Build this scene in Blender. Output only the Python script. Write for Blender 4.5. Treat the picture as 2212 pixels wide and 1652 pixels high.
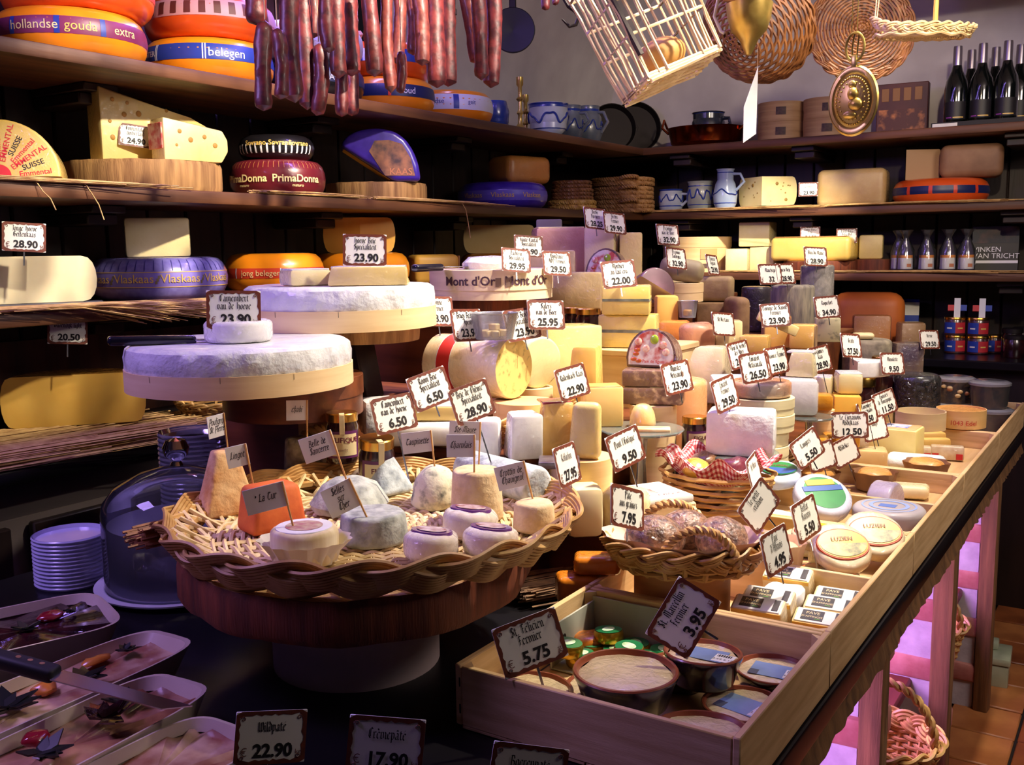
import bpy, bmesh, math, random
from mathutils import Vector, Matrix, Euler
from math import sin, cos, pi, radians, atan2, sqrt
for o in list(bpy.data.objects): bpy.data.objects.remove(o)
scn = bpy.context.scene; COL = scn.collection
rnd = random.Random(7)
# ------------------------------------------------------------------ camera
F, CX, CY, EYE = 2150.0, 1106.0, 826.0, 1.45        # focal length in pixels of a 2212 x 1652 frame
_y, _p, _r = radians(33.0), radians(7.7), radians(0.75)
FWD = Vector((-sin(_y)*cos(_p), cos(_y)*cos(_p), -sin(_p)))
_rt = Vector((cos(_y), sin(_y), 0)); _up = _rt.cross(FWD)
RT = _rt*cos(_r) - _up*sin(_r); UP = _rt*sin(_r) + _up*cos(_r)
cd = bpy.data.cameras.new('camera'); cam = bpy.data.objects.new('camera', cd); COL.objects.link(cam)
cd.sensor_fit = 'HORIZONTAL'; cd.sensor_width = 36; cd.lens = F/2212*36; cd.clip_start = .05; cd.clip_end = 40
cam.matrix_world = Matrix(((RT.x, UP.x, -FWD.x, 0), (RT.y, UP.y, -FWD.y, 0), (RT.z, UP.z, -FWD.z, EYE), (0, 0, 0, 1)))
scn.camera = cam
CAM = Vector((0, 0, EYE))
# ------------------------------------------------------------------ world, lamps, exposure
w = bpy.data.worlds.new('world'); scn.world = w; w.use_nodes = True
w.node_tree.nodes['Background'].inputs[0].default_value = (.55, .42, .62, 1)
w.node_tree.nodes['Background'].inputs[1].default_value = .012
scn.view_settings.view_transform = 'Standard'; scn.view_settings.look = 'None'
scn.view_settings.exposure = 0.0; scn.view_settings.gamma = 1.0; scn.view_settings.use_curve_mapping = False
WARM = (1.0, .80, .55); HOT = (1.0, .87, .69); VIOLET = (.36, .22, 1.0); PINK = (.85, .32, .95)
def spot(name, loc, aim, watts, size, blend=.5, col=WARM, rad=.035):
    l = bpy.data.lights.new(name, 'SPOT'); l.energy = watts; l.spot_size = radians(size); l.spot_blend = blend
    l.color = col; l.shadow_soft_size = rad
    o = bpy.data.objects.new(name, l); COL.objects.link(o); o.location = loc
    o.rotation_euler = (Vector(aim)-Vector(loc)).to_track_quat('-Z', 'Y').to_euler(); return o
def area(name, loc, aim, watts, sx, sy, col):
    l = bpy.data.lights.new(name, 'AREA'); l.shape = 'RECTANGLE'; l.size = sx; l.size_y = sy; l.energy = watts; l.color = col
    o = bpy.data.objects.new(name, l); COL.objects.link(o); o.location = loc
    o.rotation_euler = (Vector(aim)-Vector(loc)).to_track_quat('-Z', 'Y').to_euler(); return o
spot('ceiling_spot_front', (-.22, 2.0, 2.80), (-.98, 1.60, 1.08), 300, 46, .75, HOT)
spot('ceiling_spot_middle', (-.25, 2.25, 2.78), (-.85, 2.05, 1.0), 205, 54, .6, HOT)
spot('ceiling_spot_far', (-.30, 3.0, 2.78), (-.95, 2.95, 1.05), 150, 50, .6, HOT)
spot('ceiling_spot_corner', (-.35, 3.0, 2.72), (-1.50, 4.42, 1.40), 520, 21, .7, HOT)
spot('ceiling_spot_shelf', (-.30, 1.55, 2.80), (-2.3, 1.75, 1.58), 420, 30, .6, HOT)
spot('ceiling_spot_wheels', (-.30, 2.2, 2.80), (-2.3, 2.35, 1.32), 260, 30, .7, HOT)
spot('ceiling_spot_near', (-.20, 1.0, 2.80), (-2.2, 1.28, 1.36), 190, 16, .8, HOT)
spot('ceiling_spot_hanging', (-.15, 1.9, 2.35), (-.75, 3.1, 2.05), 95, 50, .7, WARM)
area('violet_led_wall', (-2.05, 2.2, 2.42), (-1.70, 2.2, 1.3), 36, .05, 3.2, VIOLET)
area('room_glow', (1.1, 2.0, 2.5), (-1.9, 4.7, 2.35), 30, .9, .5, (1.0, .86, .78))
area('violet_led_front', (-1.9, .15, 2.4), (-1.15, 1.05, .9), 22, .6, .5, (.50, .32, 1.0))

# ------------------------------------------------------------------ pixel helpers (a pixel gives a direction only)
def ray(u, v): return FWD + RT*((u-CX)/F) - UP*((v-CY)/F)
def at(u, v, z):
    d = ray(u, v); return CAM + d*((z-EYE)/d.z)
def atD(u, v, D): return CAM + ray(u, v)*D
def onx(u, X, z):                                    # point of given X and height seen in pixel column u
    a = RT*F - FWD*(u-CX); return Vector((X, -(a.x*X + a.z*(z-EYE))/a.y, z))
def ony(u, Y, z):
    a = RT*F - FWD*(u-CX); return Vector((-(a.y*Y + a.z*(z-EYE))/a.x, Y, z))
def dep(p): return (Vector(p)-CAM).dot(FWD)
def px(n, p): return n*dep(p)/F                      # n pixels in metres at the distance of p
def face(p): return atan2(-p[0], p[1])               # z rotation that turns local -Y towards the camera
# ------------------------------------------------------------------ materials
def lin(c): return tuple(((x/255)/12.92 if x/255 <= .04045 else ((x/255+.055)/1.055)**2.4) for x in c) + (1,)
MATS = {}
def mat(name, c, c2=None, rough=.55, scale=12, bump=.0, bscale=60, stretch=(1, 1, 1), coat=0, wrap=0, metal=0, trans=0, sss=0, alpha=1, emit=0, detail=4, lo=.35, hi=.65, wave=None, spec=.5, bdist=.002):
    if name in MATS: return MATS[name]
    m = bpy.data.materials.new(name); m.use_nodes = True; nt = m.node_tree; N = nt.nodes; L = nt.links
    b = N['Principled BSDF']; b.inputs['Roughness'].default_value = rough; b.inputs['Metallic'].default_value = metal
    b.inputs['Specular IOR Level'].default_value = spec
    b.inputs['Base Color'].default_value = lin(c); m.diffuse_color = lin(c)
    tc = N.new('ShaderNodeTexCoord'); mp = N.new('ShaderNodeMapping'); L.new(tc.outputs['Object'], mp.inputs[0])
    mp.inputs['Scale'].default_value = stretch
    if c2 is not None:
        if wave:
            n = N.new('ShaderNodeTexWave'); n.wave_type = wave; n.inputs['Scale'].default_value = scale; n.inputs['Distortion'].default_value = 4; n.inputs['Detail'].default_value = 3; n.inputs['Detail Scale'].default_value = 1.5
            out = n.outputs['Fac'] if 'Fac' in n.outputs else n.outputs[1]
        else:
            n = N.new('ShaderNodeTexNoise'); n.inputs['Scale'].default_value = scale; n.inputs['Detail'].default_value = detail; out = n.outputs['Fac']
        L.new(mp.outputs[0], n.inputs['Vector'])
        r = N.new('ShaderNodeValToRGB'); r.color_ramp.elements[0].color = lin(c); r.color_ramp.elements[1].color = lin(c2)
        r.color_ramp.elements[0].position = lo; r.color_ramp.elements[1].position = hi
        L.new(out, r.inputs[0]); L.new(r.outputs[0], b.inputs['Base Color'])
    if bump:
        n2 = N.new('ShaderNodeTexNoise'); n2.inputs['Scale'].default_value = bscale; n2.inputs['Detail'].default_value = 5; L.new(mp.outputs[0], n2.inputs['Vector'])
        bp = N.new('ShaderNodeBump'); bp.inputs['Strength'].default_value = bump; bp.inputs['Distance'].default_value = bdist
        L.new(n2.outputs['Fac'], bp.inputs['Height']); L.new(bp.outputs[0], b.inputs['Normal'])
    if coat:
        b.inputs['Coat Weight'].default_value = coat; b.inputs['Coat Roughness'].default_value = .12
    if wrap:                                          # cling film: a crinkled clear coat
        b.inputs['Coat Weight'].default_value = 1; b.inputs['Coat Roughness'].default_value = .07
        n3 = N.new('ShaderNodeTexNoise'); n3.inputs['Scale'].default_value = 55; n3.inputs['Detail'].default_value = 3; n3.inputs['Distortion'].default_value = 1.6
        L.new(tc.outputs['Object'], n3.inputs['Vector'])
        b3 = N.new('ShaderNodeBump'); b3.inputs['Strength'].default_value = min(1, wrap*1.5); b3.inputs['Distance'].default_value = .012
        L.new(n3.outputs['Fac'], b3.inputs['Height']); L.new(b3.outputs[0], b.inputs['Coat Normal'])
    if trans: b.inputs['Transmission Weight'].default_value = trans
    if sss:
        b.inputs['Subsurface Weight'].default_value = sss; b.inputs['Subsurface Radius'].default_value = (1, .7, .4); b.inputs['Subsurface Scale'].default_value = .006
    if alpha < 1: b.inputs['Alpha'].default_value = alpha
    if emit:
        b.inputs['Emission Color'].default_value = lin(c); b.inputs['Emission Strength'].default_value = emit
    MATS[name] = m; return m
def glassmat(name, tint=(235, 240, 245), rough=.03, op=.06, tintop=None):  # thin clear glass or plastic: see-through with a sheen
    if name in MATS: return MATS[name]
    m = bpy.data.materials.new(name); m.use_nodes = True; nt = m.node_tree; N = nt.nodes; L = nt.links; N.remove(N['Principled BSDF'])
    t = N.new('ShaderNodeBsdfTransparent'); t.inputs[0].default_value = lin(tint); g = N.new('ShaderNodeBsdfGlossy'); g.inputs['Roughness'].default_value = rough
    d = N.new('ShaderNodeBsdfDiffuse'); d.inputs[0].default_value = lin(tintop or tint)
    fr = N.new('ShaderNodeFresnel'); fr.inputs[0].default_value = 1.5
    m1 = N.new('ShaderNodeMixShader'); m1.inputs[0].default_value = op; L.new(t.outputs[0], m1.inputs[1]); L.new(d.outputs[0], m1.inputs[2])
    m2 = N.new('ShaderNodeMixShader'); L.new(fr.outputs[0], m2.inputs[0]); L.new(m1.outputs[0], m2.inputs[1]); L.new(g.outputs[0], m2.inputs[2])
    L.new(m2.outputs[0], N['Material Output'].inputs[0]); MATS[name] = m; return m
# ------------------------------------------------------------------ meshes
class MB:
    def __init__(s): s.v = []; s.f = []
    def add(s, v, f, M=None):
        k = len(s.v); s.v += [tuple(M @ Vector(q)) if M is not None else tuple(q) for q in v]; s.f += [tuple(i+k for i in q) for q in f]; return s
    def box(s, x0, x1, y0, y1, z0, z1, M=None):
        return s.add([(x0,y0,z0),(x1,y0,z0),(x1,y1,z0),(x0,y1,z0),(x0,y0,z1),(x1,y0,z1),(x1,y1,z1),(x0,y1,z1)],
              [(0,3,2,1),(4,5,6,7),(0,1,5,4),(1,2,6,5),(2,3,7,6),(3,0,4,7)], M)
    def bm(s, b, M=None):
        b.verts.index_update(); return s.add([v.co[:] for v in b.verts], [[v.index for v in f.verts] for f in b.faces], M)
    def rbox(s, x0, x1, y0, y1, z0, z1, r=.004, seg=2, M=None):
        b = bmesh.new(); bmesh.ops.create_cube(b, size=1)
        for v in b.verts: v.co = ((x0+x1)/2+v.co.x*(x1-x0), (y0+y1)/2+v.co.y*(y1-y0), (z0+z1)/2+v.co.z*(z1-z0))
        bmesh.ops.bevel(b, geom=b.edges[:], offset=min(r, .49*min(x1-x0, y1-y0, z1-z0)), segments=seg, profile=.5, affect='EDGES')
        s.bm(b, M); b.free(); return s
    def prism(s, poly, z0, z1, r=0, seg=2, M=None, top=None):
        b = bmesh.new(); n = len(poly); tp = top or poly
        lo = [b.verts.new((p[0], p[1], z0)) for p in poly]; hi = [b.verts.new((p[0], p[1], z1)) for p in tp]
        b.faces.new(lo[::-1]); b.faces.new(hi)
        for i in range(n): b.faces.new((lo[i], lo[(i+1) % n], hi[(i+1) % n], hi[i]))
        if r: bmesh.ops.bevel(b, geom=b.edges[:], offset=r, segments=seg, profile=.5, affect='EDGES', clamp_overlap=True)
        s.bm(b, M); b.free(); return s
    def lathe(s, prof, n=32, a0=0, a1=2*pi, sx=1, sy=1, M=None, wob=None):
        full = abs(a1-a0-2*pi) < 1e-6; m = n if full else n+1; v = []; f = []; k = len(prof)
        for i in range(m):
            a = a0+(a1-a0)*i/n
            for (r, z) in prof:
                q = r if wob is None else r*wob(a, z)
                v.append((q*cos(a)*sx, q*sin(a)*sy, z))
        for i in range(n):
            j = (i+1) % m
            for t in range(k-1):
                A, Bq, C, D = i*k+t, j*k+t, j*k+t+1, i*k+t+1
                if prof[t][0] < 1e-6: f.append((A, C, D))
                elif prof[t+1][0] < 1e-6: f.append((A, Bq, C))
                else: f.append((A, Bq, C, D))
        return s.add(v, f, M)
    def cut(s, prof, a, flip=False, M=None, sx=1, sy=1):  # flat cut face of a turned body at angle a (profile runs axis to axis)
        v = [(r*cos(a)*sx, r*sin(a)*sy, z) for r, z in prof]; f = list(range(len(v)))
        return s.add(v, [tuple(f[::-1] if flip else f)], M)
    def tube(s, pts, r, n=6, closed=False, M=None, caps=True, flat=1.0):
        P = [Vector(p) for p in pts]; m = len(P); v = []; f = []
        R_ = r if isinstance(r, (list, tuple)) else [r]*m; nrm = None
        for i in range(m):
            a = P[(i-1) % m] if (closed or i > 0) else P[i]; c = P[(i+1) % m] if (closed or i < m-1) else P[i]
            t = (c-a); t = t.normalized() if t.length > 1e-9 else Vector((0, 0, 1))
            if nrm is None:
                nrm = t.cross(Vector((0, 0, 1))); nrm = t.cross(Vector((0, 1, 0))) if nrm.length < .05 else nrm
            nrm = (nrm - t*nrm.dot(t)); nrm = nrm.normalized() if nrm.length > 1e-6 else t.orthogonal().normalized()
            bn = t.cross(nrm)
            for k in range(n):
                g = 2*pi*k/n; v.append(P[i] + nrm*(R_[i]*cos(g)) + bn*(R_[i]*flat*sin(g)))
        for i in range(m if closed else m-1):
            j = (i+1) % m
            for k in range(n): f.append((i*n+k, i*n+(k+1) % n, j*n+(k+1) % n, j*n+k))
        if caps and not closed: f.append(tuple(range(n))[::-1]); f.append(tuple((m-1)*n+k for k in range(n)))
        return s.add(v, f, M)
    def ball(s, c, r, n=12, m=8, sq=(1, 1, 1), M=None):
        prof = [(r*sin(pi*i/m), -r*cos(pi*i/m)) for i in range(m+1)]; prof[0] = (0, -r); prof[-1] = (0, r)
        return s.lathe(prof, n, M=(M or Matrix()) @ Matrix.Translation(c) @ Matrix.Diagonal((*sq, 1)))
    def grid(s, fn, nu, nv, M=None):
        v = [fn(i/nu, j/nv) for j in range(nv+1) for i in range(nu+1)]
        return s.add(v, [(j*(nu+1)+i, j*(nu+1)+i+1, (j+1)*(nu+1)+i+1, (j+1)*(nu+1)+i) for j in range(nv) for i in range(nu)], M)
    def jitter(s, amp, fr=30, seed=0):                 # uneven hand-made surface
        from mathutils import noise
        o = Vector((seed*3.7, seed*1.3, seed*.7))
        s.v = [tuple(Vector(p) + noise.noise_vector(Vector(p)*fr+o)*amp) for p in s.v]; return s
    def mesh(s, name, ang=40):
        me = bpy.data.meshes.new(name); me.from_pydata(s.v, [], s.f); me.validate(); me.update()
        if ang is not None and len(me.polygons):
            me.polygons.foreach_set('use_smooth', [True]*len(me.polygons)); me.set_sharp_from_angle(angle=radians(ang))
        return me
    def build(s, name, m, parent=None, ang=40, kind=None, label=None):
        return ob(name, s.mesh(name, ang), m, parent, kind, label)
def ob(name, me, m, parent=None, kind=None, label=None, M=None):
    o = bpy.data.objects.new(name, me); COL.objects.link(o)
    if m is not None and (len(me.materials) == 0): me.materials.append(m)
    if parent is not None: o.parent = parent
    if kind: o['kind'] = kind
    if label: o['label'] = label
    if M is not None: o.matrix_local = M
    return o
def tag(o, label, cat, group=None):
    o['label'] = label; o['category'] = cat
    if group: o['group'] = group
    return o
def T(name, label, cat, loc, rz=0, group=None, rx=0, ry=0, sc=1):
    o = bpy.data.objects.new(name, None); COL.objects.link(o); o.empty_display_size = .02
    o.location = loc; o.rotation_euler = (rx, ry, rz); o.scale = (sc, sc, sc); return tag(o, label, cat, group)
def copy(o, parent=None):
    c = o.copy(); COL.objects.link(c); c.parent = parent
    for ch in o.children: copy(ch, c)
    return c
def shell(name, mb, m, kind='structure', parent=None, ang=40): return mb.build(name, m, parent, ang, kind)
# ------------------------------------------------------------------ lettering
TX = {}
def bmesh_text(s, bold=.0, body=None):                # built-in sans lettering as a flat mesh, height about 1, centred in x, base at 0
    k = (s, bold)
    if k not in TX:
        c = bpy.data.curves.new('t', 'FONT'); c.body = s; c.size = 1.0; c.align_x = 'CENTER'; c.offset = bold; c.resolution_u = 3; c.fill_mode = 'FRONT'
        o = bpy.data.objects.new('t', c); COL.objects.link(o); dg = bpy.context.evaluated_depsgraph_get()
        me = bpy.data.meshes.new_from_object(o.evaluated_get(dg)); me.name = 'lettering'; me.materials.clear()
        bpy.data.objects.remove(o); TX[k] = me
    return TX[k]
def _st(x, t=6, b=2): return [(x-.35, t-.3), (x, t-.7), (x, b+.6), (x+.45, b+.1)]
_o = [(.1,5.2),(.1,2.8),(.8,2.1),(1.5,2.8),(1.5,5.2),(.8,5.9),(.1,5.2)]
_v = [(0,5.9),(.2,2.8),(.8,2.1),(1.5,2.8),(1.4,5.2),(.9,5.9)]
GL = {'i': (.9, [_st(.2), [(.1,7.2),(.4,6.9)]]), 'n': (2.2, [_st(.2), [(.2,5.2),(1,5.9),(1.5,5.3),(1.5,2.6),(1.9,2.1)]]),
 'm': (3.5, [_st(.2), [(.2,5.2),(1,5.9),(1.5,5.3),(1.5,2.4)], [(1.5,5.2),(2.3,5.9),(2.8,5.3),(2.8,2.6),(3.2,2.1)]]),
 'u': (2.2, [[(0,5.8),(.2,5.4),(.2,2.8),(.8,2.1),(1.5,2.8)], [(1.5,5.9),(1.5,2.6),(1.9,2.1)]]), 'r': (1.5, [_st(.2), [(.3,5.1),(.9,5.9),(1.3,5.4)]]),
 'a': (2.2, [[(.3,5.3),(.9,5.9),(1.5,5.3),(1.5,2.6),(1.9,2.1)], [(1.5,4.2),(.3,3.6),(.2,2.7),(.8,2.1),(1.5,2.8)]]),
 'e': (1.8, [[(.1,5),(.1,2.8),(.7,2.1),(1.5,2.7)], [(.1,5),(.8,5.9),(1.4,5.2),(.2,3.9)]]), 'o': (1.9, [_o]),
 'c': (1.7, [[(1.4,5.4),(.8,5.9),(.1,5.2),(.1,2.8),(.7,2.1),(1.4,2.6)]]), 't': (1.4, [[(.4,7),(.4,2.8),(.9,2.1),(1.3,2.5)], [(0,5.8),(1.2,5.8)]]),
 'l': (1.0, [[(.3,8),(.3,2.7),(.8,2.1)]]), 'b': (1.9, [[(.2,8),(.2,2.8),(.8,2.1),(1.5,2.8),(1.5,5.2),(.9,5.9),(.2,5.2)]]),
 'd': (1.9, [[(.1,7.9),(1.4,5.8),(1.5,2.8),(.8,2.1),(.1,2.8),(.1,5),(.9,5.7)]]), 'h': (2., [[(.2,8),(.2,2.4)], [(.2,5.2),(.9,5.9),(1.5,5.2),(1.5,2.5),(.9,1.2)]]),
 'k': (1.8, [[(.2,8),(.2,2.4)], [(.2,4.6),(1,5.9),(1.3,5.2),(.4,4.3),(1.4,2.2)]]), 'p': (1.9, [[(0,6),(.2,5.5),(.2,.3)], [(.2,5.2),(.9,5.9),(1.5,5.2),(1.5,2.8),(.8,2.1),(.2,2.6)]]),
 'g': (1.9, [[(1.5,5.8),(1.5,1.2),(.8,.4),(.1,1)], [(1.5,5.3),(.8,5.9),(.1,5.2),(.1,2.8),(.7,2.1),(1.5,2.8)]]), 'q': (1.9, [[(1.5,5.8),(1.5,.3)], [(1.5,5.3),(.8,5.9),(.1,5.2),(.1,2.8),(.7,2.1),(1.5,2.8)]]),
 's': (1.6, [[(1.4,5.5),(.7,5.9),(.2,5.2),(1.3,3.2),(.8,2.1),(.1,2.6)]]), 'v': (1.9, [_v]), 'w': (3.1, [_v[:3]+[(1.3,2.8),(1.3,5.6)], [(x+1.3, y) for x, y in _v[1:]]]),
 'j': (.9, [[(.1,6),(.4,5.5),(.4,1),(-.1,.3)], [(.3,7.2),(.6,6.9)]]), 'f': (1.3, [[(1.2,7.7),(.7,8),(.3,7.2),(.3,1.4)], [(0,5.7),(1.1,5.7)]]),
 'x': (1.7, [[(0,5.8),(1.4,2.2)], [(1.4,5.8),(0,2.2)]]), 'y': (1.9, [[(0,5.9),(.3,2.8),(.9,2.2)], [(1.5,5.9),(1.3,2.4),(.2,.4)]]), 'z': (1.6, [[(0,5.7),(1.3,5.7),(.1,2.3),(1.4,2.3)]]),
 "'": (.6, [[(.3,8),(.2,7)]]), '.': (.7, [[(.1,2.6),(.4,2.2)]]), '-': (1.2, [[(.1,4.2),(.9,4.2)]]), ' ': (1.3, []), '*': (1.2, [[(.1,7),(1,6)], [(1,7),(.1,6)], [(.55,7.2),(.55,5.8)]]),
 'A': (2.8, [[(.2,2.2),(.9,3.4),(1.2,7.6),(2,7.9),(2.2,2.8),(2.7,2.2)], [(.7,4.8),(2.1,4.8)], [(.2,7),(1,7.8)]]), 'B': (2.6, [[(.5,7.8),(.5,2.2),(1.6,2.1),(2.2,3),(2.1,4.5),(1,5.2),(2,6.2),(1.7,7.6),(.1,7.6)]]),
 'C': (2.5, [[(2.2,7.2),(1.5,8),(.4,6.8),(.3,3.4),(1.1,2.1),(2.2,3)], [(1.1,7.4),(1.1,3)]]), 'D': (2.7, [[(.1,7.7),(1.5,7.9),(2.3,6.4),(2.2,3.2),(1.3,2.1),(.2,2.6)], [(.7,7.6),(.7,2.6)]]),
 'E': (2.4, [[(2.1,7.4),(1.3,8),(.3,6.6),(.3,3.4),(1.1,2.1),(2.1,2.9)], [(.4,5),(1.8,5.2)], [(1,7.5),(1,3)]]), 'F': (2.3, [[(.1,7.4),(.9,7.9),(2.1,7.5)], [(.8,7.8),(.8,2.6),(.1,1.8)], [(.3,5.2),(1.7,5.2)]]),
 'G': (2.7, [[(2.2,7.2),(1.4,8),(.3,6.6),(.3,3.4),(1.2,2.1),(2.3,3),(2.3,5),(1.5,5)], [(1,7.5),(1,3)]]), 'H': (2.7, [[(.2,7.4),(.7,7.8),(.7,2.4),(.1,1.9)], [(.7,5),(1.6,6),(2.2,5),(2.2,2.4),(1.6,1)]]),
 'J': (1.9, [[(.1,7.2),(.9,7.9),(1.5,7.4),(1.3,2.4),(.3,1.2)]]), 'L': (2.3, [[(.9,7.9),(.3,7.2),(.7,6.4),(.7,2.8),(.2,2.2)], [(.4,2.3),(1.3,2.7),(2.1,2.2)]]),
 'M': (3.6, [[(.1,2.4),(.6,3),(.6,7),(1.2,7.9),(1.8,7),(1.8,2.4)], [(1.8,7),(2.5,7.9),(3.1,7),(3.1,2.6),(3.5,2.1)]]), 'O': (2.6, [[(.3,6.6),(.3,3.4),(1.2,2.1),(2.2,3.4),(2.2,6.6),(1.2,7.9),(.3,6.6)], [(1,7.3),(1,2.8)]]),
 'P': (2.5, [[(.1,7.4),(.7,7.8),(.7,1.2)], [(.7,7),(1.5,7.9),(2.2,7),(2.1,5),(1.3,4.2),(.7,4.6)]]), 'R': (2.6, [[(.1,7.4),(.6,7.8),(.6,2.3)], [(.6,7.2),(1.5,7.9),(2.1,6.8),(1.8,5.4),(.7,5),(2,2.6),(2.5,2.2)]]),
 'S': (2.4, [[(2.1,7),(1.3,8),(.4,7),(.5,5.8),(1.9,4.6),(2,3),(1.1,2.1),(.2,2.9)], [(1.2,7.3),(1.2,2.8)]]), 'T': (2.5, [[(.1,7),(.8,7.8),(2.2,7.3)], [(1.4,7.4),(.5,6),(.4,3.4),(1.2,2.1),(2.2,3)]]),
 'V': (2.6, [[(.1,7.4),(.6,7.8),(.7,3.2),(1.4,2.1),(2.2,3.4),(2.2,6.4),(1.6,7.8)]]), 'W': (3.6, [[(.1,7.4),(.6,7.8),(.6,3),(1.2,2.1),(1.9,3),(1.9,7.6)], [(1.9,3),(2.5,2.1),(3.2,3.2),(3.2,6.4),(2.6,7.8)]]),
 'K': (2.5, [[(.2,7.4),(.7,7.8),(.7,2.2)], [(.7,5),(1.8,7.6),(2.1,7)], [(.8,5),(2.2,2.2)]]), 'I': (1.4, [[(.2,7.5),(.7,7.8),(.7,2.4),(.2,2)]]), 'N': (2.8, [[(.2,2.2),(.5,3),(.5,7.8),(2,2.4),(2.1,7.6)]])}
ACC = {'é': ('e', [(.6,6.7),(1.2,7.6)]), 'è': ('e', [(.4,7.6),(1,6.7)]), 'ê': ('e', [(.3,6.7),(.8,7.5),(1.3,6.7)]), 'â': ('a', [(.4,6.7),(.9,7.5),(1.4,6.7)]), 'É': ('E', [(1,8.4),(1.6,9.1)])}
NIB = {}
def nib_text(s, pen=.74, ang=40, slant=0, gap=.35):   # broad-pen lettering, x-height 4 units, centred, baseline at 0; unit = 1/8 of ascender
    k = (s, pen, ang, slant)
    if k in NIB: return NIB[k]
    mb = MB(); x = 0; nv = Vector((cos(radians(ang)), sin(radians(ang)), 0))*pen/2
    for ch in s:
        base, ex = ACC.get(ch, (ch, None)); wd, st = GL.get(base, GL.get(base.lower(), (1.5, []))); st = list(st) + ([ex] if ex else [])
        for pl in st:
            for a, c in zip(pl, pl[1:]):
                P = Vector((x+a[0]+slant*(a[1]-2), a[1]-2, 0)); Q = Vector((x+c[0]+slant*(c[1]-2), c[1]-2, 0))
                if slant:                              # round pen: handwriting
                    d = (Q-P); d = d.normalized() if d.length else Vector((1, 0, 0)); t = Vector((-d.y, d.x, 0))*pen/2; e = d*pen*.35
                    mb.add([P-t-e, Q-t+e, Q+t+e, P+t-e], [(0, 1, 2, 3)])
                else:
                    f = (0, 1, 2, 3) if ((Q-P).cross(nv)).z > 0 else (0, 3, 2, 1)
                    mb.add([P-nv, Q-nv, Q+nv, P+nv], [f])
        x += wd+gap
    x -= gap; mb.v = [(p[0]-x/2, p[1], p[2]) for p in mb.v]; me = mb.mesh('lettering', None); NIB[k] = (me, x); return NIB[k]
def put_text(me, parent, m, size, x, y, z, M=None, name='lettering'):
    o = ob(name, me, None, parent); o.matrix_local = (M or Matrix()) @ Matrix.Translation((x, y, z)) @ Matrix.Diagonal((size, size, size, 1))
    if len(me.materials) == 0: me.materials.append(None)
    o.material_slots[0].link = 'OBJECT'; o.material_slots[0].material = m; return o
FRONT = Matrix.Rotation(pi/2, 4, 'X')                 # flat lettering stood upright, read from -Y
def bend_text(me, size, R, a, z, parent, m, out=.0006, cone=0, arc=0, name='lettering'):  # lettering wrapped round an upright cylinder, centred on angle a (radians; -pi/2 faces -Y)
    mb = MB(); vs = []
    for v in me.vertices:
        x, y = v.co.x*size, v.co.y*size; q = a + x/R; rr = R+out - cone*y
        vs.append((rr*cos(q), rr*sin(q), z+y+arc*(x*x)))
    mb.add(vs, [tuple(p.vertices) for p in me.polygons]); return mb.build(name, m, parent, None)
# ------------------------------------------------------------------ shared materials
M_ = mat
dark_plank = mat('dark stained plank', (44, 27, 22), (24, 15, 13), rough=.5, scale=3, stretch=(6, 6, .6), bump=.2, bscale=20)
red_plank = mat('red brown plank', (84, 44, 28), (50, 26, 18), rough=.45, scale=3, stretch=(6, 6, .6), bump=.2, bscale=20)
shelf_wood = mat('shelf wood', (112, 70, 44), (72, 42, 28), rough=.5, scale=4, stretch=(6, .5, 6), bump=.2, bscale=25)
shelf_wood_x = mat('shelf wood cross', (116, 72, 44), (74, 44, 28), rough=.5, scale=4, stretch=(.5, 6, 6), bump=.2, bscale=25)
plaster = mat('lime plaster', (205, 198, 200), (188, 180, 184), rough=.9, scale=5, bump=.3, bscale=14)
black_top = mat('black lacquer', (14, 13, 16), (20, 18, 22), rough=.28, scale=6, bump=.05, bscale=50)
black_matt = mat('black matt', (12, 11, 12), rough=.6)
pine = mat('pale poplar wood', (226, 198, 150), (205, 172, 122), rough=.6, scale=5, stretch=(1, 1, 9), bump=.12, bscale=60)
pine_x = mat('pale crate board', (224, 190, 138), (198, 160, 108), rough=.6, scale=5, stretch=(1.2, 1.2, 14), bump=.12, bscale=60)
chip = mat('chipwood band', (236, 208, 160), (222, 188, 138), rough=.55, scale=4, stretch=(1, 1, 14), bump=.05)
oak = mat('riser wood', (122, 66, 34), (84, 42, 22), rough=.4, scale=4, stretch=(1, 6, 6), bump=.1)
bark_side = mat('sawn log edge', (196, 150, 92), (120, 78, 42), rough=.75, scale=7, stretch=(9, 9, .8), bump=.6, bscale=40, lo=.3, hi=.75)
bark_dark = mat('dark log edge', (128, 62, 34), (74, 34, 22), rough=.7, scale=7, stretch=(9, 9, .8), bump=.5, bscale=40, lo=.3, hi=.75)
log_top = mat('sawn log face', (206, 168, 112), (180, 138, 84), rough=.7, scale=60, wave='RINGS', bump=.2)
rough_timber = mat('rough timber', (150, 108, 66), (84, 58, 38), rough=.85, scale=5, stretch=(10, 10, .8), bump=.7, bscale=35, lo=.3, hi=.75)
brick_m = mat('whitewashed brick', (214, 150, 140), (176, 104, 96), rough=.9, scale=14, bump=.7, bscale=40)
mortar_m = mat('lime mortar', (214, 206, 212), (190, 180, 190), rough=.95, scale=20, bump=.8, bscale=50)
tile_m = mat('terracotta tile', (178, 104, 56), (132, 70, 36), rough=.4, scale=6, bump=.1)
tile_m2 = mat('pale terracotta tile', (206, 136, 78), (168, 100, 54), rough=.4, scale=6, bump=.1)
grout = mat('dark grout', (30, 24, 20), rough=.9)
maroon = mat('maroon board', (120, 56, 48), (98, 42, 38), rough=.5, scale=5, stretch=(6, .6, 6))
straw_m = mat('dry straw', (222, 184, 120), (172, 128, 76), rough=.6, scale=40, lo=.3, hi=.7)
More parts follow.
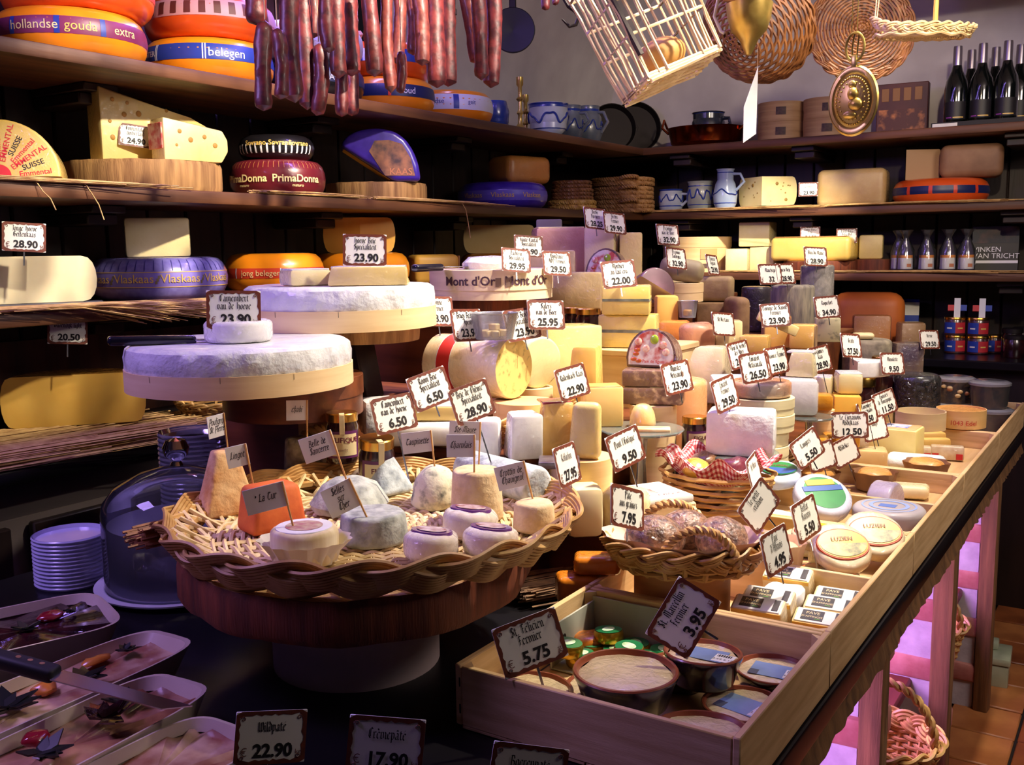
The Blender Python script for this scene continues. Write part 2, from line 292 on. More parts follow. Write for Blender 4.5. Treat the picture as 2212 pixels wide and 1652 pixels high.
wick = mat('natural wicker', (214, 172, 108), (176, 128, 70), rough=.5, scale=25, bump=.1, bscale=80)
wick_pale = mat('pale wicker', (236, 214, 168), (206, 176, 124), rough=.5, scale=25)
wick_brown = mat('brown wicker', (150, 100, 58), (104, 64, 36), rough=.5, scale=25)
gold_lid = mat('gold lid', (206, 160, 74), rough=.25, metal=1)
brass = mat('brass', (222, 196, 112), (186, 154, 78), rough=.32, metal=.75, scale=18)
copper = mat('copper', (196, 92, 44), (150, 62, 30), rough=.2, metal=1, scale=10)
iron = mat('dark iron', (40, 34, 34), rough=.5, metal=.6)
steel = mat('steel', (190, 190, 200), rough=.25, metal=1)
ink = mat('black ink', (22, 18, 20), rough=.6)
brown_ink = mat('brown ink', (122, 58, 36), (96, 44, 30), rough=.5, scale=90)
card_m = mat('enamel card', (238, 236, 226), rough=.35)
paper = mat('white paper', (236, 234, 230), (222, 220, 218), rough=.7, scale=20)
red_ink = mat('red print', (196, 40, 40), rough=.5)
gold_ink = mat('gold print', (226, 186, 96), rough=.4)
clear = glassmat('clear glass', op=.02)
film = glassmat('clear film', op=.05, rough=.08)
frost = glassmat('frosted plastic', (225, 225, 235), .15, .25)
# ------------------------------------------------------------------ room shell
XW, YB = -2.52, 4.82
S1, S2, S3 = 1.91, 1.607, 1.325
CT = .85                                              # display counter top
fl = shell('floor', MB().box(-2.6, 1.8, -1.2, 5.0, -.06, -.008), grout)
tm = [MB().rbox(-.096, .096, -.096, .096, -.01, .002, .004, 1).mesh('tile') for _ in range(2)]
for i in range(-4, 6):
    for j in range(8, 24):
        k = rnd.random() < .3
        o = ob('tile', tm[k], tile_m2 if k else tile_m, fl); o.location = (i*.2+.03, j*.2, rnd.uniform(-.002, .001))
wl = shell('wall_left', MB().box(XW-.14, XW-.02, -.2, YB+.1, 0, 1.94), dark_plank)
pl = MB().rbox(-.02, .0, -.068, .068, 0, 1.94, .005, 1).mesh('plank')
for j in range(36):
    o = ob('plank', pl, dark_plank, wl); o.location = (XW, -.1+j*.139, 0)
pl_hi = MB().rbox(-.02, .0, -.068, .068, 1.94, 2.62, .005, 1).mesh('plank'); pl_hi.materials.append(red_plank)
for j in range(22):
    o = ob('plank', pl_hi, red_plank, wl); o.location = (XW-.002, -.1+j*.139, 0)
wb = shell('wall_back', MB().box(XW-.1, 1.8, YB+.02, YB+.14, 0, 1.94), dark_plank)
plb = MB().rbox(-.068, .068, .0, .02, 0, 1.94, .005, 1).mesh('plank'); plb.materials.append(dark_plank)
for i in range(28):
    o = ob('plank', plb, dark_plank, wb); o.location = (XW+.07+i*.139, YB, 0)
def vault(i, j):                                      # plaster vault springing from the shelves
    a = j*pi/2*.92; return (XW + .95*(1-cos(a)), 2.93+(YB+.1-2.93)*i, 1.94+.95*sin(a))
shell('ceiling', MB().grid(vault, 6, 14).add([(XW+.9, -1.2, 2.86), (1.8, -1.2, 2.86), (1.8, YB+.1, 2.86), (XW+.9, YB+.1, 2.86)], [(0, 3, 2, 1)]), plaster)
shell('wall_back_plaster', MB().grid(lambda i, j: (XW-.1+4.4*i, YB+.02-.25*j*j, 1.94+1.0*j), 4, 8), plaster)
bm_ = MB().rbox(-.9, 1.8, -.08, .08, -.09, .09, .012, 2); shell('trim_1', bm_, dark_plank).location = (0, 4.25, 2.50)
shell('trim_2', MB().rbox(-.05, .05, -1.4, 1.4, -.05, .05, .01, 2), dark_plank).location = (-1.40, 1.9, 2.62)   # rail the sausages hang from
# led strips above the top shelf
for k, (y0, y1) in enumerate(((2.40, 2.62), (2.73, 2.765), (2.83, 2.86), (2.95, 3.03))):
    t = T('led_strip', 'white violet light strip above the top cheese shelf, piece %s' % ('beside the sausages', 'behind the sausages', 'behind the thin sausages', 'by the plaster vault')[k], 'light strip', (XW+.32, 0, 2.275), group='violet light strips')
    MB().rbox(-.02, .02, y0, y1, .006, .03, .004, 1).build('housing', steel, t); MB().rbox(-.015, .015, y0+.01, y1-.01, 0, .008, .003, 1).build('diffuser', mat('led glow', (186, 170, 255), emit=45), t)
# shelves along both walls
for nm, z in (('top', S1), ('middle', S2), ('lowest', S3)):
    t = T('wall_shelf', '%s dark wooden cheese shelf along the left wall' % nm, 'shelf', (0, 0, 0))
    MB().rbox(XW+.002, -2.09, -.2, YB-.35, z-.034, z, .006, 2).build('board', shelf_wood, t)
    for y in (.75, 1.62, 2.45, 3.2, 4.0):
        MB().rbox(XW+.01, -2.28, y-.05, y+.05, z-.055, z-.034, .003, 1).rbox(XW+.01, -2.31, y-.045, y+.045, z-.085, z-.055, .004, 1).build('bracket', dark_plank, t)
    t = T('wall_shelf', '%s dark wooden shelf along the back wall' % nm, 'shelf', (0, 0, 0))
    MB().rbox(XW+.01, 1.2, 4.385, YB-.002, z-.034, z, .006, 2).build('board', shelf_wood_x, t)
    for x in (-1.93, -1.35, -.5, .2):
        MB().rbox(x-.05, x+.05, 4.44, YB-.01, z-.055, z-.034, .003, 1).rbox(x-.045, x+.045, 4.47, YB-.01, z-.085, z-.055, .004, 1).build('bracket', dark_plank, t)
# back counter behind the display, black top, panelled doors
BC = .99
t = T('back_counter', 'wall counter with a black top and dark panelled cabinet doors', 'counter', (0, 0, 0))
MB().rbox(XW+.005, -2.04, -.2, YB-.01, BC-.035, BC, .006, 2).build('worktop', black_top, t)
MB().box(XW+.01, -2.09, -.2, YB-.01, 0, BC-.12).build('body', mat('cream carcass', (120, 108, 104), rough=.6), t)
MB().box(XW+.01, -2.10, -.2, YB-.01, BC-.12, BC-.036).build('frieze', mat('grey frieze', (80, 70, 72), rough=.6), t)
for k in range(6):
    y = .28+k*.47
    d = MB().rbox(-2.085, -2.062, y, y+.42, .12, BC-.13, .004, 1).build('door', dark_plank, t)
    MB().rbox(-2.066, -2.052, y+.07, y+.35, .22, BC-.21, .012, 2).build('door_panel', red_plank, d)
    MB().ball((-2.045, y+.04, .66), .012).build('knob', iron, d)
MB().box(XW+.005, XW+.02, .2, YB-.4, BC, S3-.1).build('splash_back', red_plank, t)
# ------------------------------------------------------------------ display counter
t = T('display_counter', 'display counter with black top on brick piers and rough timber posts', 'counter', (0, 0, 0))
MB().rbox(-1.78, -.336, -.4, 3.75, CT-.04, CT, .005, 2).build('counter_top', black_top, t)
ap = MB()
n = 90
for i in range(n):                                    # live-edge slab under the top
    y0, y1 = .3+i*3.42/n, .3+(i+1)*3.42/n
ap.grid(lambda a, b: (-.350-.008*sin(b*pi)+rnd.uniform(-.003, .003), .3+3.42*a, CT-.041-.062*b - (rnd.uniform(0, .006) if b > .9 else 0)), 160, 4)
ap.box(-.45, -.366, .3, 3.72, CT-.10, CT-.041).build('slab_edge', rough_timber, t)
for yy in (.55, 1.05, 1.6, 2.2, 2.8, 3.4): MB().rbox(-1.7, -.46, yy, yy+.1, CT-.1, CT-.041, .004, 1).build('joist', dark_plank, t)
MB().box(-1.74, -1.70, -.4, 3.7, 0, CT-.041).build('rear_panel', dark_plank, t)
MB().rbox(-1.70, -.455, .5, 3.7, .352, .38, .005, 1).build('lower_shelf', maroon, t)
PIERS = (1.02, 1.77, 2.49, 3.25)
bk = [MB().rbox(-.1, .1, -.055, .055, 0, .062, .012, 2).jitter(.004, 25, k).mesh('brick') for k in range(5)]
for y in PIERS:
    p = MB().box(-1.25, -.413, y+.012, y+.10, 0, .745).build('pier', mortar_m, t)
    lump = MB()
    for r in range(10):
        off = .05 if r % 2 else -.06
        for c in range(4):
            o = ob('brick', bk[(r*3+c) % 5], brick_m, p); o.location = (-.522+off-c*.215, y+.058+rnd.uniform(-.004, .004), .008+r*.0745); o.rotation_euler = (rnd.uniform(-.03, .03), rnd.uniform(-.02, .02), 0)
    MB().prism([(-.412, y-.004), (-.366, y-.010), (-.362, y+.03), (-.368, y+.05), (-.412, y+.05)], 0, .752, .008, 2).jitter(.006, 18, y).build('post', rough_timber, t)
# pink strip lamps hidden under the counter light the niches
for k, y in enumerate((1.40, 2.08, 2.74)):
    o = area('niche_lamp', (-.80, y, CT-.11), (-.70, y+.3, .5), 11, .5, .05, (.74, .36, 1.0))
    s = T('niche_lamp_tube', 'pink violet lamp tube under the counter, %s niche' % ('first', 'second', 'third')[k], 'lamp', (-.80, y, CT-.105), group='lamp tubes under the counter')
    MB().rbox(-.25, .25, -.03, .03, .0, .012, .004, 1).build('housing', steel, s); MB().rbox(-.24, .24, -.02, .02, -.008, .001, .003, 1).build('diffuser', mat('pink glow', (200, 120, 255), emit=3), s)
# ------------------------------------------------------------------ builders
def gprof(R, H, fl=.74, n=8):                         # bulging wheel, axis to axis
    P = [(0, 0), (R*fl, 0)]
    for i in range(1, n):
        a = -pi/2+pi*i/n; c = cos(a)**.8; P.append((R*fl+R*(1-fl)*c, H/2+H/2*sin(a)))
    return P+[(R*fl, H), (0, H)]
def cprof(R, H, r=.006, n=3, top=1.0):                # straight sided with rounded edges
    P = [(0, 0)]
    for i in range(n+1): a = pi/2*i/n; P.append((R-r+r*sin(a), r-r*cos(a)))
    for i in range(n+1): a = pi/2*i/n; P.append((R*top-r+r*cos(a), H-r+r*sin(a)))
    return P+[(0, H)]
def dprof(R, H, n=9, p=1.0):                          # dome
    return [(0, 0), (R*.93, 0)]+[(R*cos(pi/2*i/n)**p, H*.06+H*.94*sin(pi/2*i/n)) for i in range(n)]+[(0, H)]
def rad_at(prof, z):
    for (r0, z0), (r1, z1) in zip(prof, prof[1:]):
        if z0 <= z <= z1 and z1 > z0: return r0+(r1-r0)*(z-z0)/(z1-z0)
    return max(r for r, _ in prof)
def band_part(t, prof, z0, z1, m, out=.0008, a0=0, a1=2*pi, name='band', n=48):
    k = 5; P = [(rad_at(prof, z0+(z1-z0)*i/k)+out, z0+(z1-z0)*i/k) for i in range(k+1)]
    return MB().lathe(P, n, a0, a1).build(name, m, t)
def wheel(name, label, loc, R, H, m, prof='g', rz=0, band=None, texts=(), group=None, cat='cheese', jit=0, rx=0, ry=0, fl=.74, r=.006, n=44, stripes=None, disc=None):
    t = T(name, label, cat, loc, rz, group, rx, ry); P = gprof(R, H, fl) if prof == 'g' else cprof(R, H, r)
    b = MB().lathe(P, n)
    if jit: b.jitter(jit, 22, R*100)
    b.build('rind', m, t)
    if band: band_part(t, P, band[1], band[2], band[0])
    if stripes:                                        # (material, angles, width, z0, z1)
        sm, angs, wd, z0, z1 = stripes
        for a in angs: band_part(t, P, z0, z1, sm, .0012, a-wd/2, a+wd/2, 'stripe', 3)
    for s, m2, size, a, z, bold in texts: bend_text(bmesh_text(s, bold), size, rad_at(P, z+size*.3), a, z, t, m2, .0018)
    if disc:
        for k, (m3, r3) in enumerate(disc): MB().lathe([(0, H+.0006*(k+1)), (r3, H+.0006*(k+1))], 28).build('top_label', m3, t)
    return t
def sector(name, label, loc, R, H, a0, a1, rind, paste, prof='g', rz=0, group=None, cat='cheese', rx=0, ry=0, fl=.74, r=.006, ctr=True, n=24, jit=0):
    t = T(name, label, cat, loc, rz, group, rx, ry); P = gprof(R, H, fl) if prof == 'g' else cprof(R, H, r)
    am = (a0+a1)/2; d = R*.5 if ctr else 0; Mx = Matrix.Translation((-d*cos(am), -d*sin(am), 0))
    b = MB().lathe(P, n, a0, a1, M=Mx)
    if jit: b.jitter(jit, 22, R*100)
    b.build('rind', rind, t)
    c = MB().cut(P, a0, False, Mx).cut(P, a1, True, Mx); c.build('cut_face', paste, t, None); return t
def block(name, label, loc, sx, sy, sz, m, rz=0, r=.006, rinds=None, rind=None, group=None, cat='cheese', rx=0, ry=0, jit=0, top=None, seg=2):
    t = T(name, label, cat, loc, rz, group, rx, ry); b = MB()
    if top: b.prism([(-sx/2, -sy/2), (sx/2, -sy/2), (sx/2, sy/2), (-sx/2, sy/2)], 0, sz, r, seg, top=[(p[0], p[1]) for p in top])
    else: b.rbox(-sx/2, sx/2, -sy/2, sy/2, 0, sz, r, seg)
    if jit: b.jitter(jit, 25, sx*50)
    b.build('paste', m, t)
    for q in (rinds or ''):
        e = .0016; k = .9; bb = {'t': (-sx/2*k, sx/2*k, -sy/2*k, sy/2*k, sz-.003, sz+e), 'b': (-sx/2*k, sx/2*k, -sy/2*k, sy/2*k, -e*.3, .004), 'l': (-sx/2-e, -sx/2+.003, -sy/2*k, sy/2*k, sz*.05, sz*.95),
              'r': (sx/2-.003, sx/2+e, -sy/2*k, sy/2*k, sz*.05, sz*.95), 'k': (-sx/2*k, sx/2*k, sy/2-.003, sy/2+e, sz*.05, sz*.95), 'f': (-sx/2*k, sx/2*k, -sy/2-e, -sy/2+.003, sz*.05, sz*.95)}[q]
        MB().rbox(*bb, .0012, 1).build('rind', rind, t)
    return t
def wedge(name, label, loc, R, ang, H, m, rind, rz=0, group=None, cat='cheese', rx=0, ry=0, r=.004, prof='c', fl=.74):
    return sector(name, label, loc, R, H, -ang/2-pi/2, ang/2-pi/2, rind, m, prof, rz, group, cat, rx, ry, fl, r, True, max(6, int(ang*8)))
def stump(name, label, loc, R, H, dark=False, sy=1, rz=0, group='log slices used as cheese stands'):
    t = T(name, label, 'wooden stand', loc, rz, group)
    wob = lambda a, z: 1+.025*sin(3*a+R*40)+.012*sin(11*a)
    b = MB().lathe([(0, 0), (R*.985, 0), (R, H*.15), (R, H*.85), (R*.985, H)], 60, wob=wob, sy=sy); b.jitter(.002, 60); b.build('bark_edge', bark_dark if dark else bark_side, t)
    MB().lathe([(R*.985, H), (0, H+.0005)], 60, wob=wob, sy=sy).build('sawn_face', log_top, t); return t
def rbx(name, label, loc, R, H, m=None, group='round chipwood cheese boxes', staples=(), lid=True, rz=0, cat='box', lidk=.5):
    m = m or chip; t = T(name, label, cat, loc, rz, group)
    MB().lathe([(0, 0), (R*.985, 0), (R*.985, H*(1-lidk) if lid else H), (R*.95, H*(1-lidk) if lid else H)] + ([] if lid else [(R*.95, .004), (0, .004)]), 44).build('box_side', m, t)
    if lid: MB().lathe([(R*.985, H*(1-lidk)), (R, H*(1-lidk)), (R, H-.001), (R-.001, H), (0, H)], 44).build('lid', m, t)
    for a in staples: band_part(t, [(R, 0), (R, H)], H*.66, H*.98, ink, .0006, a, a+.004, 'staple', 1)
    return t
def strawmat(name, label, p0, p1, wid, n, z=0, th=.008, group=None, droop=0, m=None, r=.0013, seed=1):
    """reeds laid side by side from p0 to p1 (their length), spread over wid sideways"""
    g = random.Random(seed); p0 = Vector(p0); p1 = Vector(p1); d = (p1-p0); L_ = d.length; d.normalize(); sd = Vector((0, 0, 1)).cross(d).normalized(); b = MB()
    for i in range(n):
        o = sd*g.uniform(-wid/2, wid/2) + Vector((0, 0, g.uniform(0, th)+r)); a = g.uniform(-.04, .12)*L_; e = L_*g.uniform(.55, 1.06); yaw = g.gauss(0, .035)
        q = (d + sd*yaw).normalized(); A = p0+o+d*a; C = A+q*e
        b.tube([A, (A+C)/2+Vector((0, 0, g.uniform(0, .002))), C-Vector((0, 0, droop*g.random()))], r*g.uniform(.7, 1.3), 4)
    o = b.build(name, m or straw_m, None, None, 'stuff'); return tag(o, label, 'straw mat', group)
def ring(mb, R, z, r, n=80, amp=0, k=0, ph=0, sx=1, sy=1, a0=0, a1=2*pi, vert=0):
    full = abs(a1-a0-2*pi) < 1e-6; pts = []
    for i in range(n if full else n+1):
        a = a0+(a1-a0)*i/n; q = R+(amp*sin(k*a+ph) if amp else 0); pts.append((q*cos(a)*sx, q*sin(a)*sy, z+vert*sin(k*a+ph)))
    mb.tube(pts, r, 5, closed=full)
def braid(mb, R, z, A=.012, B=.006, m=7, rods=4, rr=.003, tau=55, strands=3, sx=1, sy=1, n=150, zfun=None):
    ct, s_ = cos(radians(tau)), sin(radians(tau))
    for s in range(strands):
        for q in range(rods):
            e = (q-(rods-1)/2)*rr*1.9; pts = []
            for i in range(n):
                th = 2*pi*i/n; ph = m*th+2*pi*s/strands; sl = A*m*cos(ph)/R; ca = 1/sqrt(1+sl*sl); w_ = A*sin(ph)+e*ca; a = th-e*sl*ca/R; dd = B*sin(2*ph)
                rr_ = R + w_*ct + dd*s_; pts.append((rr_*cos(a)*sx, rr_*sin(a)*sy, z + w_*s_ - dd*ct + (zfun(a) if zfun else 0)))
            mb.tube(pts, rr, 5, closed=True)
def rope_pts(path, r, tw, ph, n):                      # strand twisted round a path
    out = []
    for i in range(n):
        f = i/(n-1); k = f*(len(path)-1); j = min(int(k), len(path)-2); P = Vector(path[j]).lerp(Vector(path[j+1]), k-j); tg = (Vector(path[j+1])-Vector(path[j])).normalized()
        u = tg.cross(Vector((.3, .2, 1))).normalized(); v = tg.cross(u); a = tw*2*pi*f+ph; out.append(P+u*(r*cos(a))+v*(r*sin(a)))
    return out
def handle(t, path, r=.004, tw=8, m=None, strands=2, name='handle'):
    b = MB()
    for s in range(strands): b.tube(rope_pts(path, r*.9, tw, 2*pi*s/strands, 60), r, 6)
    return b.build(name, m or wick, t)
def arc(p0, p1, h, n=14, out=Vector((0, 0, 0))):
    p0 = Vector(p0); p1 = Vector(p1); return [p0.lerp(p1, .5-.5*cos(pi*i/n)) + Vector((0, 0, h*sin(pi*i/n))) + out*sin(pi*i/n) for i in range(n+1)]
def basket(name, label, loc, R, H, flare=1.12, m=None, rows=8, stakes=28, rr=.003, rim=None, rz=0, sx=1, sy=1, group=None, base=True, rx=0, ry=0, cat='basket', lattice=False):
    m = m or wick; t = T(name, label, cat, loc, rz, group, rx, ry)
    if base:
        b = MB(); k = max(5, int(R/(rr*2.6)))
        for j in range(1, k+1): ring(b, R*j/k, rr, rr, 72, 0, stakes/2, j*pi, sx, sy, vert=rr*.9)
        for j in range(stakes): a = 2*pi*j/stakes; b.tube([(.01*cos(a), .01*sin(a), rr), (R*cos(a)*sx, R*sin(a)*sy, rr)], rr*1.1, 4)
        b.build('woven_base', m, t, 60, 'stuff')
    b = MB()
    for j in range(rows):
        f = (j+.5)/rows; ring(b, R*(1+(flare-1)*f), H*f, rr, 84, rr*.9, stakes/2, j*pi, sx, sy)
    if rows: b.build('woven_side', m, t, 60, 'stuff')
    for j in range(stakes if not lattice else 0):
        pass
    b = MB()
    for j in range(stakes):
        a = 2*pi*(j+.5)/stakes; d = (.16 if lattice else 0)
        b.tube([(R*cos(a-d)*sx, R*sin(a-d)*sy, 0), (R*flare*cos(a+d)*sx, R*flare*sin(a+d)*sy, H)], rr*1.2, 5)
        if lattice: b.tube([(R*.97*cos(a+d)*sx, R*.97*sin(a+d)*sy, 0), (R*flare*.98*cos(a-d)*sx, R*flare*.98*sin(a-d)*sy, H)], rr*1.2, 5)
    b.build('stakes', m, t, 60, 'stuff')
    if rim: b = MB(); braid(b, R*flare, H, sx=sx, sy=sy, **rim); b.build('braided_rim', m, t, 60, 'stuff')
    return t
# price cards ------------------------------------------------------
CW, CH = .086, .063
_b = MB(); nn = 44
def _wav(k, n): return .0048+.0022*abs(sin(k*pi/n*3))+.0012*sin(k*2.1)
inner = []; outer = []
for k in range(nn):
    a = 2*pi*k/nn; c, s_ = cos(a), sin(a); q = 1/max(abs(c)/(CW/2), abs(s_)/(CH/2)); x, y = c*q, s_*q
    outer.append((x, y, 0)); w2 = .0030+.0026*abs(sin(k*1.9)); inner.append((x*(1-w2/(CW/2)*1.1), y*(1-w2/(CH/2)*1.1), 0))
_b.add(outer+inner, [(k, (k+1) % nn, nn+(k+1) % nn, nn+k) for k in range(nn)])
CARD_BORDER = _b.mesh('border', None)
CARD_BASE = MB().rbox(-CW/2, CW/2, -CH/2, CH/2, -.0018, 0, .0008, 1).mesh('card')
_b = MB()
for sx_ in (-1, 1):
    for sy_ in (-1, 1):
        cx_, cy_ = sx_*(CW/2-.009), sy_*(CH/2-.009); _b.tube([(cx_+.0035*(1-.1*i)*cos(i*.9)*sx_, cy_+.0035*(1-.1*i)*sin(i*.9)*sy_, .0002) for i in range(9)], .0005, 4)
CARD_SCROLL = _b.mesh('scrollwork', None)
PIN = MB().rbox(-.0016, .0016, -.0025, -.0015, 0, 1, .0002, 1).mesh('pin')
def card(u, v, D, where, lines, price, yaw=0, roll=0, lean=8, s=1.0, unit='kg', pin=.035, cat='price card', euro=True, name='price_card'):
    p = atD(u, v, D); t = T(name, where, cat, p, 0, 'printed price cards')
    t.matrix_world = Matrix.Translation(p) @ Matrix.Rotation(face(p)+radians(yaw), 4, 'Z') @ Matrix.Rotation(radians(-lean), 4, 'X') @ Matrix.Rotation(radians(roll), 4, 'Y') @ Matrix.Scale(s, 4)
    ob('card', CARD_BASE, card_m, t, M=FRONT); ob('border', CARD_BORDER, brown_ink, t, M=FRONT @ Matrix.Translation((0, 0, .0004)))
    ob('scrollwork', CARD_SCROLL, brown_ink, t, 'stuff', M=FRONT @ Matrix.Translation((0, 0, .0004)))
    n = len(lines); y = .0135 if n > 1 else .007
    for l in lines:
        me, wd = nib_text(l); sz = min(.0020, .071/max(wd, 1)); put_text(me, t, ink, sz, .001, y, .0007, FRONT); y -= .0128
    if price: put_text(bmesh_text(price, .035), t, ink, .0215, .003, -.0225, .0007, FRONT, 'price')
    if euro: put_text(bmesh_text('€', -.01), t, brown_ink, .014, -.0315, -.021, .0007, FRONT, 'euro_sign')
    if unit: put_text(bmesh_text(unit), t, brown_ink, .008, .034, -.0205, .0007, FRONT, 'unit')
    if pin: ob('pin', PIN, steel, t, M=Matrix.Translation((0, .0035, -CH/2-pin)) @ Matrix.Diagonal((1, 1, pin+CH*.4, 1)))
    return t
STICK = MB().tube([(0, 0, 0), (0, 0, 1)], .0014, 6).mesh('stick')
def flag(u, v, D, label, lines, stick, yaw=0, roll=0, w=.05, h=.036, left=True, size=.0011):
    """handwritten paper flag; u,v its centre; the stick runs down its right (or left) edge"""
    p = atD(u, v, D); t = T('paper_flag', label, 'label flag', p, 0, 'handwritten paper flags')
    t.matrix_world = Matrix.Translation(p) @ Matrix.Rotation(face(p)+radians(yaw), 4, 'Z') @ Matrix.Rotation(radians(roll), 4, 'Y')
    MB().rbox(-w/2, w/2, -.0005, .0005, -h/2, h/2, .0003, 1).build('flag', mat('flag paper', (226, 222, 222), (214, 210, 212), rough=.7), t)
    x = (w/2-.002)*(1 if left else -1)
    ob('stick', STICK, mat('cocktail stick', (206, 156, 92), rough=.6), t, M=Matrix.Translation((x, -.0012, -h/2-stick)) @ Matrix.Diagonal((1, 1, stick+h, 1)))
    y = .0 + (.0055*(len(lines)-1)) - .003
    for l in lines:
        me, wd = nib_text(l, .46, 0, .28, .25); sz = min(size*1.6, w*.82/max(wd, 1)); put_text(me, t, ink, sz, -.001, y, .0008, FRONT); y -= .0115
    return t
# jars -------------------------------------------------------------
jam = mat('dark fig jam', (52, 16, 18), (30, 9, 12), rough=.25, scale=40, coat=1)
lab_cream = mat('cream label', (226, 206, 160), rough=.5); lab_violet = mat('violet label edge', (96, 34, 92), rough=.5)
def jar(label, loc, R=.03, H=.075, rz=0, content=None, text='FIGUE', lidm=None, strip=True, tint=None, group='small preserve jars', rx=0):
    t = T('preserve_jar', label, 'jar', loc, rz, group, rx)
    P = [(0, 0), (R*.9, 0), (R, H*.06), (R, H*.72), (R*.9, H*.80), (R*.9, H*.86), (0, H*.86)]
    MB().lathe(P, 28).build('glass_body', content or jam, t)
    L_ = MB().lathe([(R*.93, H*.83), (R*.98, H*.83), (R*.98, H*.98), (R*.92, H), (R*.8, H*.995), (0, H*.985)], 28).build('lid', lidm or gold_lid, t)
    MB().lathe([(R*.55, H*.988), (R*.57, H*.992), (R*.62, H*.99)], 28).build('lid_ring', lidm or gold_lid, L_)
    if text:
        lb = band_part(t, P, H*.12, H*.66, tint or lab_violet, .0006, -pi*.86, -pi*.14, 'label', 14); band_part(t, P, H*.17, H*.60, lab_cream, .001, -pi*.8, -pi*.2, 'label_panel', 14)
        bend_text(bmesh_text(text, .02), R*.42, R, -pi/2, H*.44, t, mat('plum print', (110, 30, 50)), .0016)
        bend_text(bmesh_text('confit', 0), R*.26, R, -pi/2, H*.26, t, mat('plum print', (110, 30, 50)), .0016)
    if strip: MB().rbox(-R*.16, R*.16, -R*1.0-.0012, -R*.98, H*.6, H*.98, .0004, 1).rbox(-R*.16, R*.16, -R*.99, -R*.4, H*.985, H*1.0, .0004, 1).build('seal_strip', lab_cream, t)
    return t
# sausages ---------------------------------------------------------
salami = mat('dried sausage skin', (118, 40, 40), (70, 22, 26), rough=.5, scale=55, bump=.6, bscale=70, lo=.38, hi=.62, coat=.15)
salami2 = mat('pale dried sausage skin', (134, 60, 50), (88, 32, 32), rough=.5, scale=50, bump=.6, bscale=70, coat=.15)
def sausage(u, v0, v1, D, wpx, label, bend=0.0, lean=0, m=None, red=False):
    """hangs from pixel row v0 down to v1 (v0 may lie above the frame)"""
    top = atD(u, v0, D); bot = atD(u+lean, v1, D); t = T('dried_sausage', label, 'sausage', top, 0, 'dried sausages on the rail'); r = wpx*.60*D/F
    L_ = bot-top; sd = RT*(bend*wpx*D/F); pts = []; rs = []; n = 22
    for i in range(n+1):
        f = i/n; pts.append(L_*f + sd*sin(pi*f)); e = min(1, f*L_.length/(r*1.3)); g = min(1, (1-f)*L_.length/(r*.95)); k = max(.06, min(sqrt(max(0, 1-(1-e)**2)), sqrt(max(0, 1-(1-g)**2))))
        rs.append(r*k*(1+.06*sin(7*f+u)))
    MB().tube(pts, rs, 12).jitter(.0022, 55, u).build('sausage', m or salami, t)
    MB().tube([(0, 0, .002), (0, 0, max(.02, 2.60-top.z))], .0012, 5).build('string', mat('butcher string', (180, 150, 120)), t)
    return t
def patch(mb, R, a0, a1, z0, z1, n=8): return mb.lathe([(R, z0), (R, z1)], n, a0, a1)
# ------------------------------------------------------------------ cheese materials
wax_or = mat('orange wax', (240, 148, 30), (232, 132, 22), rough=.3, scale=8, coat=.5)
wax_red = mat('red orange wax', (226, 92, 30), (214, 78, 26), rough=.3, scale=8, coat=.5)
wax_black = mat('black wax', (20, 18, 22), rough=.3, coat=.4)
wax_maroon = mat('maroon wax', (110, 30, 40), (96, 24, 34), rough=.3, coat=.5)
wax_purple = mat('violet wax', (92, 82, 170), (78, 66, 150), rough=.3, scale=30, coat=.5)
wax_violet = mat('deep violet wax', (74, 50, 176), (60, 38, 150), rough=.3, scale=30, coat=.6)
band_blue = mat('blue band', (36, 56, 150), rough=.4); band_dblue = mat('dark blue band', (26, 34, 84), rough=.4); band_red = mat('red band', (206, 62, 40), rough=.4)
band_white = mat('pale blue band', (214, 214, 236), rough=.4); band_plum = mat('plum band', (120, 40, 84), rough=.4); band_violet = mat('violet band', (104, 90, 190), rough=.4)
p_yel = mat('yellow paste', (230, 204, 130), (222, 192, 114), rough=.45, scale=10, sss=.2)
p_cream = mat('cream paste', (240, 226, 178), (232, 214, 160), rough=.5, scale=10, sss=.2)
p_gold = mat('golden paste', (236, 184, 80), (226, 170, 66), rough=.45, scale=10, sss=.2)
p_white = mat('white goat paste', (232, 224, 200), (222, 212, 186), rough=.55, scale=8, sss=.2)
p_pale = mat('pale yellow paste', (236, 218, 156), (228, 206, 138), rough=.4, scale=10, sss=.2)
w_yel = mat('wrapped yellow paste', (230, 206, 134), (220, 192, 116), rough=.45, scale=10, wrap=.6)
w_cream = mat('wrapped cream paste', (238, 222, 170), (226, 208, 152), rough=.5, scale=10, wrap=.6)
w_pale = mat('wrapped pale paste', (238, 224, 170), (230, 212, 150), rough=.45, scale=10, wrap=.5)
w_gold = mat('wrapped golden paste', (230, 186, 102), (218, 168, 82), rough=.45, scale=10, wrap=.5)
w_orange = mat('wrapped orange paste', (234, 150, 60), (222, 134, 48), rough=.45, scale=10, wrap=.5)
w_white = mat('wrapped white rind', (236, 234, 230), (216, 212, 210), rough=.6, scale=25, wrap=.7, bump=.3)
hole_m = mat('cheese hole', (176, 130, 56), rough=.6)
def holes(t, pts, M=None, m=None):
    for x, y, z, r in pts: MB().ball((0, 0, 0), r, 10, 6, (1, .25, 1), Matrix.Translation((x, y, z))).build('hole', m or hole_m, t)
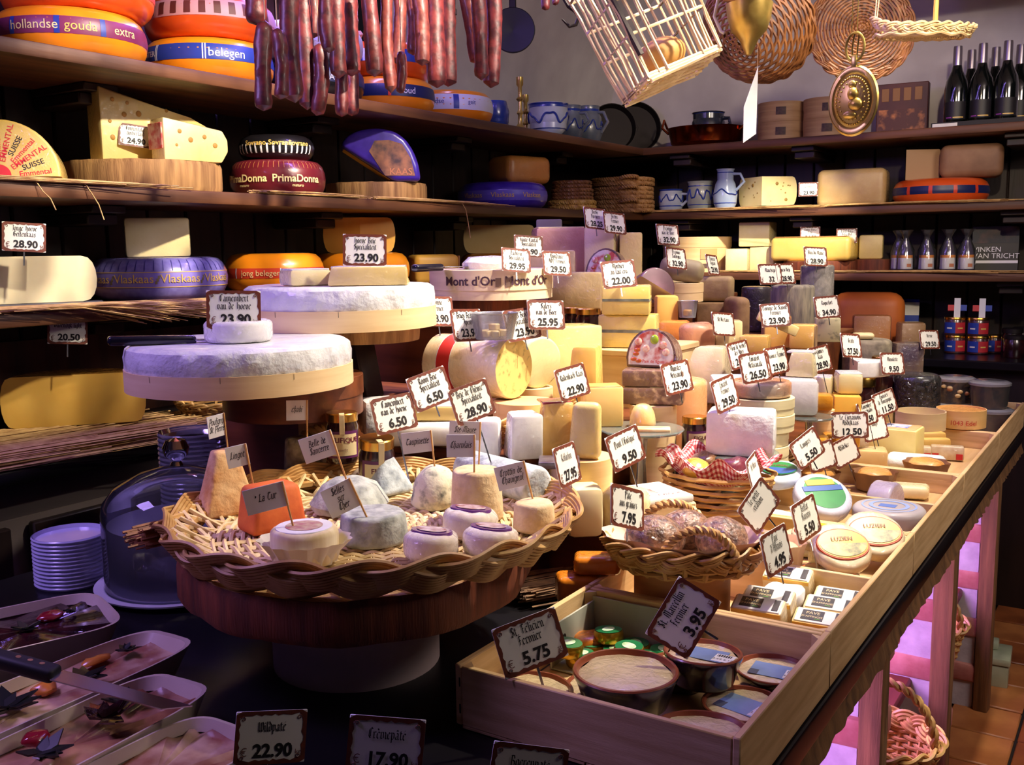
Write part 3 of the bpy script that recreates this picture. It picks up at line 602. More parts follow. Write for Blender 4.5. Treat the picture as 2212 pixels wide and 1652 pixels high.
# ------------------------------------------------------------------ sausages on the rail
def dX(u, X=-1.40): return X/(-(.545-.839*(u-1106)/F))
SG = [(553, -60, 55, 40, 'first pair by the orange wheels, upper link', .0, 0), (572, 45, 240, 32, 'first pair by the orange wheels, long straight link', -.1, -2), (598, 60, 215, 26, 'first pair by the orange wheels, short bent link', .25, 8),
 (628, -60, 222, 34, 'second bunch, left long link', -.25, 10), (652, -50, 238, 30, 'second bunch, middle long link', .0, 12), (676, -70, 82, 22, 'second bunch, short upper link', 0, 2), (688, 92, 250, 26, 'second bunch, curved lower link', .35, -4),
 (707, -60, 115, 26, 'third bunch, left short link', -.2, 4), (722, -60, 168, 30, 'third bunch, left long link', .0, 10), (738, 110, 252, 24, 'third bunch, lowest left link', 0, 0), (762, 100, 250, 24, 'third bunch, lowest right link', 0, -2), (748, -60, 165, 34, 'third bunch, thick middle link', 0, 12), (788, -60, 165, 30, 'third bunch, right long link', .1, 22),
 (838, -50, 200, 22, 'fourth bunch, left thin link', -.3, 8), (862, -50, 138, 24, 'fourth bunch, left link', .2, -6), (880, -50, 120, 24, 'fourth bunch, middle link', .3, 12), (866, 110, 202, 18, 'fourth bunch, thin lower link', .2, -2), (898, -60, 142, 28, 'fourth bunch, right link', .2, 14),
 (938, -60, 190, 34, 'fifth bunch, left thick link', .0, 6), (962, -60, 188, 30, 'fifth bunch, right thick link', .1, 6), (952, -60, 110, 40, 'fifth bunch, front thick link', 0, 0),
 (1000, -60, 138, 30, 'sixth bunch, pale fatty link', .0, 34), (1030, -40, 172, 26, 'sixth bunch, middle link', .1, 10), (1062, -60, 190, 30, 'sixth bunch, right long link', .2, -2),
 (1178, -60, 22, 15, 'small red link beside the iron hook, left one', 0, 0), (1200, -60, 12, 14, 'small red link beside the iron hook, right one', 0, 0)]
for k, (u, v0, v1, wpx, lab, bd, ln) in enumerate(SG):
    sausage(u, v0, v1, dX(min(u, 1090), -1.40 + (-.075, .0, .075, .035, -.035)[k % 5]), wpx, 'dried red sausage, '+lab, bd, ln, salami2 if 'pale' in lab or 'fourth' in lab else salami)
# ------------------------------------------------------------------ top shelf, left wall
def lw(u, X, z): return onx(u, X, z)
GH = .115
wheel('round_cheese', 'dark cheese wheel with a pale violet band at the near end of the top shelf', (-2.3, 1.14, S1), .18, GH, wax_black, band=(band_white, .055, .105))
def gouda(label, y, z, R=.18, m=wax_or, band=None, bz=(.045, .085), txt=(), stripes=None, X=-2.3, H=GH, rz=0, disc=None):
    return wheel('round_cheese', label, (X, y, z), R, H, m, band=(band, *bz) if band else None, texts=txt, stripes=stripes, group='waxed cheese wheels on the wall shelves', rz=rz, disc=disc)
white_ink = mat('white print', (236, 234, 240)); cream_ink = mat('cream print', (236, 214, 150))
fa = atan2(-1.56, 2.3)                                 # direction from wheel to camera
gouda('orange cheese wheel with a plum printed band on the top shelf', 1.555, S1, band=band_plum, stripes=(band_blue, [fa-.75, fa-.15, fa+.42], .07, .045, .085), txt=[('hollandse', cream_ink, .03, fa-.45, .055, 0), ('gouda', gold_ink, .03, fa+.14, .055, 0), ('extra', cream_ink, .03, fa+.75, .055, 0)])
gouda('red orange cheese wheel stacked on the plum banded one', 1.585, S1+GH, m=wax_red, band=band_red)
fa = atan2(-1.98, 2.3)
gouda('orange cheese wheel with a blue band lettered belegen, top shelf', 1.985, S1, band=band_blue, bz=(.05, .092), stripes=(band_white, [fa-.86, fa-.83, fa-.08, fa-.04], .018, .05, .092), txt=[('belegen', white_ink, .033, fa+.28, .058, 0), ('BEEMSTER', white_ink, .02, fa-1.12, .062, .01)])
wheel_s = gouda('orange cheese wheel with a brown checked band above the belegen wheel', 2.0, S1+GH, m=wax_red, band=mat('rose band', (206, 150, 160)), bz=(.05, .095), stripes=(mat('brown check', (96, 40, 36)), [fa-1+.22*k for k in range(10)], .1, .056, .088))
gouda('black cheese wheel with white lettering behind the sausages', 2.375, S1, m=wax_black, band=band_dblue, txt=[('NOORD', white_ink, .026, atan2(-2.37, 2.3)-.2, .05, 0), ('HOLLAND', white_ink, .026, atan2(-2.37, 2.3)+.35, .05, 0)])
gouda('white cheese wheel stacked on the black one behind the sausages', 2.375, S1+GH, m=mat('white wax', (226, 222, 236), rough=.35, coat=.4), band=band_white)
fa = atan2(-2.75, 2.3)
gouda('orange cheese wheel with a dark band behind the sausages', 2.752, S1, R=.175, band=band_dblue, stripes=(band_red, [fa-.5, fa+.1], .06, .045, .085), txt=[('oud', white_ink, .03, fa+.5, .055, 0)])
gouda('red orange cheese wheel with a blue band stacked behind the sausages', 2.752, S1+GH, R=.165, m=wax_red, band=band_blue, stripes=(band_white, [fa-.4, fa, fa+.4], .05, .045, .085))
fa = atan2(-3.11, 2.3)
gouda('orange cheese wheel with a broad pale blue band beside the brass candlesticks', 3.115, S1, R=.175, band=band_white, bz=(.04, .095), stripes=(band_blue, [fa+.2], .12, .042, .093), txt=[('Hollandse', band_blue, .026, fa-.35, .06, 0), ('geit', band_blue, .022, fa+.55, .06, 0)])
t = tag(MB().jitter(.0).tube([(0, 0, 0), (.05, .07, .01), (.02, .14, .0), (.0, .18, .01)], .014, 6).build('straw_twist', mat('pink straw', (206, 150, 150), rough=.7)), 'pinkish straw twist on the upper cheese wheels', 'straw'); t.location = (-2.3, 2.45, S1+2*GH+.014)
# stoneware, candlesticks, pans
stone = mat('salt glazed stoneware', (196, 204, 214), (172, 182, 196), rough=.25, scale=12, coat=.6)
stone_d = mat('dark stoneware', (112, 120, 136), (84, 92, 110), rough=.3, scale=12, coat=.5)
cobalt = mat('cobalt glaze', (34, 52, 132), (46, 70, 160), rough=.25, scale=20, coat=.6)
def pot(name, label, loc, prof, m, bands=(), squig=None, hnd=None, rz=0, group='blue and grey stoneware'):
    t = T(name, label, 'stoneware', loc, rz, group); R = max(r for r, _ in prof); H = prof[-1][1]
    P = [(0, 0)]+prof; P += [(prof[-1][0]-.005, H-.001), (prof[-1][0]-.008, H*.2), (0, H*.18)]
    MB().lathe(P, 32).build('pot_body', m, t)
    for z0, z1 in bands: band_part(t, prof, z0, z1, cobalt, .0008, name='glaze_band')
    if squig:
        z, a, k = squig; b = MB(); pts = []
        for i in range(121):
            q = 2*pi*i/120; zz = z+a*sin(k*q)+a*.3*sin(2.3*k*q); r_ = rad_at(prof, zz)+.001; pts.append((r_*cos(q), r_*sin(q), zz))
        b.tube(pts, R*.055, 5); b.build('painted_scroll', cobalt, t)
    if hnd:
        z0, z1, r0 = hnd; MB().tube([(rad_at(prof, z0), 0, z0), (rad_at(prof, z0)+r0, 0, z0-.002), (rad_at(prof, z1)+r0*1.1, 0, (z0+z1)/2), (rad_at(prof, z1), 0, z1)], R*.12, 8).build('handle', m, t)
    return t
pot('stoneware_pot', 'deep blue stoneware pot beside the last orange wheel', lw(1068, -2.24, S1), [(.035, 0), (.055, .02), (.06, .07), (.05, .11)], cobalt, ((.03, .04),))
for u, h, lab in ((1124, .21, 'taller brass candlestick beside the painted bowl'), (1140, .18, 'shorter brass candlestick beside the painted bowl')):
    P = [(0, 0), (.042, 0), (.042, .008), (.02, .016), (.010, .03), (.008, h*.3), (.014, h*.34), (.008, h*.40), (.0075, h*.55), (.016, h*.6), (.008, h*.64), (.008, h*.82), (.014, h*.86), (.014, h), (.009, h), (.009, h*.9), (0, h*.9)]
    t = T('candlestick', lab, 'candlestick', lw(u, -2.18 if h > .2 else -2.27, S1), 0, 'brass candlesticks'); MB().lathe(P[:9], 20).build('base', brass, t); MB().lathe(P[8:], 20).build('stem', brass, t)
pot('stoneware_bowl', 'pale stoneware bowl painted with a blue swan shape', lw(1180, -2.2, S1), [(.05, 0), (.07, .02), (.082, .07), (.080, .12), (.084, .128)], stone, ((.022, .028), (.11, .126)), (.07, .018, 5))
pot('stoneware_jug', 'dark stoneware jug next to the painted bowl', lw(1233, -2.22, S1), [(.04, 0), (.06, .05), (.055, .1), (.04, .13), (.046, .155)], stone_d, ((.13, .14),), (.07, .02, 6), (.12, .05, .03))
pot('stoneware_jug', 'dark stoneware jug at the shelf corner by the iron pans', lw(1272, -2.22, S1), [(.045, 0), (.064, .05), (.058, .12), (.046, .14), (.05, .17)], stone_d, ((.145, .155),), (.08, .02, 6), (.14, .05, .03))
for u, X, rr_, lab in ((1322, -2.33, .12, 'black round pan leaning in the shelf corner'), (1372, -2.27, .13, 'dark copper pan leaning in front of the black one')):
    p = lw(u, X, S1); t = T('round_pan', lab, 'pan', (p.x, p.y, S1+rr_+.002), radians(40), 'round pans', rx=radians(80))
    MB().lathe([(0, -.02), (rr_*.9, -.02), (rr_, .02), (rr_*.97, .02), (rr_*.88, -.015), (0, -.015)], 40).build('pan_body', iron if 'black' in lab else mat('tarnished copper', (84, 46, 34), (44, 28, 26), rough=.4, metal=.7), t)
    MB().tube([(rr_*.98, -.02, .01), (rr_*1.05, 0, .012), (rr_*.98, .02, .01)], .005, 6).build('pan_handle', iron, t)
p = atD(1108, 68, 3.35); t = T('hanging_pan', 'black round pan hanging before the white vault', 'pan', p, radians(33), rx=radians(88)); r_ = 46/F*3.35
MB().lathe([(0, 0), (r_, 0), (r_*1.04, .02), (r_, .022), (0, .008)], 40).build('pan_body', black_matt, t); MB().rbox(-.012, .012, r_*.9, r_+.22, .004, .01, .003, 1).build('pan_handle', iron, t)
MB().tube([(0, r_+.2, .007), (0, r_+.42, .007)], .003, 6).build('hook', iron, t)
# ------------------------------------------------------------------ middle shelf, left wall
p = lw(20, -2.24, S2); sct = sector('cheese_half', 'half cheese wheel stood on its cut with red and black words fanned on its face', (p.x, p.y, S2+.003), .128, .09, 0, pi, mat('ochre rind', (206, 176, 92), (190, 158, 74), rough=.5, scale=9, wrap=.3), p_yel, 'c', radians(47), rx=radians(82), ctr=False)
for k in range(13):
    a = pi*(k+.5)/13; m = red_ink if k % 3 != 1 else ink
    for j, s in enumerate(('Emmental', 'SUISSE', 'EMMENTAL')[k % 3:k % 3+1]):
        put_text(bmesh_text(s, .01), sct, m, .017, 0, 0, 0, Matrix.Translation((.076*cos(a), .076*sin(a), .0905)) @ Matrix.Rotation(a, 4, 'Z') @ Matrix.Translation((0, -.006, 0)))
MB().lathe([(0, .0908), (.026, .0908)], 20, 0, pi).build('round_label', red_ink, sct)
p = lw(314, -2.30, S2); stump('log_slice', 'large log slice under the holed cheese block', p, .203, .075)
zs = S2+.0765; q = lw(330, -2.30, zs); rz_ = radians(90-8)
t = T('cheese_wedge', 'tall holed cheese wedge standing on the large log slice', 'cheese', q, rz_)
poly = [(-.165, 0), (.15, 0), (.172, .03), (.178, .06), (.166, .098), (.09, .128), (-.165, .186)]
MB().prism(poly, -.02, .05, .006, 2, M=FRONT).build('paste', mat('emmental paste', (230, 206, 132), (222, 194, 116), rough=.4, scale=8, wrap=.25), t)
holes(t, [(-.13, -.0505, .155, .006), (-.10, -.0505, .12, .007), (-.06, -.0505, .125, .008), (-.135, -.0505, .06, .007), (-.115, -.0505, .055, .008), (-.05, -.0505, .075, .007), (.0, -.0505, .115, .006), (.06, -.0505, .11, .006), (.12, -.0505, .09, .007), (-.07, -.0505, .09, .007), (-.14, -.0505, .10, .005), (-.01, -.0505, .06, .006), (.02, -.0505, .14, .005), (-.09, -.0505, .15, .005)])
q = lw(405, -2.17, zs); t = T('cheese_wedge', 'smaller holed cheese wedge with a red label before the tall one', 'cheese', q, radians(80))
MB().prism([(-.085, 0), (.08, -.0), (.1, .03), (.1, .06), (.085, .085), (-.085, .108)], -.03, .04, .006, 2, M=FRONT).build('paste', mat('pale emmental paste', (244, 224, 160), (236, 212, 140), rough=.4, scale=8, wrap=.4), t)
MB().rbox(-.0885, -.084, -.034, .034, .03, .095, .001, 1).build('red_label', mat('red scribble label', (214, 70, 70), (240, 180, 160), scale=60, lo=.4, hi=.6), t)
holes(t, [(-.04, -.0405, .075, .006), (-.01, -.0405, .055, .007), (.03, -.0405, .065, .006), (.06, -.0405, .045, .007), (-.05, -.0405, .04, .004)])
card(292, 293, dep(q)-.05, 'price card reading 24.90 leaning on the tall holed wedge', ['Emmentaler', 'Zwitserland'], '24.90', 12, 6, 14, pin=0, s=.95)
p = lw(602, -2.25, S2); fa = atan2(-p.y, 2.25)
wheel('round_cheese', 'maroon cheese wheel with cream lettering on the middle shelf', p, .142, .108, wax_maroon, fl=.72, texts=[('PrimaDonna', cream_ink, .030, fa+.42, .042, .02), ('maturo', cream_ink, .012, fa+.42, .028, 0), ('PrimaDonna', cream_ink, .030, fa-.75, .042, .02), ('maturo', cream_ink, .012, fa-.75, .028, 0)],
      stripes=(mat('ochre tick', (176, 110, 60)), [fa-1.4+.11*k for k in range(26)], .012, .082, .1))
p2 = p+Vector((0, 0, .108)); wheel('round_cheese', 'small black cheese wheel with white bars stacked on the maroon wheel', p2, .112, .075, wax_black, fl=.6, stripes=(white_ink, [fa-1.2+.16*k for k in range(15)], .05, .018, .045))
for a in (-.55, .1, .6): bend_text(bmesh_text('Sovrano', .02), .02, .112, fa+a, .04, bpy.data.objects[[o.name for o in COL.objects if o.get('label', '').startswith('small black cheese wheel')][0]], gold_ink, .004)
p = lw(813, -2.30, S2); stump('log_slice', 'smaller log slice under the violet half cheese', p, .172, .066)
q = lw(826, -2.22, S2+.067); k = dep(q)/F; t = T('cheese_half', 'half cheese with violet wax and a picture label leaning on the smaller log slice', 'cheese', q, face(q)+radians(6))
OUT = [(-90, 73), (-78, 91), (-60, 102), (-35, 109), (-5, 111), (25, 105), (48, 90), (65, 65), (76, 35), (80, 0), (22, 0)]
MB().prism([(x*k, y*k) for x, y in OUT[::-1]], -.05, .06, .022, 4, M=FRONT).build('violet_rind', wax_violet, t)
A, B_ = Vector((22*k, 0)), Vector((-90*k, 73*k)); dn = (B_-A).normalized(); nn_ = Vector((-dn.y, dn.x)) if dn.x*1 > 0 else Vector((dn.y, -dn.x)); nn_ = -nn_ if nn_.y > 0 else nn_
c1, c2 = A+dn*.012, B_-dn*.016; MB().add([(c1.x+nn_.x*.0012, -.045, c1.y+nn_.y*.0012), (c2.x+nn_.x*.0012, -.045, c2.y+nn_.y*.0012), (c2.x+nn_.x*.0012, .045, c2.y+nn_.y*.0012), (c1.x+nn_.x*.0012, .045, c1.y+nn_.y*.0012)], [(0, 1, 2, 3)]).build('cut_face', p_gold, t, None)
MB().prism([(x*k, y*k) for x, y in ((2, 12), (66, 12), (58, 48), (40, 78), (12, 86), (-18, 84), (-30, 62))], .0598, .0612, M=FRONT).build('picture_label', mat('brown picture label', (74, 52, 60), (176, 116, 84), rough=.5, scale=25), t)
put_text(bmesh_text('KAAS', .01), t, mat('rust print', (206, 130, 90)), 20*k, 36*k, 14*k, .0618, FRONT)
p = lw(1086, -2.29, S2); fa = atan2(-p.y, 2.29)
wheel('round_cheese', 'shaded violet cheese wheel with gold lettering near the shelf corner', p, .185, .105, wax_violet, band=(band_violet, .03, .07), texts=[('Vlaskaas', gold_ink, .028, fa+a, .042, 0) for a in (-.7, 0, .7)])
q = lw(1122, -2.27, S2+.105); block('cheese_block', 'wrapped orange cheese half on the shaded violet wheel', q, .23, .16, .112, mat('amber rind', (206, 140, 70), (186, 116, 52), rough=.4, scale=8, wrap=.4), radians(72), .03, seg=4)
# rope and braided baskets at the shelf corner
def rope_basket(label, loc, R, rows, rr, m, handles=True, group='stacked seagrass baskets'):
    t = T('seagrass_basket', label, 'basket', loc, 0, group)
    for k in range(rows):
        b = MB(); path = [(R*cos(2*pi*i/60), R*sin(2*pi*i/60), rr*(1.0+1.75*k)) for i in range(61)]
        for s in range(3): b.tube(rope_pts(path, rr*.55, 22, 2*pi*s/3, 130), rr*.62, 5, caps=False)
        b.build('rope_coil', m, t, 60)
    b = MB().lathe([(0, 0), (R*.95, 0), (R*.95, .004), (0, .004)], 30).build('floor_disc', m, t)
    if handles:
        for a in (-.9, -.9+pi):
            c = Vector((R*cos(a), R*sin(a), rr*2*rows*.75)); tn = Vector((-sin(a), cos(a), 0)); handle(t, arc(c-tn*.04, c+tn*.04, .008, out=Vector((cos(a), sin(a), 0))*.04), .005, 5, m)
    return t
sea = mat('seagrass', (198, 152, 96), (150, 104, 58), rough=.6, scale=40)
p = lw(1345, -2.19, S2)
rope_basket('lowest seagrass basket of the corner stack', p, .142, 3, .011, sea); rope_basket('middle seagrass basket of the corner stack', p+Vector((0, 0, .062)), .138, 3, .011, sea); rope_basket('topmost seagrass basket of the corner stack with a loose handle', p+Vector((0, 0, .124)), .142, 2, .011, sea, True)
p = lw(1232, -2.20, S2); rope_basket('flat braided tray under the small brown basket', p+Vector((.02, -.02, 0)), .095, 2, .012, mat('golden braid', (206, 166, 84), (160, 118, 52), rough=.5, scale=40), False, 'small braided trays')
rope_basket('small brown coiled basket on the braided tray', p+Vector((.02, -.02, .045)), .085, 3, .009, wick_brown, False, 'small braided trays')
rope_basket('upper small brown coiled basket beside the seagrass stack', p+Vector((.02, -.02, .094)), .078, 2, .009, wick_brown, False, 'small braided trays')
# straw mats along the shelf edges
strawmat('straw_mat', 'straw mat on the middle left shelf under the first log slice', (-2.10, .95, S2), (-2.10, 1.62, S2), .03, 70, group='straw mats on the shelves', seed=2)
strawmat('straw_mat', 'straw mat on the middle left shelf before the maroon wheel', (-2.10, 1.95, S2), (-2.10, 2.38, S2), .03, 50, group='straw mats on the shelves', seed=3)
strawmat('straw_mat', 'violet lit straw mat at the middle left shelf before the violet wheel', (-2.10, 2.45, S2), (-2.10, 3.1, S2), .03, 60, group='straw mats on the shelves', seed=4, droop=.004)
for (y, L_, k) in ((1.42, .05, 0), (2.90, .09, 1), (1.30, .03, 2)):
    t = tag(MB().tube([(-2.085, y, S2+.004), (-2.075, y+.01, S2-.02), (-2.08, y+.03, S2-.02-L_*.5), (-2.078, y+.04, S2-.03-L_)], .0014, 5).build('loose_straw', straw_m), 'loose straw end hanging off the middle shelf, %s' % ('below the large log slice', 'below the violet half cheese', 'below the standing half wheel')[k], 'straw', 'loose straw ends')
# ------------------------------------------------------------------ lowest shelf, left wall
p = lw(25, -2.22, S3+.012); sector('cheese_half', 'ivory half cheese with its smooth cut face on the lowest shelf', p, .19, .108, 0, pi, mat('ivory rind', (214, 202, 172), (202, 188, 156), rough=.5), mat('ivory paste', (222, 208, 174), (214, 198, 162), rough=.5, scale=14, sss=.2), 'g', face(p)+radians(8), fl=.82, ctr=False)
p2 = lw(20, -2.2, S3); MB().rbox(-.17, .2, -.02, .12, 0, .011, .003, 1).build('slate_board', mat('grey slate', (104, 104, 116), (84, 84, 98), rough=.6, scale=9)).location = p2
tag(bpy.data.objects['slate_board'], 'grey slate board under the ivory half cheese', 'board').rotation_euler = (0, 0, radians(55))
card(52, 512, dep(p)-.10, 'price card reading 28.90 on the ivory half cheese', ['Jonge Hoeve', 'Geitenkaas'], '28.90', 0, 4, 6, pin=.03, s=1.02)
p = lw(347, -2.3, S3); fa = atan2(-p.y, 2.3); Pv = gprof(.181, .112)
t = wheel('round_cheese', 'bright violet cheese wheel with gold lettering on the lowest shelf', p, .181, .112, mat('violet net wax', (132, 124, 200), (116, 106, 186), rough=.25, scale=60, coat=.7), band=(mat('violet label band', (140, 124, 206), (128, 110, 194), rough=.35, scale=20), .036, .074), texts=[('Vlaskaas', gold_ink, .031, fa+a, .048, .0) for a in (-1.02, -.36, .30, .96)],
          stripes=(mat('dark violet line', (58, 48, 140)), [fa-1.5+.13*k for k in range(24)], .012, .079, .111))
for z in (.0355, .074): band_part(t, Pv, z, z+.0018, gold_ink, .0014, name='gold_line')
for a in (-.69, -.03, .63, 1.2):
    for k in range(3): band_part(t, Pv, .044+.007*k, .052+.007*k, mat('olive sprig', (120, 104, 74)), .0014, fa+a-.03+.02*k, fa+a+.0+.02*k, 'sprig', 2)
block('cheese_block', 'square wrapped pale cheese block on the bright violet wheel', p+Vector((.0, .0, .1125)), .165, .12, .105, w_pale, face(p)+radians(2), .008)
p = lw(595, -2.3, S3); fa = atan2(-p.y, 2.3)
wheel('round_cheese', 'orange cheese wheel with a red band lettered jong belegen', p, .152, .118, wax_or, fl=.7, band=(band_red, .045, .075), texts=[('jong belegen', cream_ink, .024, fa-.28, .053, 0), ('REYPENAER', cream_ink, .016, fa+.55, .055, .01)], stripes=(band_white, [fa-.82, fa+.12], .025, .045, .075), disc=[(mat('cream top label', (226, 206, 150)), .105), (band_dblue, .075)])
p = lw(782, -2.3, S3); wheel('round_cheese', 'plain orange cheese wheel under the cut golden half', p, .165, .115, wax_or, fl=.72)
sector('cheese_half', 'cut golden cheese half on the plain orange wheel', p+Vector((.04, -.05, .1155)), .125, .118, radians(0), radians(155), mat('golden rind', (214, 160, 80), (196, 138, 62), rough=.4, scale=8, wrap=.3), p_gold, 'g', face(p)+radians(18), fl=.78, ctr=False)
p = lw(935, -2.24, S3); block('cheese_block', 'low golden cheese piece with a bright cut end beside the black knife', p, .17, .13, .105, p_gold, radians(55), .02, 'r', mat('tan rind', (190, 140, 80), (168, 116, 60), scale=9), seg=3)
p = lw(1080, -2.28, S3); wheel('round_cheese', 'orange cheese wheel under the tan cheese half near the corner', p, .165, .105, wax_or, fl=.72)
sector('cheese_half', 'tan cheese half on the orange wheel near the corner', p+Vector((.03, -.04, .1055)), .15, .112, 0, pi, mat('tan orange rind', (206, 146, 74), (180, 118, 54), rough=.45, scale=8), p_yel, 'g', face(p)+radians(10), fl=.8, ctr=False)
strawmat('straw_mat', 'straw mat sticking out over the edge of the lowest shelf', (-2.14, 1.2, S3), (-1.98, 1.75, S3), .10, 130, group='straw mats on the shelves', seed=6, droop=.05)
strawmat('straw_mat', 'pinkish straw mat under the ivory half cheese', (-2.12, .95, S3), (-2.08, 1.3, S3), .06, 60, group='straw mats on the shelves', seed=7)
# ------------------------------------------------------------------ back counter
for k, (y0, y1, wd, x, lab) in enumerate(((.9, 1.75, .36, -2.24, 'wide straw mat on the black back counter, under layer'), (.85, 1.6, .30, -2.22, 'wide straw mat on the black back counter, upper layer'))):
    strawmat('straw_mat', lab, (x, y0, BC+.021*k), (x+.06, y1, BC+.021*k), wd, 330, th=.018, group='straw mats on the back counter', r=.0017, seed=11+k)
p = lw(165, -2.22, BC+.041); sector('cheese_half', 'amber half cheese with a dark eye on the straw mats', p, .165, .125, 0, pi, mat('amber wax', (214, 150, 60), (196, 130, 48), rough=.4, wrap=.4), mat('amber paste', (222, 176, 84), (212, 162, 68), rough=.5, scale=10, sss=.2), 'g', face(p)-radians(6), fl=.84, ctr=False)
card(146, 714, dep(p)-.12, 'price card reading 20.50 on the amber half cheese', ['Oudendijk light'], '20.50', 0, 4, 6, pin=.03, s=1.0)
b = basket('wicker_tray', 'flat wicker tray edge on the back counter under the lower white wheel', lw(490, -2.2, BC), .11, .04, 1.2, wick, 4, 20, .004, dict(m=7, rods=2, rr=.003, A=.008, B=.004), base=False)
# ------------------------------------------------------------------ back wall, top shelf
def bw(u, Y, z): return ony(u, Y, z)
p = bw(1525, 4.58, S1); t = T('copper_pan', 'wide two handled copper pan on the back wall shelf', 'pan', p, radians(5))
MB().lathe([(0, 0), (.135, 0), (.165, .02), (.180, .085), (.186, .09), (.178, .09), (.16, .022), (0, .006)], 44).build('pan_body', copper, t)
for s in (-1, 1): MB().tube([(s*.17, -.05, .07), (s*.205, -.04, .10), (s*.21, 0, .14), (s*.205, .04, .10), (s*.17, .05, .07)], .006, 8).build('handle', copper, t)
pot('stoneware_pot', 'dark glazed pot standing inside the copper pan', p+Vector((.01, 0, .007)), [(.06, 0), (.075, .05), (.078, .11), (.066, .14), (.078, .155)], mat('dark blue glaze', (40, 46, 62), (28, 32, 46), rough=.25, coat=.6), ((.135, .15),), None, (.125, .07, .03))
lab_dark = mat('dark stamp', (92, 66, 52), (60, 40, 34), rough=.6, scale=60)
for u, Y, tag_ in ((1686, 4.6, 'behind the hanging paper'), (1786, 4.6, 'behind the brass mould')):
    for k, nm in enumerate(('lower', 'upper')):
        t = rbx('chipwood_box', '%s round chipwood box on the back wall shelf %s' % (nm, tag_), bw(u, Y, S1)+Vector((0, 0, .0885*k)), .105, .088, mat('aged chipwood', (190, 152, 104), (168, 128, 84), rough=.6, scale=5, stretch=(1, 1, 12)), 'chipwood boxes on the back wall shelf')
        fa = atan2(-t.location.y, -t.location.x); band_part(t, [(.105, 0), (.105, .09)], .028, .062, lab_dark, .001, fa-.22, fa+.2, 'paper_label', 8)
p = bw(1948, 4.68, S1); t = T('picture_box', 'dark red printed gift box with a food picture on the back wall shelf', 'box', p, face(p)*.4)
MB().rbox(-.105, .105, -.03, .03, 0, .225, .003, 1).build('carton', mat('dark red card', (92, 44, 36), (70, 32, 28), rough=.5, scale=6), t)
MB().add([(-.095, -.0306, .012), (.095, -.0306, .012), (.095, -.0306, .115), (-.095, -.0306, .115)], [(0, 1, 2, 3)]).build('picture', mat('food picture', (86, 40, 28), (206, 128, 70), rough=.5, scale=22, lo=.5, hi=.7), t)
for k in range(4): MB().rbox(-.07+.045*k-.015, -.07+.045*k+.015, -.0312, -.029, .15, .205, .001, 1).build('printed_letter', mat('tan print', (150, 104, 60)), t)
bglass = mat('dark bottle glass', (10, 14, 14), rough=.08, coat=1); foil = mat('silver foil', (150, 140, 150), rough=.3, metal=.8); blab = mat('black label', (22, 18, 24), rough=.5)
bp = [(0, 0), (.043, 0), (.045, .006), (.045, .15), (.040, .185), (.022, .225), (.0165, .25), (.0165, .31), (.0155, .32), (0, .322)]
bt = None
for u, Y, lab in ((2062, 4.5, 'front row, first'), (2116, 4.5, 'front row, second'), (2170, 4.5, 'front row, third'), (2092, 4.62, 'back row, first'), (2144, 4.62, 'back row, second'), (2197, 4.62, 'back row, third')):
    q = bw(u, Y, S1+.004)
    if bt is None:
        bt = T('wine_bottle', '', 'bottle', q, 0, 'dark wine bottles in a carton tray')
        MB().lathe(bp, 28).build('glass', bglass, bt); MB().lathe([(.0172, .235), (.0176, .25), (.0172, .312), (.0162, .322), (0, .324)], 24).build('foil_capsule', foil, bt)
        fa = -pi/2; band_part(bt, bp, .03, .10, blab, .0006, fa-1.0, fa+1.0, 'label', 14); band_part(bt, bp, .035, .039, mat('violet line', (150, 60, 170)), .0012, fa-.8, fa-.3, 'label_line', 5); band_part(bt, bp, .035, .039, gold_ink, .0012, fa-.2, fa+.7, 'label_line', 5)
        o = bt
    else: o = copy(bt); o.location = q
    o['label'] = 'dark wine bottle with silver foil, %s in the carton tray' % lab; o.rotation_euler = (0, 0, face(q))
p = bw(2130, 4.56, S1); t = tag(T('bottle_carton', '', 'carton', p), 'low dark carton tray holding the wine bottles', 'carton')
MB().box(-.19, .22, -.12, -.117, 0, .022).box(-.19, .22, .117, .12, 0, .022).box(-.19, -.187, -.117, .117, 0, .022).box(.217, .22, -.117, .117, 0, .022).box(-.187, .217, -.117, .117, 0, .003).build('tray', mat('black card', (26, 22, 24), rough=.6), t)
MB().rbox(-.185, -.09, -.1215, -.12, .004, .018, .0005, 1).build('white_label', paper, t)
# ------------------------------------------------------------------ back wall, middle shelf
pot('stoneware_cup', 'small stoneware cup with blue leaves, first of three on the back wall', bw(1449, 4.5, S2+.003), [(.045, 0), (.056, .02), (.058, .07), (.054, .1), (.058, .108)], stone, ((.026, .031), (.1, .108)), (.065, .014, 7), (.085, .03, .03))
pot('stoneware_cup', 'stoneware pot with a wavy blue line, middle of three on the back wall', bw(1512, 4.52, S2+.003), [(.048, 0), (.06, .03), (.06, .09), (.055, .125), (.062, .14)], mat('olive stoneware', (172, 176, 164), (150, 156, 146), rough=.3, coat=.6), ((.028, .032), (.115, .12)), (.078, .02, 8))
pot('stoneware_jug', 'tall pale blue stoneware jug, third of three on the back wall', bw(1566, 4.48, S2+.003), [(.04, 0), (.052, .03), (.056, .07), (.046, .12), (.034, .145), (.038, .18), (.043, .188)], mat('pale blue stoneware', (176, 192, 216), (158, 176, 204), rough=.25, coat=.7), ((.03, .034), (.168, .174)), (.08, .012, 3), (.165, .09, .035))
p = bw(1660, 4.56, S2); t = tag(MB().rbox(-.12, .16, -.08, .08, 0, .018, .004, 1).build('cheese_board', mat('grey brown board', (150, 120, 92), (126, 98, 72), rough=.6, scale=5, stretch=(1, 9, 9))), 'low board under the holed quarter cheese on the back wall', 'board'); t.location = p
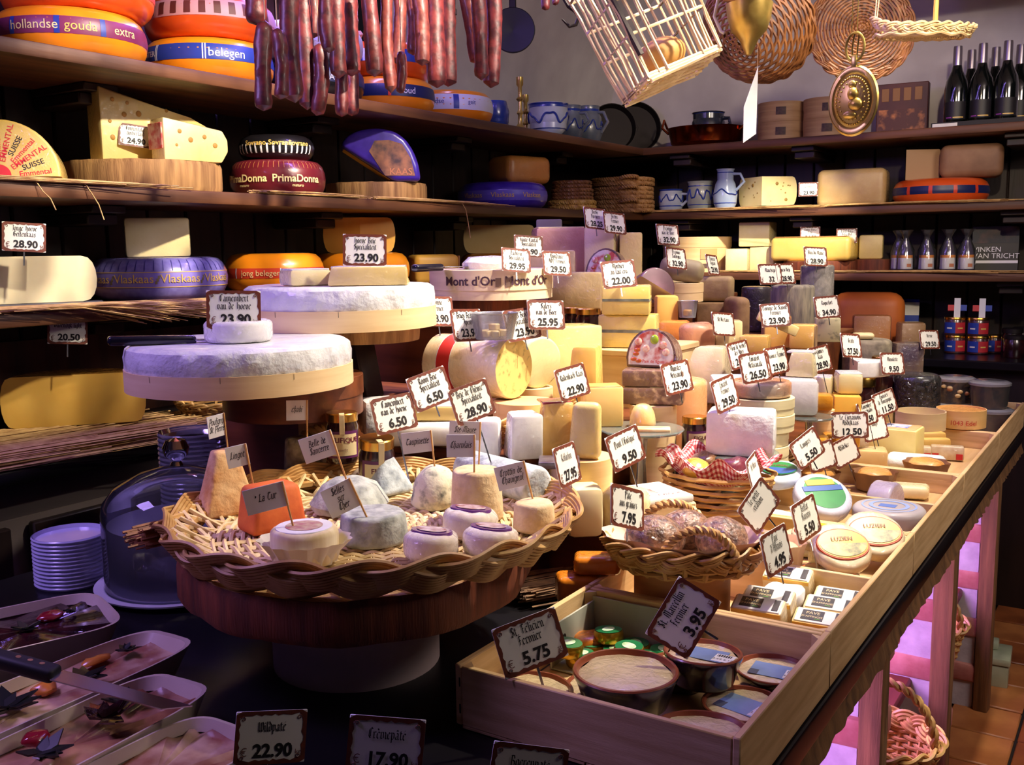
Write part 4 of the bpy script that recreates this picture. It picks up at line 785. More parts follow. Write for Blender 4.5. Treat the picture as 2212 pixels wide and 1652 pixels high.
t = sector('cheese_quarter', 'holed quarter cheese showing two cut faces on the back wall shelf', bw(1655, 4.55, S2+.0185), .17, .13, radians(38), radians(142), mat('straw rind', (222, 190, 110), (206, 170, 90), rough=.5), p_pale, 'g', radians(98+60), fl=.86, ctr=True)
t.rotation_euler.z = face(t.location)+radians(-14)
hm = mat('olive hole', (150, 116, 50), rough=.6)
g = random.Random(5)
for a, sg in ((radians(38), 1), (radians(142), -1)):
    am = radians(90); c = Vector((-.085*cos(am), -.085*sin(am), 0))
    for k in range(9):
        rr_ = g.uniform(.03, .145); z = g.uniform(.02, .11); s = g.choice((.003, .004, .005, .008)); MB().ball((0, 0, 0), s, 8, 5, (1, .25, 1), Matrix.Translation(c+Vector((rr_*cos(a), rr_*sin(a), z))) @ Matrix.Rotation(a, 4, 'Z')).build('hole', hm, t)
card(1746, 409, dep(bw(1746, 4.40, S2)), 'price card reading 23.90 on the back wall middle shelf', ['Kernhem'], '23.90', 4, 0, 4, s=.95, pin=0)
block('cheese_half', 'large cheese half in shiny film on the back wall middle shelf', bw(1842, 4.57, S2), .29, .16, .165, mat('film wrapped tan half', (216, 186, 124), (190, 152, 96), rough=.4, scale=7, wrap=.9), radians(6), .028, seg=4)
p = bw(2030, 4.58, S2); fa = atan2(-p.y, -p.x)
wheel('round_cheese', 'orange cheese wheel with a dark blue band on the back wall shelf', p, .19, .105, wax_red, band=(band_dblue, .04, .072), stripes=(band_red, [fa-.7, fa-.2, fa+.3, fa+.8], .08, .04, .072))
wk = mat('brown rind cut', (150, 112, 80), (120, 84, 58), rough=.6, scale=8)
sector('cheese_half', 'smaller brown cheese piece on the banded orange wheel', p+Vector((-.09, -.02, .1055)), .14, .125, radians(-110), radians(-40), wk, mat('tan paste', (170, 134, 92), rough=.6), 'c', radians(140), ctr=True)
block('cheese_half', 'larger brown cheese piece on the banded orange wheel', p+Vector((.11, .0, .1055)), .24, .15, .135, wk, radians(8), .03, seg=4)
strawmat('straw_mat', 'bright straw mat on the back wall middle shelf below the stoneware', (bw(1385, 4.40, S2)), (bw(1760, 4.40, S2)), .05, 90, group='straw mats on the shelves', seed=21)
strawmat('straw_mat', 'shaded straw mat on the back wall middle shelf below the orange wheel', (bw(1790, 4.40, S2)), (bw(2180, 4.40, S2)), .05, 60, group='straw mats on the shelves', seed=22)
# ------------------------------------------------------------------ back wall, lowest shelf
p = bw(1505, 4.58, S3); t = rbx('chipwood_box', 'big round chipwood box in the bright corner of the lowest shelf', p, .165, .165, mat('light chipwood', (240, 206, 148), (228, 188, 126), rough=.55, scale=4, stretch=(1, 1, 12)), 'chipwood boxes on the back wall shelf', lidk=.3)
fa = atan2(-p.y, -p.x); band_part(t, [(.165, 0), (.165, .17)], .02, .04, lab_dark, .001, fa+.15, fa+.42, 'stamp', 6); band_part(t, [(.165, 0), (.165, .17)], .06, .11, mat('pale burn print', (206, 160, 100)), .001, fa+.1, fa+.6, 'printed_panel', 6)
block('cheese_block', 'bright overlit cheese block at the front of the corner shelf', bw(1603, 4.47, S3+.003), .10, .10, .105, w_cream, radians(12), .006)
block('cheese_block', 'cream cheese block beside the bright one under the top block', bw(1655, 4.54, S3+.003), .12, .12, .112, w_cream, radians(-6), .006)
block('cheese_block', 'square pale cheese block topmost of the corner stack', bw(1645, 4.53, S3+.1165), .145, .12, .112, w_pale, radians(2), .006)
p = bw(1772, 4.56, S3); stump('log_slice', 'dark log slice under the long yellow half on the back wall', p, .165, .05, True)
block('cheese_half', 'long yellow cheese half with cards on top on the back wall', bw(1758, 4.54, S3+.051), .36, .15, .106, mat('comte paste', (234, 202, 108), (222, 186, 90), rough=.45, scale=8, wrap=.3), radians(-3), .022, 't', mat('comte rind', (176, 132, 74), (150, 106, 56), scale=12), seg=4)
p = bw(1888, 4.60, S3); stump('log_slice', 'small dark log slice under the short yellow piece', p, .09, .055, True)
block('cheese_block', 'short glossy yellow cheese piece at the end of the lit shelf', bw(1872, 4.58, S3+.056), .10, .10, .105, w_yel, radians(10), .01)
card(1750, 505, dep(bw(1750, 4.455, S3)), 'price card reading 24.50 above the long yellow half', ['Comté Extra', 'België'], '24.50', 4, 0, 4, s=1.0, pin=.03)
card(1829, 509, dep(bw(1829, 4.455, S3)), 'price card reading 28.50 at the right end of the long yellow half', ['Comté Extra', 'Extra Oud'], '28.50', 2, 0, 4, s=1.0, pin=.03)
cello = glassmat('cellophane', (240, 240, 245), .05, .03); olab = mat('orange label strip', (222, 140, 50)); 
bp2 = [(0, 0), (.032, 0), (.033, .01), (.031, .07), (.022, .105), (.014, .125), (.014, .13), (0, .13)]
for k, u in enumerate((1934, 1954, 2000, 2046, 2086)):
    q = bw(u, 4.5+(.08 if k == 0 else 0), S3+.003); t = T('gift_bottle', 'small labelled bottle in cellophane, %s of five on the lowest back shelf' % ('first', 'second', 'third', 'fourth', 'fifth')[k], 'bottle', q, face(q), 'bottles wrapped in cellophane')
    MB().lathe(bp2, 20).build('glass', mat('purplish glass', (70, 60, 84), rough=.1, coat=1), t); P = [(.033, .01), (.031, .07), (.024, .10)]
    band_part(t, P, .012, .07, paper, .0008, -pi/2-1.1, -pi/2+1.1, 'label', 10); band_part(t, P, .058, .07, olab, .0014, -pi/2-1.1, -pi/2+1.1, 'label_strip', 10); band_part(t, P, .02, .034, mat('peach print', (206, 130, 90)), .0014, -pi/2+.2, -pi/2+.8, 'label_picture', 5)
    MB().lathe([(.0365, 0), (.036, .09), (.012, .14), (.014, .15), (.030, .175)], 14).jitter(.003, 60, k).build('cellophane', cello, t)
p = bw(2147, 4.62, S3); t = T('cookbook', 'black book with white title lettering standing on the lowest back shelf', 'book', p, face(p)*.5, rx=radians(-6))
MB().rbox(-.09, .09, -.012, .012, 0, .19, .002, 1).build('cover', mat('black cover', (16, 14, 16), rough=.45), t)
MB().add([(-.088, -.0126, .118), (.088, -.0126, .118), (.088, -.0126, .186), (-.088, -.0126, .186)], [(0, 1, 2, 3)]).build('cover_picture', mat('dim cover picture', (20, 26, 34), (96, 60, 56), rough=.5, scale=14, lo=.5, hi=.75), t)
put_text(bmesh_text('VINKEN', .0), t, white_ink, .03, -.03, .082, .0128, FRONT); put_text(bmesh_text('VAN TRICHT', .0), t, white_ink, .03, .005, .055, .0128, FRONT)
MB().rbox(-.088, .088, -.0132, -.012, .034, .046, .0004, 1).build('white_strip', white_ink, t)
strawmat('straw_mat', 'bright straw mat on the back wall lowest shelf below the block stack', bw(1560, 4.41, S3), bw(1840, 4.41, S3), .05, 80, group='straw mats on the shelves', seed=23)
strawmat('straw_mat', 'reed mat on the back wall lowest shelf below the cellophane bottles', bw(1850, 4.41, S3), bw(2200, 4.39, S3), .05, 60, group='straw mats on the shelves', seed=24)
# ------------------------------------------------------------------ counter along the back wall
t = T('rear_counter', 'dark counter along the back wall below the shelves', 'counter', (0, 0, 0)); MB().rbox(-2.03, 1.2, 4.22, YB-.002, BC-.035, BC, .005, 1).build('worktop', black_top, t); MB().box(-2.0, 1.18, 4.28, YB-.01, 0, BC-.036).build('body', dark_plank, t)
flagm = [mat('flag red', (190, 40, 50)), mat('flag white', (220, 220, 228)), mat('flag blue', (30, 60, 160))]
def tin(label, loc, R=.042, H=.075, m=(0, 2), rz=0):
    t = T('preserve_tin', label, 'jar', loc, rz, 'red and blue lidded jars'); P = [(0, 0), (R, .002), (R, H*.85), (R*.95, H*.9), (0, H*.9)]; MB().lathe(P, 24).build('glass_body', mat('dark pate', (70, 36, 40), rough=.3, coat=.8), t)
    MB().lathe([(R*.96, H*.86), (R*1.02, H*.86), (R*1.02, H*.98), (R, H), (0, H)], 24).build('lid', gold_lid, t)
    fa = -pi/2; band_part(t, P, H*.12, H*.72, flagm[2], .001, fa-1.1, fa+.05, 'label', 8); band_part(t, P, H*.12, H*.72, flagm[0], .0011, fa+.05, fa+1.1, 'label', 8)
    for a, m_ in ((fa-.5, paper), (fa+.5, gold_ink)): band_part(t, P, H*.36, H*.44, m_, .0018, a-.25, a+.25, 'label_line', 4)
    return t
for u, Y, n, nm in ((2062, 4.5, 2, 'first'), (2112, 4.5, 2, 'second'), (2146, 4.56, 1, 'third')):
    for k in range(n):
        q = bw(u, Y, BC+.0755*k); tin('red and blue labelled jar, %s in the %s pile by the wall' % (('lower', 'upper')[k], nm), q, rz=face(q))
for u, lab in ((2068, 'left tin on the jar piles'), (2122, 'right tin on the jar piles')):
    q = bw(u, 4.5, BC+.151+.036); t = T('round_tin', 'small round tin striped red, white and blue, '+lab, 'tin', q, face(q), 'striped round tins', rx=radians(80))
    for k, (x0, x1) in enumerate(((-.036, -.012), (-.012, .012), (.012, .036))): MB().box(x0, x1, -sqrt(.0365**2-max(abs(x0), abs(x1))**2)-.006, sqrt(.0365**2-max(abs(x0), abs(x1))**2)+.006, -.012, .012).build('stripe', flagm[k], t)
for k, (u, Y) in enumerate(((2185, 4.5), (2207, 4.56), (2190, 4.40))):
    q = bw(u, Y, BC); jar('dark jar with a blue label by the back wall, %s' % ('first', 'second', 'third')[k], q, .04, .11 if k < 2 else .09, face(q), text='', tint=flagm[2], strip=False, group='dark jars by the back wall', lidm=iron)
p = bw(1964, 4.70, BC); block('milk_carton', 'blue and white carton behind the orange half cheese', p, .07, .07, .21, flagm[2], face(p), .003, cat='carton'); t = bpy.data.objects[[o.name for o in COL.objects if o.name.startswith('milk_carton')][0]]
MB().rbox(-.0355, .0355, -.0358, .0355, .14, .20, .002, 1).build('white_panel', paper, t)
block('cheese_half', 'big orange cheese half standing at the far end', bw(1872, 4.48, BC+.0), .30, .14, .25, mat('deep orange paste', (216, 120, 50), (196, 98, 40), rough=.5, scale=8), radians(14), .06, seg=4)
block('cheese_block', 'amber block leaning before the big orange half', bw(1880, 4.29, BC+.0), .15, .07, .165, mat('amber wrapped', (214, 150, 84), (196, 126, 64), rough=.4, wrap=.4), radians(20), .012)
block('cheese_block', 'brown wedge standing upright beside the far jars', bw(1965, 4.29, BC), .10, .08, .14, mat('brown wrapped', (176, 140, 92), (150, 112, 70), rough=.4, wrap=.5), radians(30), .012)
# ------------------------------------------------------------------ things hanging from the ceiling
p = atD(1234, 10, 2.35); t = T('iron_hook', 'dark iron S hook hanging before the white vault', 'hook', p, radians(33)); k = 2.35/F
MB().tube([(-14*k, 0, 40*k), (-16*k, 0, 12*k), (-6*k, 0, -4*k), (8*k, 0, -14*k), (16*k, 0, -26*k), (10*k, 0, -42*k), (-4*k, 0, -46*k), (-20*k, 0, -30*k)], [4*k]*6+[3.5*k, 2*k], 8).build('hook', iron, t); MB().tube([(-14*k, 0, 40*k), (-10*k, 0, 1.2)], .003, 6).build('chain', iron, t)
# tall slatted wicker basket, tilted
p = atD(1400, 60, 2.25); t = T('hanging_basket', 'tall open slatted wicker basket hanging at a tilt', 'basket', p, 0); t.matrix_world = Matrix.Translation(p) @ Matrix.Rotation(face(p)+radians(28), 4, 'Z') @ Matrix.Rotation(radians(-22), 4, 'Y') @ Matrix.Rotation(radians(-14), 4, 'X')
wpale = wick_pale; g = random.Random(3); W2, D2, H0, H1 = .095, .075, -.12, .17
def rod(a, c, r=.0035, w=.004): 
    a = Vector(a); c = Vector(c); return [a.lerp(c, f)+Vector((g.uniform(-w, w), g.uniform(-w, w), 0)) for f in (0, .25, .5, .75, 1)]
b = MB()
for side in range(4):
    n_ = 9 if side % 2 == 0 else 7
    for i in range(n_):
        if side == 0 and i in (3, 4): continue
        f = -1+2*i/(n_-1); lo = {0: (f*W2, -D2), 1: (W2, f*D2), 2: (f*W2, D2), 3: (-W2, f*D2)}[side]
        b.tube(rod((lo[0], lo[1], H0), (lo[0]*1.12, lo[1]*1.12, H1)), .0034, 5)
b.build('upright_rods', wpale, t, 60, 'stuff')
b = MB()
for z in (H0, H0+.006, -.02, .06, .14, .168):
    k = 1+.12*(z-H0)/(H1-H0); b.tube([(-W2*k, -D2*k, z), (W2*k, -D2*k, z), (W2*k, D2*k, z), (-W2*k, D2*k, z)], .0038, 5, closed=True)
b.build('cross_bands', wpale, t, 60, 'stuff')
b = MB()
for i in range(15): f = -1+2*i/14; b.tube(rod((f*W2, -D2, H0-.004), (f*W2+.01, D2, H0-.004)), .004, 5)
for i in range(11): f = -1+2*i/10; b.tube(rod((-W2, f*D2, H0-.009+.006*(i % 2)), (W2, f*D2, H0-.009+.006*((i+1) % 2))), .0042, 5)
b.build('woven_bottom', wpale, t, 60, 'stuff')
MB().tube([(-W2*1.1, -D2*1.1-.006, .3), (-W2*1.02, -D2-.006, .05), (-W2*.96, -D2-.004, -.07)], .008, 6).build('leather_strap', mat('dark leather', (52, 38, 30), rough=.6), t)
MB().tube([(0, 0, .17), (-.1, .02, .6)], .002, 5).build('cord', straw_m, t)
MB().ball((0, 0, -.07), .05, 14, 10, (1.2, .9, .8)).build('bread_loaf', mat('dry loaf', (206, 160, 84), (170, 116, 54), rough=.6, scale=9), t, label='dry yellow loaf inside'); 
# round wicker basket and brass lamp
p = atD(1640, 55, 2.75); t = T('hanging_basket', 'deep round brown wicker basket hanging on its side', 'basket', p, 0); t.matrix_world = Matrix.Translation(p) @ Matrix.Rotation(face(p)+radians(-25), 4, 'Z') @ Matrix.Rotation(radians(118), 4, 'X')
b = MB(); R0 = .15
for j in range(24):
    a = pi/2*j/24*.98; ring(b, R0*cos(a)+.002, R0*.85*sin(a), .0042, 60, .0035, 11, j*pi)
b.build('woven_shell', wick_brown, t, 60, 'stuff'); b = MB(); braid(b, R0, -.004, .009, .005, 6, 3, .0035); b.build('braided_rim', wick_brown, t, 60, 'stuff')
iv = t.matrix_world.inverted(); handle(t, [iv @ (atD(1522, 120, 2.72)+(atD(1600, 112, 2.72)-atD(1522, 120, 2.72))*(i/12)+Vector((0, 0, .05*sin(pi*i/12)))) for i in range(13)], .006, 5, wick_brown)
p = atD(1618, 50, 2.30); t = T('brass_lamp', 'bell shaped brass pendant with a copper dish on top', 'pendant lamp', p, 0); k = 2.3/F
MB().lathe([(0, -68*k), (6*k, -66*k), (14*k, -50*k), (20*k, -36*k), (38*k, -16*k), (46*k, 10*k), (50*k, 40*k), (44*k, 42*k), (0, 44*k)], 32).build('bell', brass, t)
MB().lathe([(8*k, 46*k), (56*k, 52*k), (62*k, 62*k), (58*k, 64*k), (8*k, 52*k)], 32).build('dish', copper, t); MB().tube([(0, 0, 40*k), (0, 0, .7)], .003, 6).build('chain', brass, t)
MB().tube([(-62*k, -.02, 62*k), (-72*k, -.02, 20*k), (-56*k, -.02, -14*k), (-48*k, -.02, -18*k)], .004, 8).build('curved_arm', mat('enamel arm', (206, 202, 190), rough=.4), t)
# round flat wicker tray facing the room
p = atD(1862, 60, 3.05); t = T('hanging_tray', 'round brown wicker tray hanging flat against the view', 'basket', p, 0); t.matrix_world = Matrix.Translation(p) @ Matrix.Rotation(face(p)+radians(12), 4, 'Z') @ Matrix.Rotation(radians(80), 4, 'X')
b = MB()
for j in range(1, 17): ring(b, .0092*j, -.02*(j/16)**3, .0042, 64, 0, 12, j*pi, vert=.003)
for j in range(24): a = 2*pi*j/24; b.tube([(0, 0, 0), (.14*cos(a), .14*sin(a), -.015)], .003, 4)
b.build('woven_disc', wick_brown, t, 60, 'stuff'); b = MB(); braid(b, .148, -.018, .008, .005, 7, 3, .0035, tau=20); b.build('braided_rim', wick_brown, t, 60, 'stuff'); MB().tube([(0, .15, -.02), (0, .6, -.02)], .002, 5).build('cord', straw_m, t)
# flat tray seen edge-on
p = atD(1990, 78, 2.45); t = T('hanging_tray', 'flat pale wicker tray with a raised end hanging by cords', 'basket', p, 0); t.matrix_world = Matrix.Translation(p) @ Matrix.Rotation(face(p), 4, 'Z') @ Matrix.Rotation(radians(4), 4, 'Y') @ Matrix.Rotation(radians(6), 4, 'X')
b = MB()
for j in range(1, 14): ring(b, .0085*j, 0, .004, 60, 0, 12, j*pi, 1, .9, vert=.003)
b.build('woven_base', wick_pale, t, 60, 'stuff'); b = MB(); braid(b, .112, .012, .008, .005, 8, 3, .0032, sx=1, sy=.9, zfun=lambda a: .022*max(0, -cos(a))**4); b.build('braided_rim', wick_pale, t, 60, 'stuff')
MB().tube([(-.112, 0, .04), (-.118, 0, .5)], .0016, 5).tube([(-.108, .01, .04), (-.1, .0, .5)], .0016, 5).build('cord', mat('pale cord', (220, 200, 160)), t); MB().tube([(.03, .05, .01), (.0, .06, .5)], .006, 6).build('stick', mat('yellow cane', (206, 160, 80)), t)
# brass biscuit mould
p = atD(1843, 218, 1.95); k = 1.95/F; t = T('brass_mould', 'oval embossed brass mould hanging by its ring', 'mould', p, 0); t.matrix_world = Matrix.Translation(p) @ Matrix.Rotation(face(p)+radians(-22), 4, 'Z')
MT = FRONT
MB().lathe([(0, 9*k), (30*k, 7*k), (42*k, 2*k), (46*k, 5*k), (52*k, 4*k), (54*k, 0), (52*k, -5*k), (0, -9*k)], 44, sy=1.34, M=MT).build('oval_shell', brass, t)
g = random.Random(9); b = MB()
b.ball((2*k, 14*k, 8*k), 15*k, 14, 10, (.8, 1, .7), MT); b.ball((8*k, -8*k, 8*k), 16*k, 14, 10, (1, .9, .6), MT); b.ball((-4*k, -30*k, 8*k), 13*k, 12, 8, (1.2, .7, .6), MT); b.ball((0, 34*k, 8*k), 9*k, 10, 8, (1, 1, .6), MT); b.build('embossed_figure', brass, t)
b = MB()
for i in range(46):
    a = 2*pi*i/46; b.ball((36*k*cos(a), 50*k*sin(a), 5.5*k), 2.6*k, 6, 4, M=MT)
    if i % 2: b.ball((28*k*cos(a), 40*k*sin(a), 8*k), 2.2*k, 6, 4, M=MT)
b.build('embossed_beads', brass, t, 60, 'stuff')
MB().lathe([(r_*k, z_*k) for r_, z_ in ((53, -4), (56, 0), (53, 4))], 44, sy=1.34, M=MT).build('rim_wire', brass, t)
MB().tube([(20*k*cos(2*pi*i/28), 0, (112+30*sin(2*pi*i/28))*k) for i in range(28)], 3.2*k, 8, closed=True).build('ring', brass, t)
MB().rbox(-6*k, 6*k, -4*k, 4*k, 70*k, 96*k, 2*k, 2).tube([(-4*k, 0, 80*k), (-6*k, 0, 110*k), (-2*k, 0, 140*k)], 2*k, 6).tube([(4*k, 0, 80*k), (6*k, 0, 112*k), (8*k, 0, 138*k)], 2*k, 6).build('hinge', brass, t)
MB().tube([(-8*k, 0, 140*k), (-4*k, 0, .9)], .0009, 5).tube([(4*k, 0, 140*k), (4*k, 0, .9)], .0009, 5).build('wire', brass, t)
# white paper hanging below the wicker basket
p = atD(1622, 215, 2.5); k = 2.5/F; t = T('paper_sheet', 'white pointed sheet of paper hanging below the wicker basket', 'paper', p, face(p)+radians(30)); MB().prism([(14*k, -72*k), (16*k, 70*k), (-17*k, -16*k), (-17*k, -92*k)], -.0004, .0004, M=FRONT).build('sheet', paper, t); MB().tube([(15*k, .0008, 66*k), (15*k, .001, 2.86-p.z)], .0007, 5).build('thread', straw_m, t)
# ------------------------------------------------------------------ front basket on its log slice
gp = atD(808, 1083, 1.48); BX, BY = gp.x, gp.y
q = atD(772, 1403, 1.48)
rbx('round_box', 'plain round white box standing on the black counter under the log slice', (q.x, q.y, CT), .124, .12, mat('pinkish white card', (206, 184, 182), rough=.6), 'stand boxes')
stump('log_slice', 'broad reddish log slice carrying the big goat cheese basket', (q.x+.005, q.y+.005, CT+.1205), .255, .058, True)
BZ = CT+.18
bk_ = T('wicker_basket', 'large shallow wicker basket with a thick braided rim full of goat cheeses', 'basket', (BX, BY, BZ))
b = MB(); rr = .0032
for j in range(1, 30):
    R_ = .0083*j; ring(b, R_, rr*2, rr, 110, 0, 16, j*pi, vert=rr*1.1)
b.build('woven_base', wick_pale, bk_, 60, 'stuff')
b = MB()
for j in range(32):
    a = 2*pi*(j+.5)/32
    for e in (-.012, .012): b.tube([(.02*cos(a), .02*sin(a), rr*2), (.24*cos(a+e), .24*sin(a+e), rr*2)], rr, 4)
b.build('base_stakes', wick_pale, bk_, 60, 'stuff')
b = MB()
for j in range(38):                                    # open slanting side sticks, crossing in pairs
    a = 2*pi*j/38
    for d, k in ((.10, 1.0), (-.10, .985), (.02, .97)): b.tube([(.236*cos(a-d), .236*sin(a-d), .006), (.262*k*cos(a), .262*k*sin(a), .018), (.29*k*cos(a+d), .29*k*sin(a+d), .036)], .0036, 5)
b.build('side_sticks', wick_pale, bk_, 60, 'stuff')
b = MB(); braid(b, .288, .026, A=.0125, B=.008, m=7, rods=7, rr=.0028, tau=55, n=260); ring(b, .272, .022, .006, 90); ring(b, .29, .03, .009, 90); b.build('braided_rim', wick, bk_, 60, 'stuff')
FZ = BZ+.012
def inb(u, v): return at(u, v, FZ)
ash = mat('ashen rind', (186, 190, 180), (112, 116, 112), rough=.9, scale=45, bump=1, bscale=70, lo=.38, hi=.75, bdist=.003)
ashb = mat('blue ash rind', (196, 204, 208), (112, 122, 132), rough=.9, scale=55, bump=.9, bscale=80, lo=.4, hi=.8, bdist=.003)
moss = mat('wrinkled grey green rind', (176, 168, 140), (116, 108, 84), rough=.9, scale=60, bump=1, bscale=110, lo=.35, hi=.7, bdist=.004)
peach = mat('peach rind', (232, 194, 142), (206, 150, 92), rough=.9, scale=30, bump=1, bscale=60, bdist=.004)
orange_r = mat('orange washed rind', (222, 112, 52), (200, 88, 40), rough=.7, scale=25, bump=.5, bscale=60)
cream_r = mat('cream bloomy rind', (226, 202, 160), (204, 174, 128), rough=.9, scale=40, bump=.8, bscale=120)
def frus(w, d, w2, d2): return [(-w/2, -d/2), (w/2, -d/2), (w/2, d/2), (-w/2, d/2)], [(-w2/2, -d2/2), (w2/2, -d2/2), (w2/2, d2/2), (-w2/2, d2/2)]
def thing1(name, label, cat, loc, mb, part, m, rz=0, group=None, rx=0, ry=0):
    t = T(name, label, cat, loc, rz, group, rx, ry); mb.build(part, m, t); return t
p = inb(490, 1108); k = dep(p)/F; lo, hi = frus(122*k, 70*k, 46*k, 40*k)
thing1('goat_cheese', 'tall peach coloured goat cheese pyramid in the big basket', 'cheese', p, MB().prism(lo, 0, 140*k, .006, 3, top=hi).jitter(.002, 60), 'rind', peach, face(p)+radians(24), 'goat cheeses in the big basket')
p = inb(588, 1140); k = dep(p)/F; lo, hi = frus(134*k, 90*k, 106*k, 72*k)
thing1('goat_cheese', 'orange rinded square goat cheese in the big basket', 'cheese', p, MB().prism(lo, 0, 100*k, .01, 3, top=hi).jitter(.002, 40), 'rind', orange_r, face(p)+radians(28), 'goat cheeses in the big basket')
p = inb(660, 1212); k = dep(p)/F
t = thing1('goat_cheese', 'soft creamy cheese with a round label in a flared paper cup', 'cheese', p, MB().lathe(cprof(72*k, 78*k, 14*k), 36).jitter(.001, 60), 'rind', mat('runny cream rind', (236, 222, 184), (214, 190, 140), rough=.7, scale=20, stretch=(3, 3, .4)), 0, 'goat cheeses in the big basket')
cup = MB(); nC = 60
for i in range(nC): pass
cup.lathe([(66*k, .001), (74*k, 25*k), (86*k+4*k, 52*k)], 60, wob=lambda a, z: 1+.045*sin(15*a)+.12*max(0, sin(a*2+.6))*(z > 30*k)).build('paper_cup', mat('waxed paper', (226, 220, 206), (210, 200, 180), rough=.6, scale=10), t)
MB().lathe([(0, 79*k), (60*k, 79*k), (61*k, 77*k)], 36).build('round_label', paper, t); MB().lathe([(0, 79.8*k), (40*k, 79.8*k)], 30).build('label_picture', mat('rose print', (170, 90, 104), (206, 190, 150), scale=60), t)
p = inb(657, 1038); k = dep(p)/F
thing1('goat_cheese', 'upright grey green wrinkled goat cheese cylinder by the basket edge', 'cheese', p, MB().lathe(cprof(42*k, 96*k, 8*k, top=.88), 36).jitter(.002, 70), 'rind', moss, 0, 'goat cheeses in the big basket')
p = inb(756, 1098); k = dep(p)/F
thing1('goat_cheese', 'low grey mound shaped goat cheese behind the ash disc', 'cheese', p, MB().lathe([(0, 0), (80*k, 2*k), (84*k, 16*k), (60*k, 52*k), (30*k, 68*k), (0, 72*k)], 36).jitter(.0025, 40), 'rind', ash, 0, 'goat cheeses in the big basket')
p = inb(832, 1062); k = dep(p)/F; lo, hi = frus(104*k, 104*k, 34*k, 34*k)
thing1('goat_cheese', 'blue grey ash coated goat cheese pyramid in the big basket', 'cheese', p, MB().prism(lo, 0, 84*k, .012, 4, top=hi).jitter(.002, 50), 'rind', ashb, face(p)+radians(38), 'goat cheeses in the big basket')
p = inb(808, 1168); k = dep(p)/F
thing1('goat_cheese', 'flat ash coated goat cheese disc with a flag stuck in its top', 'cheese', p, MB().lathe(cprof(74*k, 66*k, 10*k, top=.93), 40).jitter(.0012, 60), 'rind', ash, 0, 'goat cheeses in the big basket')
p = inb(942, 1090); k = dep(p)/F
thing1('goat_cheese', 'speckled dome shaped goat cheese in the big basket', 'cheese', p, MB().lathe(dprof(53*k, 88*k, p=.8), 36).jitter(.002, 50), 'rind', mat('speckled ash rind', (214, 208, 180), (96, 98, 92), rough=.9, scale=60, bump=.8, bscale=80, lo=.5, hi=.72), 0, 'goat cheeses in the big basket')
p = inb(1031, 1118); k = dep(p)/F
thing1('goat_cheese', 'tall cream coloured goat cheese cylinder in the big basket', 'cheese', p, MB().lathe(cprof(57*k, 108*k, 8*k, top=.9), 40).jitter(.0012, 60), 'rind', cream_r, 0, 'goat cheeses in the big basket')
a = inb(1008, 1040); c = inb(1165, 1085); k = dep(a)/F; r_ = 38*k; d = (c-a)
t = T('goat_cheese', 'grey blue goat cheese log lying behind the small crottin', 'cheese', a+Vector((0, 0, r_)), atan2(d.y, d.x), 'goat cheeses in the big basket', ry=pi/2)
MB().lathe(cprof(r_, d.length, .008), 32).jitter(.0015, 50).build('rind', ashb, t)
p = inb(1154, 1143); k = dep(p)/F
thing1('goat_cheese', 'small cream coloured drum shaped goat cheese at the basket rim', 'cheese', p, MB().lathe(cprof(46*k, 62*k, 9*k, top=.92), 36).jitter(.001, 60), 'rind', cream_r, 0, 'goat cheeses in the big basket')
wr = mat('film wrapped bloomy rind', (232, 222, 206), (212, 194, 172), rough=.6, scale=30, wrap=.7, bump=.5); pl_ = mat('violet oval label', (110, 60, 130), rough=.3, coat=1); pic = mat('label picture', (226, 214, 214), (140, 70, 70), scale=70, rough=.3)
for u, v, lab in ((930, 1208, 'nearest the soft cheese in paper'), (1014, 1160, 'behind the other two'), (1058, 1200, 'nearest the braided rim')):
    p = inb(u, v); k = dep(p)/F
    t = thing1('wrapped_cheese', 'small film wrapped round cheese with a violet oval label, '+lab, 'cheese', p, MB().lathe(cprof(60*k, 62*k, 20*k, 4), 36).jitter(.0015, 60, u), 'wrapped_body', wr, 0, 'film wrapped small rounds in the big basket', rx=radians(-6))
    MB().lathe([(0, 65.5*k), (47*k, 65*k), (50*k, 58*k)], 32, sy=.8).build('oval_label', pl_, t); MB().lathe([(0, 67*k), (36*k, 66.6*k)], 28, sy=.72).build('label_picture', pic, t)
FL = [(642, 886, 1.66, 'chabi', ['chabi'], .05, 4, 2, .036, .034), (688, 965, 1.50, 'Belle de Sancerre', ['Belle de', 'Sancerre'], .075, 0, -16, .051, .039), (902, 955, 1.58, 'Taupinette', ['Taupinette'], .045, 0, -5, .049, .034), (1005, 930, 1.62, 'Ste-Maure', ['Ste-Maure'], .06, 0, 3, .052, .031),
 (996, 963, 1.48, 'Charolais', ['Charolais'], .045, 0, 1, .043, .034), (1106, 1028, 1.46, 'Crottin de Chavignol', ['Crottin de', 'Chavignol'], .04, 0, -13, .047, .036), (737, 1076, 1.36, 'Selles sur Cher', ['Selles', 'sur', 'Cher'], .045, 8, -22, .045, .042), (574, 1076, 1.30, 'La Tur', ['* La Tur'], .04, 0, -11, .054, .034), (513, 985, 1.46, 'Lingot', ['Lingot'], .045, 12, -8, .032, .032), (468, 920, 1.50, 'Pouligny', ['Pouligny', 'St Pierre'], .035, 40, -4, .034, .034)]
for u, v, D, s, lines, st, yw, rl, w_, h_ in FL: flag(u, v, D, 'white paper flag handwritten %s on a wooden pick' % s, lines, st, yw, rl, w_, h_)
p = at(385, 1190, CT+.12); strawmat('straw_bundle', 'bundle of brown straws sticking out under the big basket', atD(400, 1165, 1.48), atD(285, 1190, 1.42), .045, 46, th=.03, r=.0022, seed=31, m=mat('brown straw', (176, 116, 74), (120, 72, 46), rough=.6, scale=40))
